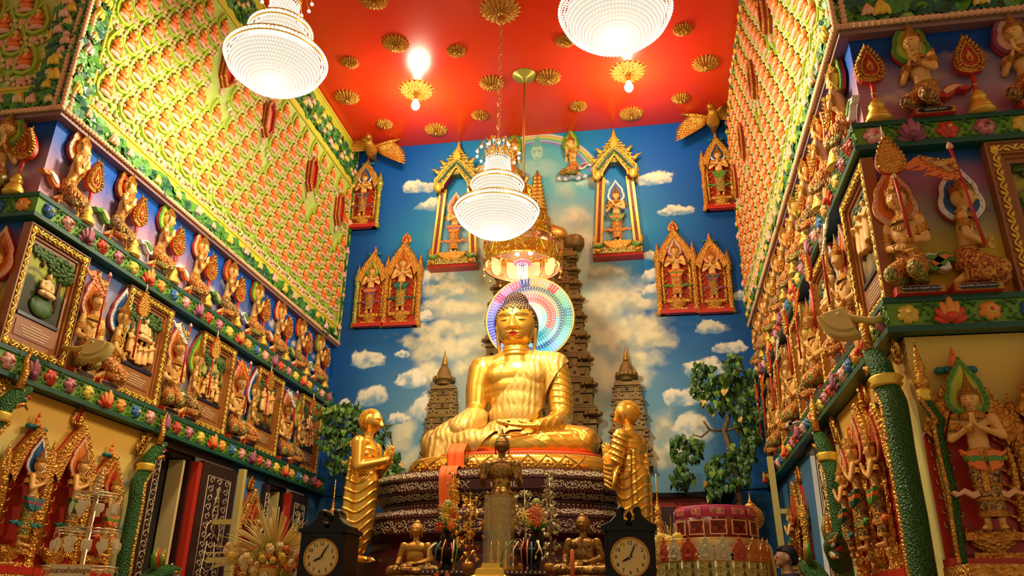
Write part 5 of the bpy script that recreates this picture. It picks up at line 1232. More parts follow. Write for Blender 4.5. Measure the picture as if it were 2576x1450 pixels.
def make_chandelier():
    t = thing('crystal_chandelier', 'x', 'chandelier')
    # tiers from the bottom: big bowl, small bowl, neck, crown.  origin at the bottom tip
    R1, R2 = .43, .27
    b = MB(); bowl_net(b, [(.03, 0), (.12, .012), (.22, .05), (.22, .05), (.30, .10), (.40, .19), (R1, .25), (R1, .28)], 110); ring_beads(b, R1+.01, .29, 84, .016, 0); b.build('lower_bowl', [cryst], t)
    b = MB(); bowl_net(b, [(.16, .44), (.20, .47), (R2, .56), (R2, .60)], 70); ring_beads(b, R2+.008, .605, 56, .015, 0); b.build('upper_bowl', [cryst], t)
    b = MB(); bowl_net(b, [(R1-.03, .30), (.30, .35), (.19, .41), (.16, .45)], 90); bowl_net(b, [(R2-.02, .62), (.19, .66), (.15, .74), (.125, .90), (.135, .95)], 60); b.build('neck_strands', [cryst], t)
    for R, z in ((R1, .285), (R2, .60), (.14, .95)):
        b = MB(); b.tube([(R*math.cos(a), R*math.sin(a), z-.01) for a in np.linspace(0, 2*PI, 48, endpoint=False)], .008, 0, 6, closed=True); b.tube([(R*math.cos(a), R*math.sin(a), z+.04) for a in np.linspace(0, 2*PI, 48, endpoint=False)], .006, 0, 6, closed=True)
        n = int(R*110)
        for j in range(n):
            a = 2*PI*j/n; b.tube([(R*math.cos(a)+.018*math.cos(q)*-math.sin(a), R*math.sin(a)+.018*math.cos(q)*math.cos(a), z+.016+.022*math.sin(q)) for q in np.linspace(0, 2*PI, 7, endpoint=False)], .0045, 0, 4, closed=True)
        b.build('gold_ring', [gold], t)
    b = MB(); b.lathe([(.02, .02), (.18, .04), (.35, .16), (.39, .25), (.30, .30), (.15, .38), (.13, .44), (.20, .50), (.24, .58), (.15, .64), (.11, .72), (.10, .92), (.02, .95)], 0, 32); b.build('glow_core', [core_m], t)
    b = MB()
    for j in range(14):
        a = 2*PI*j/14; ca, sa = math.cos(a), math.sin(a)
        b.tube([(ca*(.10+.13*u), sa*(.10+.13*u), .98+.15*math.sin(u*PI*.95)) for u in np.linspace(0, 1, 9)], .005, 0, 5); b.ell((ca*.235, sa*.235, .985), .018, 1, 7, 5)
        b.tube([(ca*(.06+.06*u), sa*(.06+.06*u), .98+.20*math.sin(u*PI*.8)) for u in np.linspace(0, 1, 7)], .004, 0, 5); b.ell((ca*.125, sa*.125, 1.1), .014, 1, 7, 5)
    b.lathe([(.05, .94), (.02, 1.0), (.015, 1.12), (.03, 1.16), (.01, 1.22)], 0, 12); b.build('crown', [gold, cryst], t)
    return t
ch = make_chandelier()
def chain(t, z0, z1):
    b = MB(); n = int((z1-z0)/.05)
    for i in range(n):
        z = z0+(i+.5)*(z1-z0)/n; r = .014; h = .03
        ax = (1, 0) if i % 2 else (0, 1)
        b.tube([(ax[0]*r*math.cos(a), ax[1]*r*math.cos(a), z+h*math.sin(a)) for a in np.linspace(0, 2*PI, 8, endpoint=False)], .0045, 0, 5, closed=True)
    b.tube([(.02*math.cos(z*40), .02*math.sin(z*40), z) for z in np.linspace(z0, z1, 60)], .004, 0, 4)
    b.build('chain', [chain_m], t); b = MB(); b.lathe([(.015, z1-.12), (.04, z1-.10), (.05, z1-.03), (.03, z1)], 0, 14); b.build('ceiling_cup', [gold_dark], t)
spots = [((1248, 593), 7.27, 1.0, 'middle crystal chandelier in front of the mural, hung on a long chain'), ((684, 219), 5.25, 1.0, 'crystal chandelier before the left plaque wall, cut by the top edge'), ((1551, 104), 5.0, 1.0, 'crystal chandelier at the top right of the red ceiling')]
for k, ((px, py), Y, s, lab) in enumerate(spots):
    p = at_y(px, py, Y); o = ch if k == 0 else dup(ch); o.location = p; o.scale = (s, s, s); tag(o, lab, 'chandelier', 'crystal chandeliers')
    nm = ['chandelier_lamp.002', 'chandelier_lamp', 'chandelier_lamp.001'][k]; bpy.data.objects[nm].location = (p[0], p[1]-.0, p[2]-.12)
for o in [x for x in bpy.data.objects if x.get('category') == 'chandelier']: chain(o, 1.2, ZC-.14-o.location.z)
# ------------------------------------------------------------------ tiered gold parasol hung on a rod
p = at_y(1310, 690, 8.58); t = thing('tiered_parasol', 'tiered gold metal parasol hanging on a rod above the seated statue', 'ceremonial parasol', (p[0]+.02, 8.58, p[2]))
foil = mat('gold_foil', (.75, .48, .06), .22, .95, ('v', 40, .5, .01)); copper = mat('copper_inside', (.85, .45, .22), .3, .7)
zb = .08; tiers = [(.475, .33), (.36, .19), (.275, .19), (.19, .20), (.12, .20)]
z = zb; b = MB()
for k, (R, h) in enumerate(tiers):
    b = MB(); b.lathe([(R, z), (R*1.01, z+.015), (R*.985, z+.03), (R*.975, z+h-.03), (R*.985, z+h-.015), (R*.96, z+h)], 0, 40)if 0 else None
    V = []; n = 44; pr = [(R*.99, z), (R*1.015, z+.012), (R*.985, z+.03), (R*.965, z+h*.9), (R*.985, z+h*.95), (R*.94, z+h), ((tiers[k+1][0] if k < 4 else .03)*.96, z+h+.01)]
    for r, q in pr:
        for j in range(n): a = 2*PI*j/n; V.append((r*math.cos(a), r*math.sin(a), q))
    b.add(V, [(i*n+j, i*n+(j+1) % n, (i+1)*n+(j+1) % n, (i+1)*n+j) for i in range(len(pr)-1) for j in range(n)], 0, True)
    m = max(5, int(R*26))
    for j in range(m):                                        # rounded panels, outside and inside
        a = 2*PI*(j+.5)/m; hw = PI/m*.62
        for rr, mm in ((R*1.0, 0), (R*.955, 1)):
            o = [(rr*math.cos(a+hw*u), rr*math.sin(a+hw*u), z+h*.92-h*.72*(1-max(0, abs(u)-.35)/.65*.35)*(.8+.2*math.cos(u*1.5))) for u in np.linspace(-1, 1, 9)]
            b.tube(o+[(rr*math.cos(a+hw), rr*math.sin(a+hw), z+h*.9), (rr*math.cos(a-hw), rr*math.sin(a-hw), z+h*.9)], .007, mm, 5, closed=True)
        for u in range(5): a2 = 2*PI*j/m; b.ell((R*1.0*math.cos(a2), R*1.0*math.sin(a2), z+h*(.15+.17*u)), .012, 0, 6, 4)
    b.build('tier', [foil, copper], t); z += h
b = MB()
V = [(.462*math.cos(2*PI*j/44), .462*math.sin(2*PI*j/44), q) for q in (.085, .39) for j in range(44)]; b.add(V, [(j, 44+j, 44+(j+1) % 44, (j+1) % 44) for j in range(44)]+[tuple(range(87, 43, -1))], 0, True)
for j in range(11):
    a = 2*PI*(j+.5)/11; o = [(.452*math.cos(a+.2*u), .452*math.sin(a+.2*u), q) for u, q in ((-1, .34), (-1, .2), (-.7, .13), (0, .11), (.7, .13), (1, .2), (1, .34))]; b.add(o, [tuple(range(7))], 1, False)
b.build('lining', [copper, peach], t)
b = MB()
for j in range(16): a = 2*PI*j/16; b.tube([(.47*math.cos(a), .47*math.sin(a), .08), (.47*math.cos(a), .47*math.sin(a), .03)], .003, 0, 4); b.lathe([(.006, 0), (.014, -.012), (.020, -.035), (.004, -.05)], 0, 7, (.47*math.cos(a), .47*math.sin(a), .03))
b.build('bells', [gold_dark], t)
b = MB(); bowl_net(b, [(.10, .14), (.075, .13)], 30, 1, .02); 
for j in range(14):
    a = 2*PI*j/14; L = .16+.04*(j % 2); b.beads([(.06*math.cos(a), .06*math.sin(a), .12-L*u) for u in np.linspace(0, 1, 9)], .009, 0)
b.lathe([(.02, .19), (.09, .16), (.095, .145), (.03, .15)], 1, 18); b.build('crystal_pendant', [cryst, mat('pendant_pink', (.85, .25, .45), .3)], t)
for j in range(3):
    a = 2*PI*j/3+.4; b = MB(); b.ell((.10*math.cos(a), .10*math.sin(a), .29), .028, 0, 10, 7); b.build('bulb', [bulb_m], t)
b = MB(); zt = ZC-p[2]; b.tube([(0, 0, z), (0, 0, zt-.05)], .014, 0, 10); b.lathe([(.05, z), (.07, z+.03), (.03, z+.06), (.09, z+.12), (.02, z+.14)], 0, 12, star=-.3); b.lathe([(.03, zt-.1), (.04, zt-.05), (.16, zt-.012), (.165, zt)], 1, 30); b.build('rod', [gold_dark, mat('plate_olive', (.42, .38, .06), .35, .4)], t)
lamp('parasol_bulb_lamp', (p[0], 8.58, p[2]+.24), 6, r=.06)
# ------------------------------------------------------------------ the great seated statue
BX, BY, BZ = -1.44, 8.15, 2.68
gold_statue = mat('statue_gold', (1.0, .58, .09), .31, .88, ('n', 14, .04, .02))
gold_statue2 = mat('statue_gold_robe', (.98, .56, .085), .28, .9)
net_m = mat('gold_net_cloth', (.74, .40, .05), .45, .5, ('w', 5, .28, .03), mix=((.92, .64, .20), 240, .12))
sg = thing('seated_statue', 'giant gold seated statue with dark curled hair and a gold net robe', 'seated statue', (BX, BY, BZ))
b = MB()
b.ell((0, .13, .98), (.37, .20, .22), seg=24, rings=16); b.ell((0, .13, .80), (.32, .185, .26), seg=24, rings=16); b.ell((0, .125, .68), (.295, .185, .27), seg=24, rings=16); b.ell((0, .125, .86), (.335, .19, .24), seg=24, rings=16); b.ell((0, .13, .55), (.29, .19, .28), seg=24, rings=16); b.ell((0, .14, .26), (.42, .30, .24), seg=24, rings=16)
b.ell((-.15, .04, .98), (.19, .10, .15), seg=16, rings=12); b.ell((.15, .04, .98), (.19, .10, .15), seg=16, rings=12)
capsule(b, (-.36, .13, 1.10), (.36, .13, 1.10), .125, .125, 20); capsule(b, (0, .12, 1.08), (0, .10, 1.34), .17, .135, 24); capsule(b, (-.30, .13, 1.08), (0, .12, 1.20), .12, .13, 16); capsule(b, (.30, .13, 1.08), (0, .12, 1.20), .12, .13, 16)
for z, r in ((1.20, .150), (1.245, .147), (1.285, .143)): b.tube([(r*math.cos(a), .11+r*math.sin(a), z) for a in np.linspace(0, 2*PI, 28, endpoint=False)], .017, 0, 8, closed=True)
limb(b, [(-.395, .13, 1.07), (-.43, .12, .86), (-.435, .10, .60), (-.42, -.08, .45), (-.50, -.28, .30)], [.145, .135, .118, .115, .13], 18); limb(b, [(-.44, -.14, .40), (-.66, -.26, .20)], [.12, .15], 18)
limb(b, [(.42, .13, 1.07), (.48, .12, .80), (.50, .08, .52), (.47, -.02, .43)], [.145, .135, .122, .118], 18); limb(b, [(.49, .05, .46), (.46, -.22, .36), (.32, -.385, .305)], [.12, .10, .07], 18)
hand(b, (.32, -.39, .305), (-1, -.14, .02), (0, -.25, 1), .42, .10, .06, -1, 1.0)
limb(b, [(-.22, .10, .20), (-.55, -.05, .20), (-.77, -.16, .165)], [.21, .20, .165], 20); limb(b, [(-.77, -.16, .155), (-.35, -.36, .14), (.10, -.40, .14)], [.155, .13, .075], 18)
limb(b, [(.22, .10, .20), (.52, -.05, .20), (.735, -.14, .175)], [.21, .20, .175], 20); limb(b, [(.735, -.14, .155), (.35, -.34, .13), (-.15, -.38, .10)], [.16, .135, .09], 18)
capsule(b, (.06, -.42, .15), (.30, -.40, .185), .055, .06, 14); capsule(b, (.30, -.40, .185), (.40, -.37, .20), .055, .045, 14)
for i in range(5): capsule(b, (-.22-.02*i, -.40+.012*i, .06+.008*i), (-.34-.012*i, -.395+.02*i, .055+.010*i), .024-.002*i, .020-.002*i, 8)
def ridge(s, p, w, h): u = (s % p)-p/2; return h*np.exp(-(u/w)**2)
def pleats(co, nr):
    x, y, z = co.T; d = np.zeros(len(co))
    arm = sstep(.36, .40, x)*sstep(.40, .50, z)*sstep(1.13, 1.08, z)
    d += arm*ridge(z+.25*(y-.1)+.18*(x-.45), .072, .007, .008)
    fo = sstep(.31, .35, x)*sstep(.24, .30, z)*sstep(.46, .42, z)*sstep(-.02, -.08, y)*sstep(.52, .5, x)
    d += fo*ridge(x-.5*z, .055, .006, .007)
    leg = sstep(.12, .2, x)*sstep(.33, .28, z)*sstep(.10, .02, y); d += leg*ridge(x+1.15*z+.2*np.sin(z*7), .15, .007, .007)
    leg2 = sstep(-.1, -.15, x)*sstep(.36, .30, z)*sstep(.10, .02, y); d += leg2*ridge(-x*.8+.9*z, .14, .007, .006)
    tor = sstep(.16, .22, x)*sstep(.36, .32, x)*sstep(.34, .4, z)*sstep(.70, .62, z)*sstep(.1, .0, y); d += tor*ridge(z+.4*x, .085, .007, .006)
    return d
bme = fuse(b, .0095, 5, .5, disp=pleats, mats=[gold_statue]); body = put(bme, 'body', sg)
n = len(bme.vertices); co = np.empty(n*3); bme.vertices.foreach_get('co', co); co = co.reshape(-1, 3); nr = np.empty(n*3); bme.vertices.foreach_get('normal', nr); nr = nr.reshape(-1, 3)
# the net robe: a shell lifted off the body inside the draped region
x, y, z = co.T
lline = .19-.725*(1.19-z); rline = .56-(1.09-z)*.56
m1 = (x > lline) & (x < rline) & (z > .30) & (y < .24) & (nr[:, 1] < .75) & ~((z < .52) & (y < -.2) & (x > .02))
m1 |= (x > .19) & (x < .56) & (z > 1.085)
m2 = (x < -.02-1.05*(.30-z)) & (z < .56) & (y < .26) & (x > -.97) & ~((x > -.3) & (z > .30) & (y > .0)) & ((nr[:, 2] > -.35) | (y < -.15))
msk = m1 | m2
pv = np.empty(len(bme.polygons)*4, np.int32); bme.polygons.foreach_get('vertices', pv); pv = pv.reshape(-1, 4)
keep = msk[pv].all(1); f = pv[keep]; used = np.unique(f); remap = -np.ones(n, int); remap[used] = np.arange(len(used))
off = .030+.0016*np.sin(co[used, 0]*92-co[used, 2]*66+1.5*np.sin(co[used, 2]*9))*(co[used, 2] > .42)+.003*np.sin(co[used, 0]*70+co[used, 2]*30+co[used, 1]*20)*(co[used, 2] <= .42)
V = co[used]+nr[used]*off[:, None]
b = MB(); b.add(V, remap[f].tolist(), 0, True); o = b.build('robe', [net_m], sg); s_ = o.modifiers.new('s', 'SMOOTH'); s_.iterations = 26; s_.factor = .5; s_ = o.modifiers.new('t', 'SOLIDIFY'); s_.thickness = .008
# hanging end of the robe over the right knee and its frilled hem
b = MB(); NX, NZ = 30, 24; V = []
for j in range(NZ+1):
    for i in range(NX+1):
        u = i/NX; v = j/NZ; xx = -.93+.60*u; zt = .20+.06*math.sin(u*2.5)
        zb = (.00-.23*(u/.45) if u < .45 else -.23+.33*(u-.45)/.55); zz = zt+(zb-zt)*v
        fy = -.36-.05*math.sin(PI*u)-.06*v; fy += .34*max(0, (.28-u)/.28)**1.6
        V.append((xx, fy-.012*math.sin(u*34+v*2)*(.3+.7*v), zz))
b.add(V, [(j*(NX+1)+i, j*(NX+1)+i+1, (j+1)*(NX+1)+i+1, (j+1)*(NX+1)+i) for j in range(NZ) for i in range(NX)], 0, True)
o = b.build('robe_end', [net_m], sg); s_ = o.modifiers.new('t', 'SOLIDIFY'); s_.thickness = .01
b = MB(); b.tube([np.array(V[NZ*(NX+1)+i])+np.array((0, -.006, .004*math.sin(i*2.4))) for i in range(NX+1)], .016, 0, 6); b.tube([np.array(V[j*(NX+1)+NX])+np.array((0, -.006, 0)) for j in range(NZ+1)], .013, 0, 6); b.build('hem', [mat('hem_gold', (.85, .48, .05), .5, .4, ('n', 90, .6, .01))], sg)
# head
hs = .53
hm = head_mesh('head', [gold_statue, lip, gold_statue], 170, w=.80, open_eyes=False, nose=.95, jawk=.13, lobe=-.62, sq=1, lips=.78)
hd = put(hm, 'head', sg); hd.location = (0, .07, 1.555); hd.scale = (hs, hs, hs); hd.rotation_euler = (.12, 0, 0)
hv = np.array([q.co for q in hm.vertices])
def face_y(x, z): d = (hv[:, 0]-x)**2+(hv[:, 2]-z)**2+(hv[:, 1] > 0)*9; return hv[np.argmin(d), 1]
b = MB()
for s in (-1, 1):
    for dz, r in ((.0, .007), (.022, .004)): b.tube([(s*u, face_y(s*u, .155+dz-.9*(u-.16)**2-.25*max(0, .09-u))-.004, .155+dz-.9*(u-.16)**2-.25*max(0, .09-u)) for u in np.linspace(.045, .31, 16)], r, 0, 6)
    b.tube([(s*u, face_y(s*u, .022+2.2*(u-.175)**2)-.004, .022+2.2*(u-.175)**2) for u in np.linspace(.075, .275, 16)], [.003+.006*math.sin(PI*i/15) for i in range(16)], 0, 6)
o = b.build('face_lines', [dark_line], sg); o.location = hd.location; o.scale = hd.scale; o.rotation_euler = hd.rotation_euler
b = MB(); yu = face_y(0, .205)-.006; b.tube([(.036*math.cos(a), yu, .205+.036*math.sin(a)) for a in np.linspace(0, 2*PI, 16, endpoint=False)], .008, 0, 6, closed=True); b.ell((0, yu, .205), (.016, .014, .016), 1, 8, 6); o = b.build('forehead_mark', [gold_statue, dark_line], sg); o.location = hd.location; o.scale = hd.scale; o.rotation_euler = hd.rotation_euler
b = MB(); b.T = Matrix.Translation((0, -.07, -1.555)); R = (.232, .262, .280); cc = np.array((0, .075, 1.555))
NF = 760; ga = PI*(3-math.sqrt(5))
for i in range(NF):
    zz = 1-2*(i+.5)/NF; r = math.sqrt(1-zz*zz); a = i*ga; q = np.array((r*math.cos(a), r*math.sin(a), zz)); p = cc+q*R
    fr = -q[1]; lim = .46+.04*max(0, fr) if fr > .42 else (-.30+.76*max(0, (fr+.05)/.47) if fr > -.05 else -.62)
    if zz > lim and not (zz > .93): b.ell(p, .0185, 0, 8, 6)
for i in range(150):
    zz = 1-1.15*(i+.5)/150; r = math.sqrt(max(0, 1-zz*zz)); a = i*ga; b.ell((.125*r*math.cos(a), .08+.135*r*math.sin(a), 1.80+.125*zz), .018, 0, 8, 6)
b.ell((0, .085, 1.565), (.216, .25, .268), 0, 28, 18) if 0 else None
b.ell((0, .08, 1.80), (.115, .125, .115), 0, 18, 12)
v, ff = sph_tpl(28, 18); vv = v*np.array((.226, .254, .274))+cc+np.array((0, .012, .0)); kp = [q for q in ff if all(v[k][2] > (.50 if v[k][1] < -.42 else (-.26+.76*max(0, (-v[k][1]+.05)/.47) if v[k][1] < .05 else -.62)) for k in q)]; b.add(vv, kp, 0, True)
o = b.build('hair', [hair_m], sg); o.location = hd.location; o.rotation_euler = hd.rotation_euler
# ------------------------------------------------------------------ coloured light disc behind the head
DC = at_y(1333, 803, 8.75); R = .53
t = thing('light_disc', 'round halo disc of coloured rings and white light points behind the statue head', 'halo lamp', tuple(DC)); t.rotation_euler = (-.0, 0, 0)
em = bpy.data.materials.new('disc_glow'); em.use_nodes = True; nt = em.node_tree; bs = nt.nodes['Principled BSDF']; a_ = nt.nodes.new('ShaderNodeAttribute'); a_.attribute_name = 'Col'
nt.links.new(a_.outputs['Color'], bs.inputs['Emission Color']); bs.inputs['Base Color'].default_value = (.05, .05, .05, 1); bs.inputs['Specular IOR Level'].default_value = .2; bs.inputs['Emission Strength'].default_value = .9; bs.inputs['Roughness'].default_value = .4
rb = [0, .1, .2, .3, .4, .50, .59, .68, .78, .83, .97]; NS = 96; V = [(0, 0, 0)]; cols = [(1, 1, 1)]; F = []
def disc_col(r, a):
    d = math.degrees(a) % 360; hues = [(0, (30, 190, 160)), (40, (150, 225, 90)), (75, (250, 175, 60)), (100, (60, 70, 160)), (120, (235, 110, 160)), (150, (225, 140, 220)), (180, (30, 60, 230)), (215, (130, 120, 250)), (250, (150, 190, 255)), (290, (40, 225, 235)), (330, (90, 225, 200)), (360, (30, 190, 160))]
    for (d0, c0), (d1, c1) in zip(hues, hues[1:]):
        if d0 <= d <= d1: h = np.array(c0)+(np.array(c1)-np.array(c0))*(d-d0)/(d1-d0); break
    w = np.array((250, 250, 255))
    if r < .45: c = w*.6+h*.4 if r > .25 else w*.8+h*.2
    elif r < .55: c = np.array((235, 90, 60)) if d < 140 or d > 330 else (h*.6+np.array((40, 120, 140))*.4)
    elif r < .64: c = np.array((255, 190, 80))*.7+h*.3 if d < 170 else h*.6+w*.4
    elif r < .74: c = h*np.array((.45, .55, .75)) if d < 120 or d > 280 else np.array((45, 60, 215))*.8+h*.2
    elif r < .80: c = h*.35+w*.62
    else:
        k = int(d/15); sp = {3: (245, 70, 40), 5: (250, 190, 80), 6: (60, 60, 140), 7: (240, 110, 150), 9: (240, 40, 120), 12: (30, 60, 235), 13: (60, 60, 220), 0: (20, 160, 150), 23: (60, 200, 150), 20: (150, 220, 255)}; c = np.array(sp.get(k, tuple(h*.72+w*.28)))
    return lin(np.clip(c, 0, 255))
me_v = []; me_c = []
for k in range(len(rb)-1):
    for j in range(NS):
        a0, a1 = 2*PI*j/NS, 2*PI*(j+1)/NS; c = disc_col((rb[k]+rb[k+1])/2, (a0+a1)/2); i0 = len(me_v)
        for r, a in ((rb[k], a0), (rb[k], a1), (rb[k+1], a1), (rb[k+1], a0)): me_v.append((R*r*math.cos(a), -.02, R*r*math.sin(a))); me_c.append(c)
        F.append((i0, i0+1, i0+2, i0+3))
b = MB(); b.add(me_v, F, 0); o = b.build('colour_rings', [em], t); at = o.data.color_attributes.new('Col', 'FLOAT_COLOR', 'POINT'); at.data.foreach_set('color', np.c_[np.array(me_c), np.ones(len(me_c))].astype(np.float32).ravel())
led = mat('led_white', (1, 1, 1), .4, emit=(.9, .97, 1), es=2.0)
for m in (em, led): m.cycles.emission_sampling = 'NONE'
b = MB()
for r, nn in ((.15, 12), (.22, 18), (.29, 24), (.36, 30), (.43, 36), (.525, 60), (.565, 60), (.615, 66), (.655, 66), (.70, 72), (.75, 72), (.86, 80), (.90, 80), (.94, 80), (.975, 150)):
    for j in range(nn): a = 2*PI*j/nn; b.ell((R*r*math.cos(a), -.023, R*r*math.sin(a)), .0052 if r < .97 else .004, 0, 5, 3)
b.build('light_points', [led], t)
b = MB(); b.tube([(R*math.cos(a), -.01, R*math.sin(a)) for a in np.linspace(0, 2*PI, 72, endpoint=False)], .012, 0, 8, closed=True); b.lathe([(R*.99, 0), (R*.5, .02), (.01, .02)], 1, 60); b.T = None; b.build('rim', [gold, gold_dark], t) if 0 else None
b = MB(); b.tube([(R*math.cos(a), -.01, R*math.sin(a)) for a in np.linspace(0, 2*PI, 72, endpoint=False)], .012, 0, 8, closed=True); b.prism([(R*.99*math.cos(a), R*.99*math.sin(a)) for a in np.linspace(0, 2*PI, 60, endpoint=False)], .02, -.012, 0); b.box((0, .03, -1.25), (.05, .04, 1.5), 0); b.build('rim', [gold_dark], t)
lamp('halo_disc_lamp', (DC[0], DC[1]-.06, DC[2]+.28), 3.0, (.7, .85, 1), .15)
# ------------------------------------------------------------------ cushion, seat cloth, pedestal
def oval(rx, ry, z, n=72, e=2.6):
    A = np.linspace(0, 2*PI, n, endpoint=False); c, s = np.cos(A), np.sin(A)
    return np.c_[rx*np.sign(c)*np.abs(c)**(2/e), ry*np.sign(s)*np.abs(s)**(2/e), np.full(n, z)]
def loft(b, rings, m=0, sm=True):
    n = len(rings[0]); b.add(np.concatenate(rings), [(i*n+j, i*n+(j+1) % n, (i+1)*n+(j+1) % n, (i+1)*n+j) for i in range(len(rings)-1) for j in range(n)]+[tuple(range(n-1, -1, -1)), tuple((len(rings)-1)*n+j for j in range(n))], m, sm)
t = thing('lotus_cushion', 'oval gold cushion with diamond and blossom relief under the seated statue', 'cushion', (BX-.03, BY, BZ-.20))
CXR, CYR = 1.06, .62; prof = [(.93, 0), (.985, .03), (1.0, .09), (.985, .15), (.955, .185), (.92, .20)]
b = MB(); loft(b, [oval(CXR*k, CYR*(k-.0), z) for k, z in prof]); b.build('pad', [gold_statue2], t)
def on_cush(a, z, out=0):
    k = np.interp(z, [q[1] for q in prof], [q[0] for q in prof]); c, s = math.cos(a), math.sin(a); e = 2/2.6
    return np.array(((CXR*k+out)*math.copysign(abs(c)**e, c), (CYR*k+out)*math.copysign(abs(s)**e, s), z))
def a_of_x(x): return -math.acos(max(-1, min(1, math.copysign(abs(x/CXR)**1.3, x))))
b = MB(); xs = np.arange(-.92, .93, .185)
for x0 in xs:
    for sgn in (1, -1):
        b.tube([on_cush(a_of_x(x0+sgn*(u-.5)*.185), .01+.175*u, .006) for u in np.linspace(0, 1, 8)], .006, 0, 5)
        b.tube([on_cush(a_of_x(x0+sgn*(u-.5)*.185+.012), .01+.175*u, .005) for u in np.linspace(0, 1, 8)], .003, 0, 5)
for x0 in xs[:-1]+.0925:
    c = on_cush(a_of_x(x0), .095, .006); an = math.atan2(c[1]/CYR**2, c[0]/CXR**2)
    b.T = M4(c, (0, 0, an+PI/2)); b.ell((0, 0, 0), (.014, .014, .014), 1, 8, 6)
    for dx, dz in ((.032, 0), (-.032, 0), (0, .026), (0, -.026)): b.ell((dx, 0, dz), (.026 if dx else .018, .010, .016 if dx else .022), 1, 8, 6); b.ell((dx*1.2, -.009, dz*1.2), .006, 0, 6, 4)
    b.T = None
b.build('blossom_relief', [gold_dark, gold_statue2], t)
b = MB(); b.beads([on_cush(a, .19, .004) for a in np.linspace(-PI-.1, .1, 130)], .009, 0); b.build('bead_edge', [gold], t)
b = MB(); loft(b, [oval(.95, .52, 0, 60), oval(.96, .525, .02, 60), oval(.93, .5, .045, 60)]); o = b.build('seat_cloth', [mat('seat_red', (.80, .07, .01), .6)]); o.location = (BX-.02, BY+.0, BZ); tag(o, 'red orange seat cloth between the gold cushion and the seated statue', 'cloth')
# orange sash hanging from the robe down the pedestal
b = MB(); V = []; NX, NZ = 12, 40; PTH = np.array([(7.66, 2.80), (7.50, 2.69), (7.485, 2.52), (7.24, 2.505), (7.15, 2.455), (7.115, 2.40), (7.115, 2.28), (7.13, 2.10)]); sg_ = np.r_[0, np.cumsum(np.hypot(*np.diff(PTH, axis=0).T))]
for j in range(NZ+1):
    v = j/NZ; yy = np.interp(v*sg_[-1], sg_, PTH[:, 0]); zz = np.interp(v*sg_[-1], sg_, PTH[:, 1]); cx = -1.90+.05*v; hw = .085-.005*v
    for i in range(NX+1): u = i/NX*2-1; V.append((cx+hw*u, yy-.01*math.sin(u*7+v*3)-.01-.03*abs(u)*0+.10*0, zz))
b.add(V, [(j*(NX+1)+i, j*(NX+1)+i+1, (j+1)*(NX+1)+i+1, (j+1)*(NX+1)+i) for j in range(NZ) for i in range(NX)], 0, True); o = b.build('orange_sash', [orange_cloth]); s_ = o.modifiers.new('t', 'SOLIDIFY'); s_.thickness = .006; tag(o, 'orange cloth strip hanging from the statue robe down the dark pedestal', 'cloth')
PX, PY = -1.49, 8.15
t = thing('tiered_pedestal', 'tiered dark maroon pedestal with pearl scroll inlay under the seated statue', 'pedestal', (PX, PY, 0))
pp = [(1.30, 2.48), (1.30, 2.475), (1.33, 2.465), (1.385, 2.40), (1.385, 2.385), (1.37, 2.375), (1.37, 2.28), (1.36, 2.27), (1.24, 2.20), (1.24, 2.185), (1.25, 2.18), (1.25, 2.145), (1.30, 2.14), (1.34, 2.13), (1.46, 2.06), (1.46, 2.04), (1.45, 2.03), (1.45, 1.90), (1.36, 1.83), (1.36, 1.78), (1.5, 1.7), (1.52, 1.5), (1.6, 1.42), (1.62, .9), (1.66, .85), (1.7, .05), (1.7, 0)]
KY = .72
b = MB(); loft(b, [oval(r, r*KY, z, 72, 2.4) for r, z in pp[::-1]], 0, False); b.build('tiers', [maroon], t)
def on_ped(a, r, z, out): c, s = math.cos(a), math.sin(a); e = 2/2.4; return np.array(((r+out)*math.copysign(abs(c)**e, c), (r*KY+out)*math.copysign(abs(s)**e, s), z))
def inlay_band(za, ra, zb, rb_, n, seed, dense=1):
    b = MB(); h = abs(za-zb); A0, A1 = -PI+.12, -.12
    P = lambda a, v: on_ped(a, ra+(rb_-ra)*v, za+(zb-za)*v, .003)
    w = (A1-A0)/n
    for i in range(n):
        ac = A0+w*(i+.5); sg_ = 1 if i % 2 else -1
        pts = []
        for q in range(20):
            th = q/19*8.0; r = .46*(1-.85*q/19); pts.append(P(ac+w*.52*r/.46*math.cos(th)*sg_*.9, .5+r*.9*math.sin(th)*sg_))
        b.tube(pts, [.005*(1-.4*q/19) for q in range(20)], 0, 4)
        for th in np.arange(.3, 6.5, .6):
            r = .46*(1-.85*th/8); c = P(ac+w*.52*(r+.12)/.46*math.cos(th)*sg_*.9, .5+(r*.9+.12)*math.sin(th)*sg_)
            b.ell(c, (.0085, .004, .006), 0, 5, 4)
        b.tube([P(ac-w*.5, .5), P(ac-w*.35, .9), P(ac-w*.15, .97)], .005, 0, 4); b.tube([P(ac-w*.5, .5), P(ac-w*.62, .1), P(ac-w*.8, .04)], .005, 0, 4)
        b.ell(P(ac, .5), (.012, .005, .010), 0, 6, 4)
    b.build('pearl_inlay', [pearl], t)
inlay_band(2.46, 1.335, 2.405, 1.38, 38, 1); inlay_band(2.365, 1.37, 2.29, 1.37, 26, 2); inlay_band(2.26, 1.345, 2.21, 1.255, 32, 3); inlay_band(2.12, 1.355, 2.065, 1.452, 36, 4); inlay_band(2.02, 1.45, 1.91, 1.45, 24, 5)
b = MB()
for z, r in ((2.47, 1.322), (2.39, 1.386), (2.272, 1.362), (2.192, 1.242), (2.137, 1.31), (2.05, 1.461)): b.beads([on_ped(a, r, z, .001) for a in np.linspace(-PI+.1, -.1, 90)], .004, 0, 5, 3)
for a in np.linspace(-PI+.12, -.12, 70): b.ell(on_ped(a, 1.25, 2.163, .002), (.013, .005, .011), 0, 4, 3)
tag(b.build('pearl_dots', [pearl], t), kind='stuff')
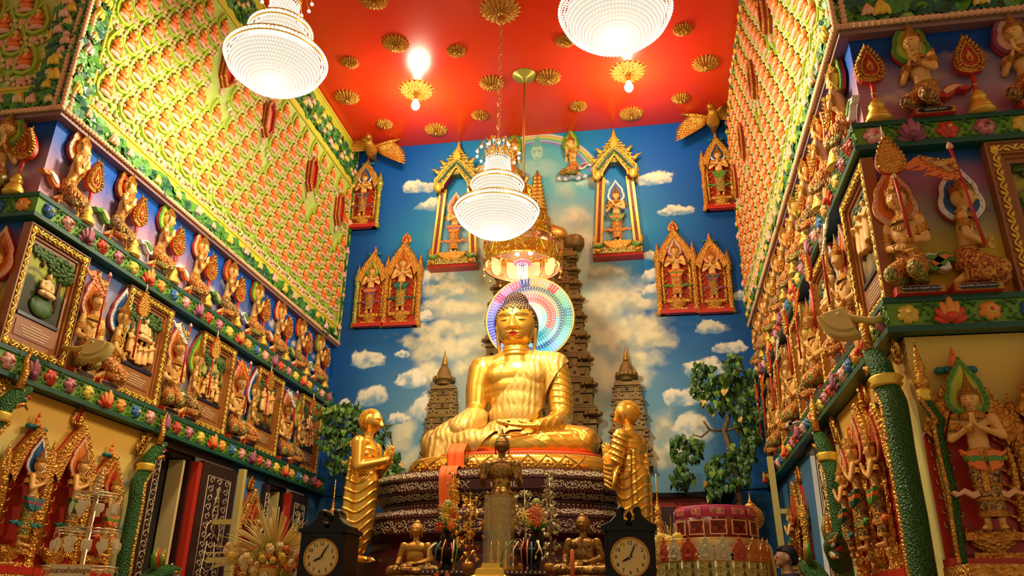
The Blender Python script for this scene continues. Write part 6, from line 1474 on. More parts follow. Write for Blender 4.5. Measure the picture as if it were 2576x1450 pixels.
fc = bpy.data.curves.new('lettering', 'FONT'); fc.body = 'พุทธคยา'; fc.size = .085; fc.extrude = .002; fc.align_x = 'CENTER'; fc.materials.append(pearl)
b = MB(); b.prism([(-.36, .0), (-.31, .045), (.31, .045), (.36, 0), (.31, -.045), (-.31, -.045)], .0, -.012, 0); o = b.build('name_board', [maroon], t); o.location = (.16, -1.37*KY-.002, 2.327)
bpy.data.curves.remove(fc); letters('พุทธคยา', .085, pearl, t, (.16, -1.37*KY-.016, 2.30))
# ------------------------------------------------------------------ two gold standing disciples
def bead_cap(b, c, R, lim, n, r, m):
    ga = PI*(3-math.sqrt(5))
    for i in range(n):
        zz = 1-2*(i+.5)/n; q = math.sqrt(1-zz*zz); a = i*ga; p = np.array((q*math.cos(a), q*math.sin(a), zz))
        if zz > lim(-p[1]): b.ell(np.array(c)+p*R, r, m, 6, 4)
def disciple(label, loc, yaw, lean, shoulder_robe):
    t = thing('standing_disciple', label, 'standing statue', loc, yaw, 'gold disciples beside the pedestal', .745)
    b = MB()                                               # faces -y in its own frame
    b.ell((0, 0, 1.30), (.20, .15, .19), seg=18, rings=12); b.ell((0, .0, 1.12), (.185, .145, .20), seg=18, rings=12); b.ell((0, .0, .95), (.20, .155, .18), seg=18, rings=12); b.ell((0, .005, 1.42), (.225, .115, .10), seg=18, rings=12)
    limb(b, [(0, .01, .95), (0, .01, .6), (0, .02, .30)], [.195, .185, .165], 22); capsule(b, (0, .02, .30), (0, .02, .22), .155, .15, 22)
    capsule(b, (0, 0, 1.45), (0, -.02, 1.60), .068, .06, 16)
    for s in (-1, 1):
        sh = (s*.235, .0, 1.41); el = (s*.285, -.04, 1.10); wr = (s*.07, -.30, 1.20); limb(b, [sh, el], [.092, .074], 14); limb(b, [el, wr], [.072, .048], 14)
        hand(b, (s*.030, -.32, 1.215), (-s*.02, -.10, 1), (-s, 0, 0), .21, .0, .02, thumb=s)
        capsule(b, (s*.08, .04, .12), (s*.08, .03, .05), .05, .05, 10); capsule(b, (s*.08, .05, .04), (s*.09, -.15, .03), .05, .036, 10)
        for i in range(4): capsule(b, (s*(.07+.016*i), -.15, .025), (s*(.072+.018*i), -.20+.008*i, .022), .014, .011, 6)
        b.box((s*.17, .06, .62), (.03, .12, .75), 0); b.tube([(s*.16, .12, 1.25), (s*.185, .13, .8), (s*.18, .14, .28)], [.03, .035, .03], 0, 8)
    def fold(co, nr):
        x, y, z = co.T; a = np.arctan2(x, -y)
        rb_ = sstep(.17, .22, z)*sstep(1.10, 1.02, z)*(np.abs(nr[:, 2]) < .75); s = z-.085*np.cos(2*a)
        d = rb_*ridge(s, .118, .011, .014)
        ch = sstep(1.02, 1.08, z)*sstep(1.42, 1.36, z)*(np.hypot(x, y) < .26)*(np.abs(x) < .215)*(1 if True else 0); d += ch*ridge(z-.15*np.abs(x), .072, .009, .007)
        if shoulder_robe: sl = (x*shoulder_robe > .2)*sstep(1.02, 1.1, z)*sstep(1.45, 1.40, z); d += sl*ridge(z+.6*y, .075, .011, .016)
        return d
    put(fuse(b, .0105, 4, .5, disp=fold, mats=[gold_statue]), 'body', t)
    if shoulder_robe:                                      # robe end hanging over the forearm
        b = MB()
        for k in range(6):
            u = k/5; b.tube([(shoulder_robe*(.27+.01*k), .06-.02*k, 1.20-.045*k), (shoulder_robe*(.31), -.08, 1.06-.055*k), (shoulder_robe*.24, -.22, 1.10-.05*k), (shoulder_robe*.10, -.29, 1.17-.035*k)], .022, 0, 8)
        b.build('sleeve_folds', [gold_statue], t)
    h = put(mono_head, 'head', t); h.location = (0, -.03, 1.72); h.scale = (.325, .325, .325); h.rotation_euler = (.14, 0, 0)
    b = MB(); bead_cap(b, (0, .045, .06), np.array((.40, .455, .46)), lambda fr: .40+.25*max(0, fr) if fr > .15 else (-.1 if fr > -.2 else -.75), 620, .022, 0); v, ff = sph_tpl(24, 16); b.add(v*np.array((.395, .45, .455))+np.array((0, .045, .06)), [q for q in ff if all(v[k][2] > (.45 if v[k][1] < -.15 else (0 if v[k][1] < .2 else -.75)) for k in q)], 0, True)
    o = b.build('hair', [gold_statue2], t); o.location = h.location; o.scale = h.scale; o.rotation_euler = h.rotation_euler
    return t
mono_head = head_mesh('head', [gold_statue, gold_statue, dark_line], 46, w=.78, open_eyes=False, nose=1.1, paint=False, jawk=.22, lobe=-.30)
p = at_y(893, 1415, 7.2); disciple('gold standing disciple with joined hands at the left of the pedestal', (p[0]+.02, 7.2, p[2]), PI/2-.12, 0, 0)
p = at_y(1598, 1415, 7.2); disciple('gold standing disciple with joined hands at the right of the pedestal', (p[0]+.0, 7.2, p[2]-.0), -PI/2-.45, 0, 1)
# ------------------------------------------------------------------ ground tier: plinths, side niches, nagas, doors
for s_, x, seg in ((-1, WL, (4.43, 6.42)), (1, WR, (4.43, 6.55))):
    b = MB(); b.b2((x, seg[0], 0), (x-s_*.22, seg[1]-.05, 1.36)); b.b2((x, seg[0]-.0, 1.36), (x-s_*.26, seg[1]-.05, 1.42), 1); struct(b.build('baseboard_left' if s_ < 0 else 'baseboard_right', [red_dark, gold_carved]))
b = MB(); b.b2((1.37, 4.43, 0), (3.4, 4.12, 1.40)); b.b2((1.37, 4.43, 1.40), (3.4, 4.08, 1.46), 1); struct(b.build('baseboard_right_return', [red_dark, gold_carved]))
rc = [gold_carved, gold_fine]
L3 = [(4.93, .40, .98, 'monk', 'blue'), (5.36, .45, 1.08, 'buddha', 'orange'), (5.78, .38, .94, 'monk', 'red')]
for k, (Y, w, h, top, hl) in enumerate(L3):
    wh = ORD[k+1]
    shrine('red and gold shrine niche on the left ground wall, %s from the corner' % wh, 0, 0, 0, 0, top, rc, 'standing worshipper with joined hands in the %s left ground niche' % wh, HAL[hl], [tealm, purple] if k == 0 else [green_dark, green] if k == 1 else [orange, green],
           (ornate_green, ornate_dark, ornate)[k], yaw=.45, dims=(w, h, (WL, Y, 1.43), PI/2), fdepth=.8, lcol=True, rcol=(k == 2), sashm=[tealm, green_dark, orange][k], s_extra=1.08)
    shrine('red and gold shrine niche on the right ground wall, %s from the corner' % wh, 0, 0, 0, 0, top, rc, 'standing worshipper with joined hands in the %s right ground niche' % wh, HAL[('red', 'orange', 'orange')[k]], [green_dark, orange] if k else [green, orange],
           ornate_dark, yaw=-.45, dims=(w, h, (WR, Y, 1.43), -PI/2), fdepth=.8, rcol=True, lcol=(k == 2), sashm=[orange, green, tealm][k], s_extra=1.08)
shrine('large red shrine niche with green haloed figure on the right return wall', 0, 0, 0, 0, 'monk', rc, 'standing worshipper with green halo and joined hands, right return wall', HAL['green'], [orange, green], ornate_dark, yaw=-.35, dims=(.44, 1.0, (1.60, 4.43, 1.45), 0), fdepth=.85, lcol=False, sashm=peach, s_extra=1.25)
shrine('taller shrine niche cut by the right picture edge', 0, 0, 0, 0, 'buddha', rc, 'standing worshipper at the right picture edge in the taller niche', HAL['pink'], [green, orange], ornate, yaw=-.35, dims=(.48, 1.13, (2.08, 4.43, 1.45), 0), fdepth=.85, lcol=False)
shrine('gold shrine niche on the left wall between the two doors', 0, 0, 0, 0, 'buddha', rc, 'standing worshipper in the niche between the two left doors', HAL['red'], [green, orange], ornate, yaw=.45, dims=(.42, 1.02, (WL, 8.2, 1.43), PI/2), fdepth=.8)
shrine('gold shrine niche on the right wall beyond the door', 0, 0, 0, 0, 'buddha', rc, 'standing worshipper in the niche beyond the right door', HAL['red'], [green, orange], ornate, yaw=-.45, dims=(.42, 1.02, (WR, 8.15, 1.43), -PI/2), fdepth=.8)
# ---- nagas: scaly serpents rising beside the niches
scale_m = mat('naga_scales', (.012, .085, .012), .38, .1, ('v', 85, 1., .012), mix=((.035, .17, .022), 60, .2))
def naga(label, loc, rz, flip=1, thick=1., hgt=1.05, head=True):
    t = thing('naga_serpent', label, 'naga ornament', loc, rz); t.scale = (flip, 1, 1)
    P = [(.0, -.07, 0), (-.03, -.07, .35), (.0, -.07, .7), (-.01, -.07, hgt-.12), (.03, -.08, hgt)]; r = .055*thick
    b = MB(); from_pts = np.array(P); u = np.linspace(0, 1, 30); Q = np.stack([np.interp(u, np.linspace(0, 1, len(P)), from_pts[:, i]) for i in range(3)], 1); Q[:, 0] += .015*np.sin(u*7)
    b.tube(Q, r, 0, 14); b.tube(Q+np.array((r*.72, -r*.72, 0)), r*.36, 1, 8)
    for k in range(60): p = Q[0]+(Q[-1]-Q[0])*0; i = int(k/60*29); b.ell(Q[i]+np.array((r*1.05, -.03, (k/60*29-i)*hgt/29)), (r*.22, r*.22, r*.12), 1, 5, 4)
    b.build('body', [scale_m, gold_carved], t)
    b = MB(); b.lathe([(r*1.15, 0), (r*1.35, .015), (r*1.2, .03), (r*1.45, .05), (r*1.2, .065)], 0, 16, (.03, -.08, hgt-.02)); b.build('collar', [gold_paint, orange], t)
    if not head:
        b = MB(); b.lathe([(r, hgt+.04), (r*1.5, hgt+.08), (r*.8, hgt+.13), (r*1.1, hgt+.16), (r*.4, hgt+.25), (.002, hgt+.32)], 0, 14, (.03, -.08, 0)); b.build('finial', [gold_fine], t); return t
    b = MB(); z = hgt
    limb(b, [(.03, -.08, z), (.05, -.09, z+.10), (.11, -.10, z+.18)], [r*.95, r*1.0, r*.9], 14); limb(b, [(.11, -.10, z+.18), (.20, -.11, z+.245)], [r*.8, r*.45], 12); limb(b, [(.11, -.10, z+.155), (.19, -.11, z+.165)], [r*.6, r*.3], 10)
    put(fuse(b, .009, 3, mats=[scale_m], name='head'), 'head', t)
    b = MB()
    for k in range(6): flame_scroll(b, .02+.02*k, z+.12+.03*k, .13-.006*k, 0, 1)
    b.tube([(.10, -.12, z+.22), (.12, -.12, z+.34), (.10, -.12, z+.44), (.14, -.12, z+.52)], [.028, .026, .016, .004], 0, 7)
    for k in range(5): b.ell((.125+.016*k, -.125, z+.195+.008*k), (.004, .004, .010), 1, 5, 4); b.ell((.13+.014*k, -.125, z+.175), (.004, .004, .009), 1, 5, 4)
    b.tube([(.09, -.13, z+.10), (.16, -.14, z+.13), (.21, -.13, z+.10)], [.02, .016, .004], 0, 6); b.ell((.13, -.142, z+.215), (.010, .010, .009), 1, 8, 6); b.ell((.132, -.15, z+.215), (.006, .005, .006), 2, 6, 5); b.tube([(.17, -.11, z+.2), (.22, -.11, z+.19), (.25, -.11, z+.2)], [.02, .012, .003], 3, 6)
    o = b.build('crest', [gold_fine, white, dark_line, red], t)
    return t
naga('thick green naga at the right corner with its head under the lower frieze', (WR-.04, 4.44, 1.35), -PI/2, -1, 1.15, 1.06)
naga('slim green naga beside the right doorway', (WR-.04, 6.20, 1.35), -PI/2, -1, 1.0, .98)
naga('green naga beside the left doorway', (WL+.04, 6.12, 1.35), PI/2, 1, 1.0, .98)
naga('green naga head at the left picture edge below the lower frieze', (WL+.04, 4.46, 1.35), PI/2, 1, 1.1, 1.02)
naga('slim green scaly pole with gold finial beside the large right return niche', (1.43, 4.40, 1.45), 0, -1, .5, .84, False)
# low dragon heads with open mouths
def dragon(label, loc, rz, flip=1):
    t = thing('dragon_head', label, 'dragon ornament', loc, rz); t.scale = (flip, 1, 1)
    b = MB(); limb(b, [(-.16, -.06, -.05), (-.05, -.10, .04), (.06, -.12, .06)], [.07, .075, .06], 14); limb(b, [(.06, -.12, .075), (.20, -.13, .085)], [.05, .028], 12); limb(b, [(.03, -.12, .0), (.17, -.13, -.035)], [.04, .02], 12); put(fuse(b, .009, 3, mats=[scale_m], name='head'), 'head', t)
    b = MB()
    for k in range(7): b.ell((.07+.02*k, -.155, .042), (.006, .007, .013), 1, 5, 4); b.ell((.07+.017*k, -.155, -.0-.004*k), (.006, .007, .012), 1, 5, 4)
    b.tube([(.04, -.15, .05), (.12, -.165, .06), (.20, -.15, .06), (.24, -.14, .10)], [.016, .014, .012, .004], 0, 6); b.tube([(.03, -.15, .0), (.12, -.16, -.03), (.19, -.14, -.035)], [.014, .012, .006], 0, 6); b.tube([(.06, -.12, .02), (.15, -.12, .015), (.21, -.12, .03)], [.025, .018, .004], 3, 6)
    for k in range(5): b.tube([(-.02-.03*k, -.12, .08), (-.05-.035*k, -.13, .17), (-.02-.035*k, -.13, .24)], [.024, .018, .003], (0, 4, 3, 0, 4)[k], 6)
    b.ell((.055, -.16, .12), (.011, .01, .010), 1, 8, 6); b.ell((.058, -.168, .12), (.006, .005, .006), 2, 6, 5); b.build('mane', [gold_fine, white, dark_line, red, green], t)
dragon('open mouthed dragon head low on the right wall before the niches', (WR-.20, 5.42, 1.60), -PI/2, 1); dragon('dragon head low beside the right doorway', (WR-.2, 6.45, 1.52), -PI/2, -1); dragon('dragon head low beside the left doorway', (WL+.2, 6.35, 1.46), PI/2, 1)
# ------------------------------------------------------------------ doorways
glass_m = mat('door_glass', (.006, .008, .012), .06, 0, spec=.6, coat=.3); post_m = mat('door_post_cream', (.80, .62, .24), .5)
def line_carving(b, w, h, m, seed, figure=True, y=0):
    r = np.random.RandomState(seed)
    def sp(cx, cz, R, sg): b.tube([(cx+sg*R*(1-.8*q/13)*math.cos(q/13*6.5), y, cz+R*(1-.8*q/13)*math.sin(q/13*6.5)) for q in range(14)], [.0055*(1-.4*q/13) for q in range(14)], m, 4)
    n = int(h/.085)
    for i in range(n):
        z = h*(i+.5)/n
        for k in range(max(1, int(w/.11))): 
            x = -w/2+w*(k+.5)/max(1, int(w/.11)); sp(x, z, .036+.008*r.rand(), 1 if (i+k) % 2 else -1); b.tube([(x+.035, y, z), (x+.045, y, z+.03), (x+.02, y, z+.05)], .004, m, 4)
    for x in (-w/2, w/2): b.tube([(x, y, 0), (x, y, h)], .004, m, 4)
    for z in (0, h): b.tube([(-w/2, y, z), (w/2, y, z)], .004, m, 4)
    if figure:
        e = lambda cx, cz, a, c, n=18: b.tube([(cx+a*math.cos(q), y-.004, cz+c*math.sin(q)) for q in np.linspace(0, 2*PI, n, endpoint=False)], .006, m, 5, closed=True)
        e(0, h*.72, .05, .065); b.tube([(-.05, y-.004, h*.77), (-.02, y-.004, h*.83), (0, y-.004, h*.93), (.02, y-.004, h*.83), (.05, y-.004, h*.77)], .007, m, 5)
        b.tube([(-.05, y-.004, h*.66), (-.12, y-.004, h*.62), (-.13, y-.004, h*.5), (-.04, y-.004, h*.56)], .007, m, 5); b.tube([(.05, y-.004, h*.66), (.12, y-.004, h*.62), (.13, y-.004, h*.5), (.04, y-.004, h*.56)], .007, m, 5); e(0, h*.6, .03, .03)
        for k in range(6): b.tube([(-.07-.01*k, y-.004, h*(.48-.06*k)), (0, y-.004, h*(.45-.06*k)), (.07+.01*k, y-.004, h*(.48-.06*k))], .006, m, 5)
        for s in (-1, 1): b.tube([(s*.07, y-.004, h*.5), (s*.10, y-.004, h*.3), (s*.13, y-.004, h*.12)], .006, m, 5); b.tube([(s*.02, y-.004, h*.735), (s*.04, y-.004, h*.74)], .005, m, 4)
def doorway(nm, side, y0, y1, leaf0, leaf1, lab):
    x = WL if side == 'L' else WR; rz = PI/2 if side == 'L' else -PI/2; g = 1 if side == 'L' else -1
    t = struct(put(None, nm)); t.location = (x, (y0+y1)/2, 0); t.rotation_euler = (0, 0, rz); W = y1-y0; H = 2.62
    lx = lambda Y: (Y-(y0+y1)/2)*g
    b = MB(); b.box((0, .16, H/2), (W, .3, H), 1) if 0 else None
    a0, a1 = sorted((lx(y0), lx(leaf0)))                    # opening part
    b.b2((a0, .02, 0), (a0+.07, .25, H)); b.b2((a1-.07, .02, 0), (a1, .25, H)); b.b2((a0, .02, H-.05), (a1, .25, H+.05)); b.b2((min(lx(y0), lx(y1)), -.03, H-.02), (max(lx(y0), lx(y1)), .25, H+.05)); b.build('door_frame', [dark_wood], t)
    b = MB(); b.b2((a0+.07, .20, 0), (a1-.07, .22, H-.05)); b.build('glass_door', [glass_m], t)
    b = MB()
    for q in (a0+.10, a1-.16): b.b2((q, .04, 0), (q+.035, .19, H-.06))
    b.build('cream_post', [post_m], t)
    b = MB(); b.b2((a1-.04 if g > 0 else a0-.02, -.05, 0), (a1+.03 if g > 0 else a0+.05, .03, H-.06)); b.build('red_jamb', [red], t)
    for q, ww in ((a0-.02 if g > 0 else a1+.02, .10), ):
        b = MB(); b.box((q, -.03, H/2), (ww, .06, H-.1), 0); bb = MB(); line_carving(bb, ww*.8, H-1.5, 1, 5, False, -.062); b.T = M4((q, 0, 1.35)); 
        for V_ in [np.concatenate(bb.V)]: b.add(V_, bb.F, 1, True)
        b.T = None; b.build('carved_post', [dark_wood, pearl], t)
    c0, c1 = sorted((lx(leaf0), lx(leaf1))); w = c1-c0
    b = MB(); b.b2((c0+.03, -.06, .05), (c1, -.01, H-.04)); lf = b.build('door_leaf', [dark_wood], t)
    b = MB(); b.T = M4(((c0+c1)/2+.015, 0, 1.25)); line_carving(b, w*.62, H-1.25-.16, 0, 3, True, -.063); b.T = None; b.build('line_carving', [pearl], lf)
doorway('door_1', 'L', 6.42, 7.80, 7.10, 7.80, ''); doorway('door_2', 'L', 8.55, 9.62, 9.15, 9.62, ''); doorway('door_3', 'R', 6.55, 7.55, 7.05, 6.58, '')
# ------------------------------------------------------------------ cream pipes, wall lamps, camera
pipe_m = mat('pipe_cream', (.62, .50, .14), .5)
def post(label, base, top, rz, g):
    t = thing('cream_post', label, 'post', base); d = np.array(top)-np.array(base)
    b = MB(); b.tube([(0, 0, 0), d*.4, d*.4, d], .042, 0, 4, sm=False); b.tube([d*.62, d*.63], .046, 0, 4, sm=False); b.build('shaft', [pipe_m], t)
    for z in (.66, .80): b = MB(); b.box((d[0]*z-g*.17, 0, d[2]*z), (.30, .05, .05), 0); b.box((d[0]*z-g*.31, 0, d[2]*z+.06), (.03, .08, .22), 0); b.build('bracket', [pipe_m], t)
p = at_x(612, 1182, -4.08); post('cream square post with wall bracket between the two left doors', (p[0], p[1], 0), tuple(p), 0, 1)
p = at_x(1936, 1150, 1.22); post('cream square post with wall bracket near the right doorway', (p[0]+.06, p[1], 0), tuple(p), 0, -1)
hous = mat('housing_beige', (.74, .58, .16), .5)
def wall_lamp(label, p, g):
    t = thing('wall_uplight', label, 'wall lamp', tuple(p)); o = [(0, .02)]+[(.15*math.cos(a), .15*math.sin(a)) for a in np.linspace(-PI*.62, -PI*.02, 18)]
    b = MB(); b.T = M4((0, 0, 0), (0, 0, .35*g), (g, 1, 1)); b.prism(o, .05, -.06, 0, .008); o2 = [(x*.8, z*.8) for x, z in o]; b.prism(o2, -.07, -.085, 0, .006); b.ell((.03, -.08, -.025), (.016, .012, .016), 0, 12, 8); b.T = None; b.build('housing', [hous], t)
    b = MB(); b.tube([(0, .0, -.02), (-g*.12, .02, -.04), (-g*.25, .04, -.02)], .02, 0, 8); b.build('arm', [hous], t)
wall_lamp('beige quarter round wall lamp before the first guardians, left wall', at_x(232, 862, -4.06), 1); wall_lamp('beige quarter round wall lamp on the right wall beside the first frame', at_x(2128, 790, 1.10), -1)
p = at_x(1985, 1070, 1.16); t = thing('security_camera', 'small white tube security camera on the right lower frieze', 'camera', tuple(p))
b = MB(); b.tube([(0, -.06, 0), (0, .05, .0)], .022, 0, 14); b.build('housing', [white], t); b = MB(); b.tube([(0, -.064, 0), (0, -.06, 0)], .017, 0, 12); b.build('lens', [black], t); b = MB(); b.tube([(0, .02, 0), (.06, .02, .03), (.12, .02, .03)], .008, 0, 6); b.build('bracket', [white], t)
# dark cable along the back wall
b = MB(); b.tube([(WL+.05, 9.985, 2.64), (-3.0, 9.985, 2.63), (-1.5, 9.985, 2.64), (.3, 9.985, 2.63), (WR-.03, 9.985, 2.68)], .006, 0, 5); tag(b.build('cable', [black]), 'thin dark cable running along the bottom of the mural', 'cable')
# red cabinet with carved panels and a dark shelf against the back wall
p = at_y(1625, 1245, 9.6); q = at_y(1790, 1245, 9.6); t = thing('red_cabinet', 'red cabinet with carved gold panels against the back wall right of the pedestal', 'cabinet', ((p[0]+q[0])/2, 9.75, 0)); w = q[0]-p[0]
b = MB(); b.b2((-w/2, -.2, 0), (w/2, .24, p[2]-.05)); b.build('carcass', [red], t)
for k in (-1, 1): b = MB(); b.box((k*w*.24, -.205, p[2]-.55), (w*.36, .02, .8), 0); [flame_scroll(b, k*w*.24+dx, p[2]-.9+.14*i, .13, 1, (-1)**i) for i in range(5) for dx in (-.08, .08)]; o = b.build('panel', [dark_wood, gold_dark], t); o.location.y = -.0
b = MB(); b.b2((-w/2-.05, -.28, p[2]-.05), (w/2+.25, .24, p[2])); b.build('shelf', [black], t)
# ------------------------------------------------------------------ standing bronze statue in front of the pedestal
AT = 1.42                                                   # altar table top
SB = at_y(1258, 1410, 6.0); t = thing('standing_bronze_statue', 'dark bronze standing statue with both palms raised, in front of the pedestal', 'standing statue', (SB[0], 6.0, AT))
k = (at_y(1256, 1078, 6.0)[2]-AT-.12)/1.98
b = MB(); b.box((0, 0, .05), (.34, .30, .10), 0); b.box((0, 0, .115), (.26, .24, .03), 0); b.build('plinth', [gold_dark], t)
b = MB(); b.ell((0, 0, 1.32), (.185, .115, .18), seg=18, rings=12); b.ell((0, 0, 1.12), (.14, .10, .18), seg=18, rings=12); b.ell((0, 0, .95), (.175, .12, .17), seg=18, rings=12); b.ell((0, 0, 1.43), (.20, .09, .08), seg=16, rings=10)
limb(b, [(0, 0, .95), (0, 0, .55), (0, 0, .12)], [.165, .15, .14], 20); capsule(b, (0, 0, 1.45), (0, -.01, 1.60), .06, .055)
for s in (-1, 1):
    limb(b, [(s*.22, 0, 1.42), (s*.27, .0, 1.14), (s*.25, -.16, 1.20)], [.064, .05, .04], 14); hand(b, (s*.25, -.17, 1.21), (0, -.05, 1), (0, -1, 0), .21, .05, .03, thumb=-s); capsule(b, (s*.07, -.02, .05), (s*.08, -.14, .035), .05, .035)
    b.prism([(s*.16, 1.0), (s*.22, 1.05), (s*.24, .8), (s*.27, .55), (s*.24, .48), (s*.12, .5)], .05, -.03, 0)
b.box((0, -.125, .5), (.09, .03, .85)); b.tube([(.165*math.cos(a), .115*math.sin(a), 1.0) for a in np.linspace(0, 2*PI, 24, endpoint=False)], .018, 0, 6, closed=True)
o = put(fuse(b, .011, 3, mats=[bronze]), 'body', t); o.scale = (k, k, k); o.location.z = .13
br_head = head_mesh('head', [bronze, bronze, dark_line], 46, w=.76, open_eyes=False, nose=1.05, paint=False, lobe=-.5)
o = put(br_head, 'head', t); o.scale = (.27*k, .27*k, .27*k); o.location = (0, -.015*k, .13+1.70*k)
b = MB(); bead_cap(b, (0, .05, .07), np.array((.39, .45, .45)), lambda fr: .42+.25*max(0, fr) if fr > .15 else (-.1 if fr > -.2 else -.7), 420, .026, 0); v, ff = sph_tpl(20, 14); b.add(v*np.array((.385, .44, .44))+np.array((0, .05, .07)), [q for q in ff if all(v[j][2] > (.45 if v[j][1] < -.1 else -.6) for j in q)], 0, True); b.ell((0, .06, .50), (.2, .22, .14), 0, 12, 8); b.lathe([(.09, .60), (.11, .66), (.05, .74), (.06, .78), (.02, .95), (.003, 1.05)], 0, 10, (0, .06, 0))
o = b.build('hair', [bronze], t); o.scale = (.27*k,)*3; o.location = (0, -.015*k, .13+1.70*k)
# ------------------------------------------------------------------ seated statues
def seated_statue(label, loc, s, mt, rz=0, upper=None, flame=True):
    t = thing('small_seated_statue', label, 'seated statue', loc, rz)
    b = MB(); b.ell((0, 0, .34), (.17, .11, .16), seg=16, rings=12); b.ell((0, 0, .46), (.20, .11, .12), seg=16, rings=12); b.ell((0, .02, .14), (.24, .17, .13), seg=16, rings=12); capsule(b, (0, 0, .5), (0, 0, .64), .06, .055)
    for q in (-1, 1):
        limb(b, [(q*.1, 0, .12), (q*.38, -.1, .09), (-q*.12, -.22, .07+.03*(q > 0))], [.12, .095, .06], 14); limb(b, [(q*.21, .0, .50), (q*.27, 0, .28), (q*(.10 if q > 0 else .25), -.17, .20)], [.07, .06, .045], 12)
        hand(b, (q*(.10 if q > 0 else .26), -.18, .20), (-1, -.1, 0) if q > 0 else (-.1, -.6, -.7), (0, 0, 1) if q > 0 else (0, 0, -1), .17, .1, .03, thumb=-q)
    o = put(fuse(b, .011, 3, mats=[mt, upper or mt], face_mat=lambda c: c[:, 2] > .22), 'body', t); o.scale = (s, s, s); o.location.z = .10*s
    h = put(head_mesh('head', [upper or mt, upper or mt, dark_line], 36, open_eyes=False, paint=False, lobe=-.5), 'head', t); h.scale = (.26*s,)*3; h.location = (0, -.01*s, .86*s)
    b = MB(); bead_cap(b, (0, .05, .07), np.array((.39, .45, .45)), lambda fr: .42+.25*max(0, fr) if fr > .15 else (-.1 if fr > -.2 else -.7), 300, .03, 0); v, ff = sph_tpl(20, 14); b.add(v*np.array((.385, .44, .44))+np.array((0, .05, .07)), [q for q in ff if all(v[j][2] > (.45 if v[j][1] < -.1 else -.6) for j in q)], 0, True); b.ell((0, .06, .50), (.2, .22, .14), 0, 12, 8)
    if flame: b.lathe([(.07, .60), (.09, .66), (.04, .74), (.02, .9), (.003, 1.0)], 0, 10, (0, .06, 0))
    o = b.build('hair', [upper or mt], t); o.scale = h.scale; o.location = h.location
    b = MB(); loft(b, [oval(.46*s, .30*s, 0, 40, 2), oval(.48*s, .32*s, .03*s, 40, 2), oval(.42*s, .27*s, .06*s, 40, 2), oval(.46*s, .30*s, .12*s, 40, 2)]); b.build('base', [mt], t)
    return t
p = at_y(1468, 1440, 5.7); q = at_y(1468, 1283, 5.7); seated_statue('dark bronze seated statue on the altar left of the right clock', (p[0], 5.7, AT), (q[2]-AT)/1.08, bronze)
p = at_y(1038, 1430, 5.7); q = at_y(1040, 1312, 5.7); seated_statue('gold and dark seated statue on the altar right of the left clock', (p[0], 5.75, AT), (q[2]-AT)/1.0, bronze, 0, gold_dark, False)
p = at_y(1905, 1400, 7.1); q = at_y(1897, 1238, 7.1); seated_statue('gold seated statue partly hidden behind the zodiac drum', (p[0]-.02, 7.1, 1.25), (q[2]-1.25)/1.13, gold_dark, -2.2)
# ------------------------------------------------------------------ altar table and small inlaid stands
t = thing('altar_table', 'long dark altar table with pearl inlay in front of the pedestal', 'altar table', (-1.05, 5.85, 0))
b = MB(); b.box((0, 0, AT-.03), (1.75, 1.0, .06)); b.box((0, 0, AT-.09), (1.70, .95, .06)); b.build('top', [maroon], t)
for sx in (-.8, .8):
    for sy in (-.42, .42): b = MB(); b.box((sx, sy, (AT-.12)/2), (.10, .10, AT-.12)); b.build('leg', [maroon], t)
b = MB(); line_carving(b, .10, 1.6, 0, 4, False, 0); V_ = np.concatenate(b.V); bb = MB(); bb.add(np.c_[V_[:, 2]-.8, V_[:, 1]*0-.477, V_[:, 0]*.5+AT-.09], b.F, 0, True); bb.build('pearl_inlay', [pearl], t)
def stand(label, px, py, Y, w, z0, z1, strip=None):
    c = at_y(px, py, Y); t = thing('inlaid_stand', label, 'stand', (c[0], Y, 0))
    b = MB(); b.box((0, 0, z1-.012), (w, w*.8, .025)); b.box((0, 0, z1-.06), (w*.92, w*.74, .03)); b.build('top', [maroon], t)
    for sx in (-1, 1):
        for sy in (-1, 1): b = MB(); b.box((sx*w*.42, sy*w*.32, (z1-.06)/2), (w*.12, w*.12, z1-.06)); b.ell((sx*w*.42, sy*w*.32, z1-.12), (w*.09, w*.09, .04), 0, 8, 6); b.build('leg', [maroon], t)
    b = MB()
    for i in range(9): b.ell((-w*.44+w*.11*i, -w*.402, z1-.012), (.008, .004, .007), 0, 5, 4)
    for i in range(4):
        for q in (-1, 1): b.tube([(q*w*.42+.012*math.cos(a), -w*.385, z1-.11-.05*i+.014*math.sin(a)) for a in np.linspace(0, 5, 8)], .003, 0, 4)
    tag(b.build('pearl_inlay', [pearl], t), kind='stuff')
    if strip:
        for dx in (-.035, .035): b = MB(); b.box((dx, -w*.41, z1-.2), (.03, .006, .36)); b.build('orange_strip', [strip], t)
stand('small inlaid stand with two orange strips, left of the gold stepped base', 1127, 1360, 5.15, .28, 0, 1.475, orange_cloth)
stand('small inlaid stand under the gold stepped base', 1240, 1420, 5.15, .27, 0, 1.41); stand('small inlaid stand right of the gold stepped base', 1330, 1360, 5.15, .26, 0, 1.475)
c = at_y(1238, 1420, 5.15); t = thing('stepped_gold_base', 'gold stepped base on the middle inlaid stand', 'base', (c[0], 5.15, 1.41)); b = MB()
o4 = lambda r, z: [(r*x, r*y*.8, z) for x, y in ((-1, -1), (1, -1), (1, 1), (-1, 1))]
loft(b, [np.array(o4(.125, 0)), np.array(o4(.115, .03)), np.array(o4(.095, .04)), np.array(o4(.085, .075)), np.array(o4(.06, .08)), np.array(o4(.055, .11))], 0, False); b.build('steps', [gold_paint], t)
p = at_y(1255, 1345, 5.45); w = .30*.62; t = thing('clear_display_box', 'clear display box holding gold spires before the bronze statue', 'display box', (p[0], 5.45, AT)); zt = at_y(1255, 1248, 5.45)[2]-AT
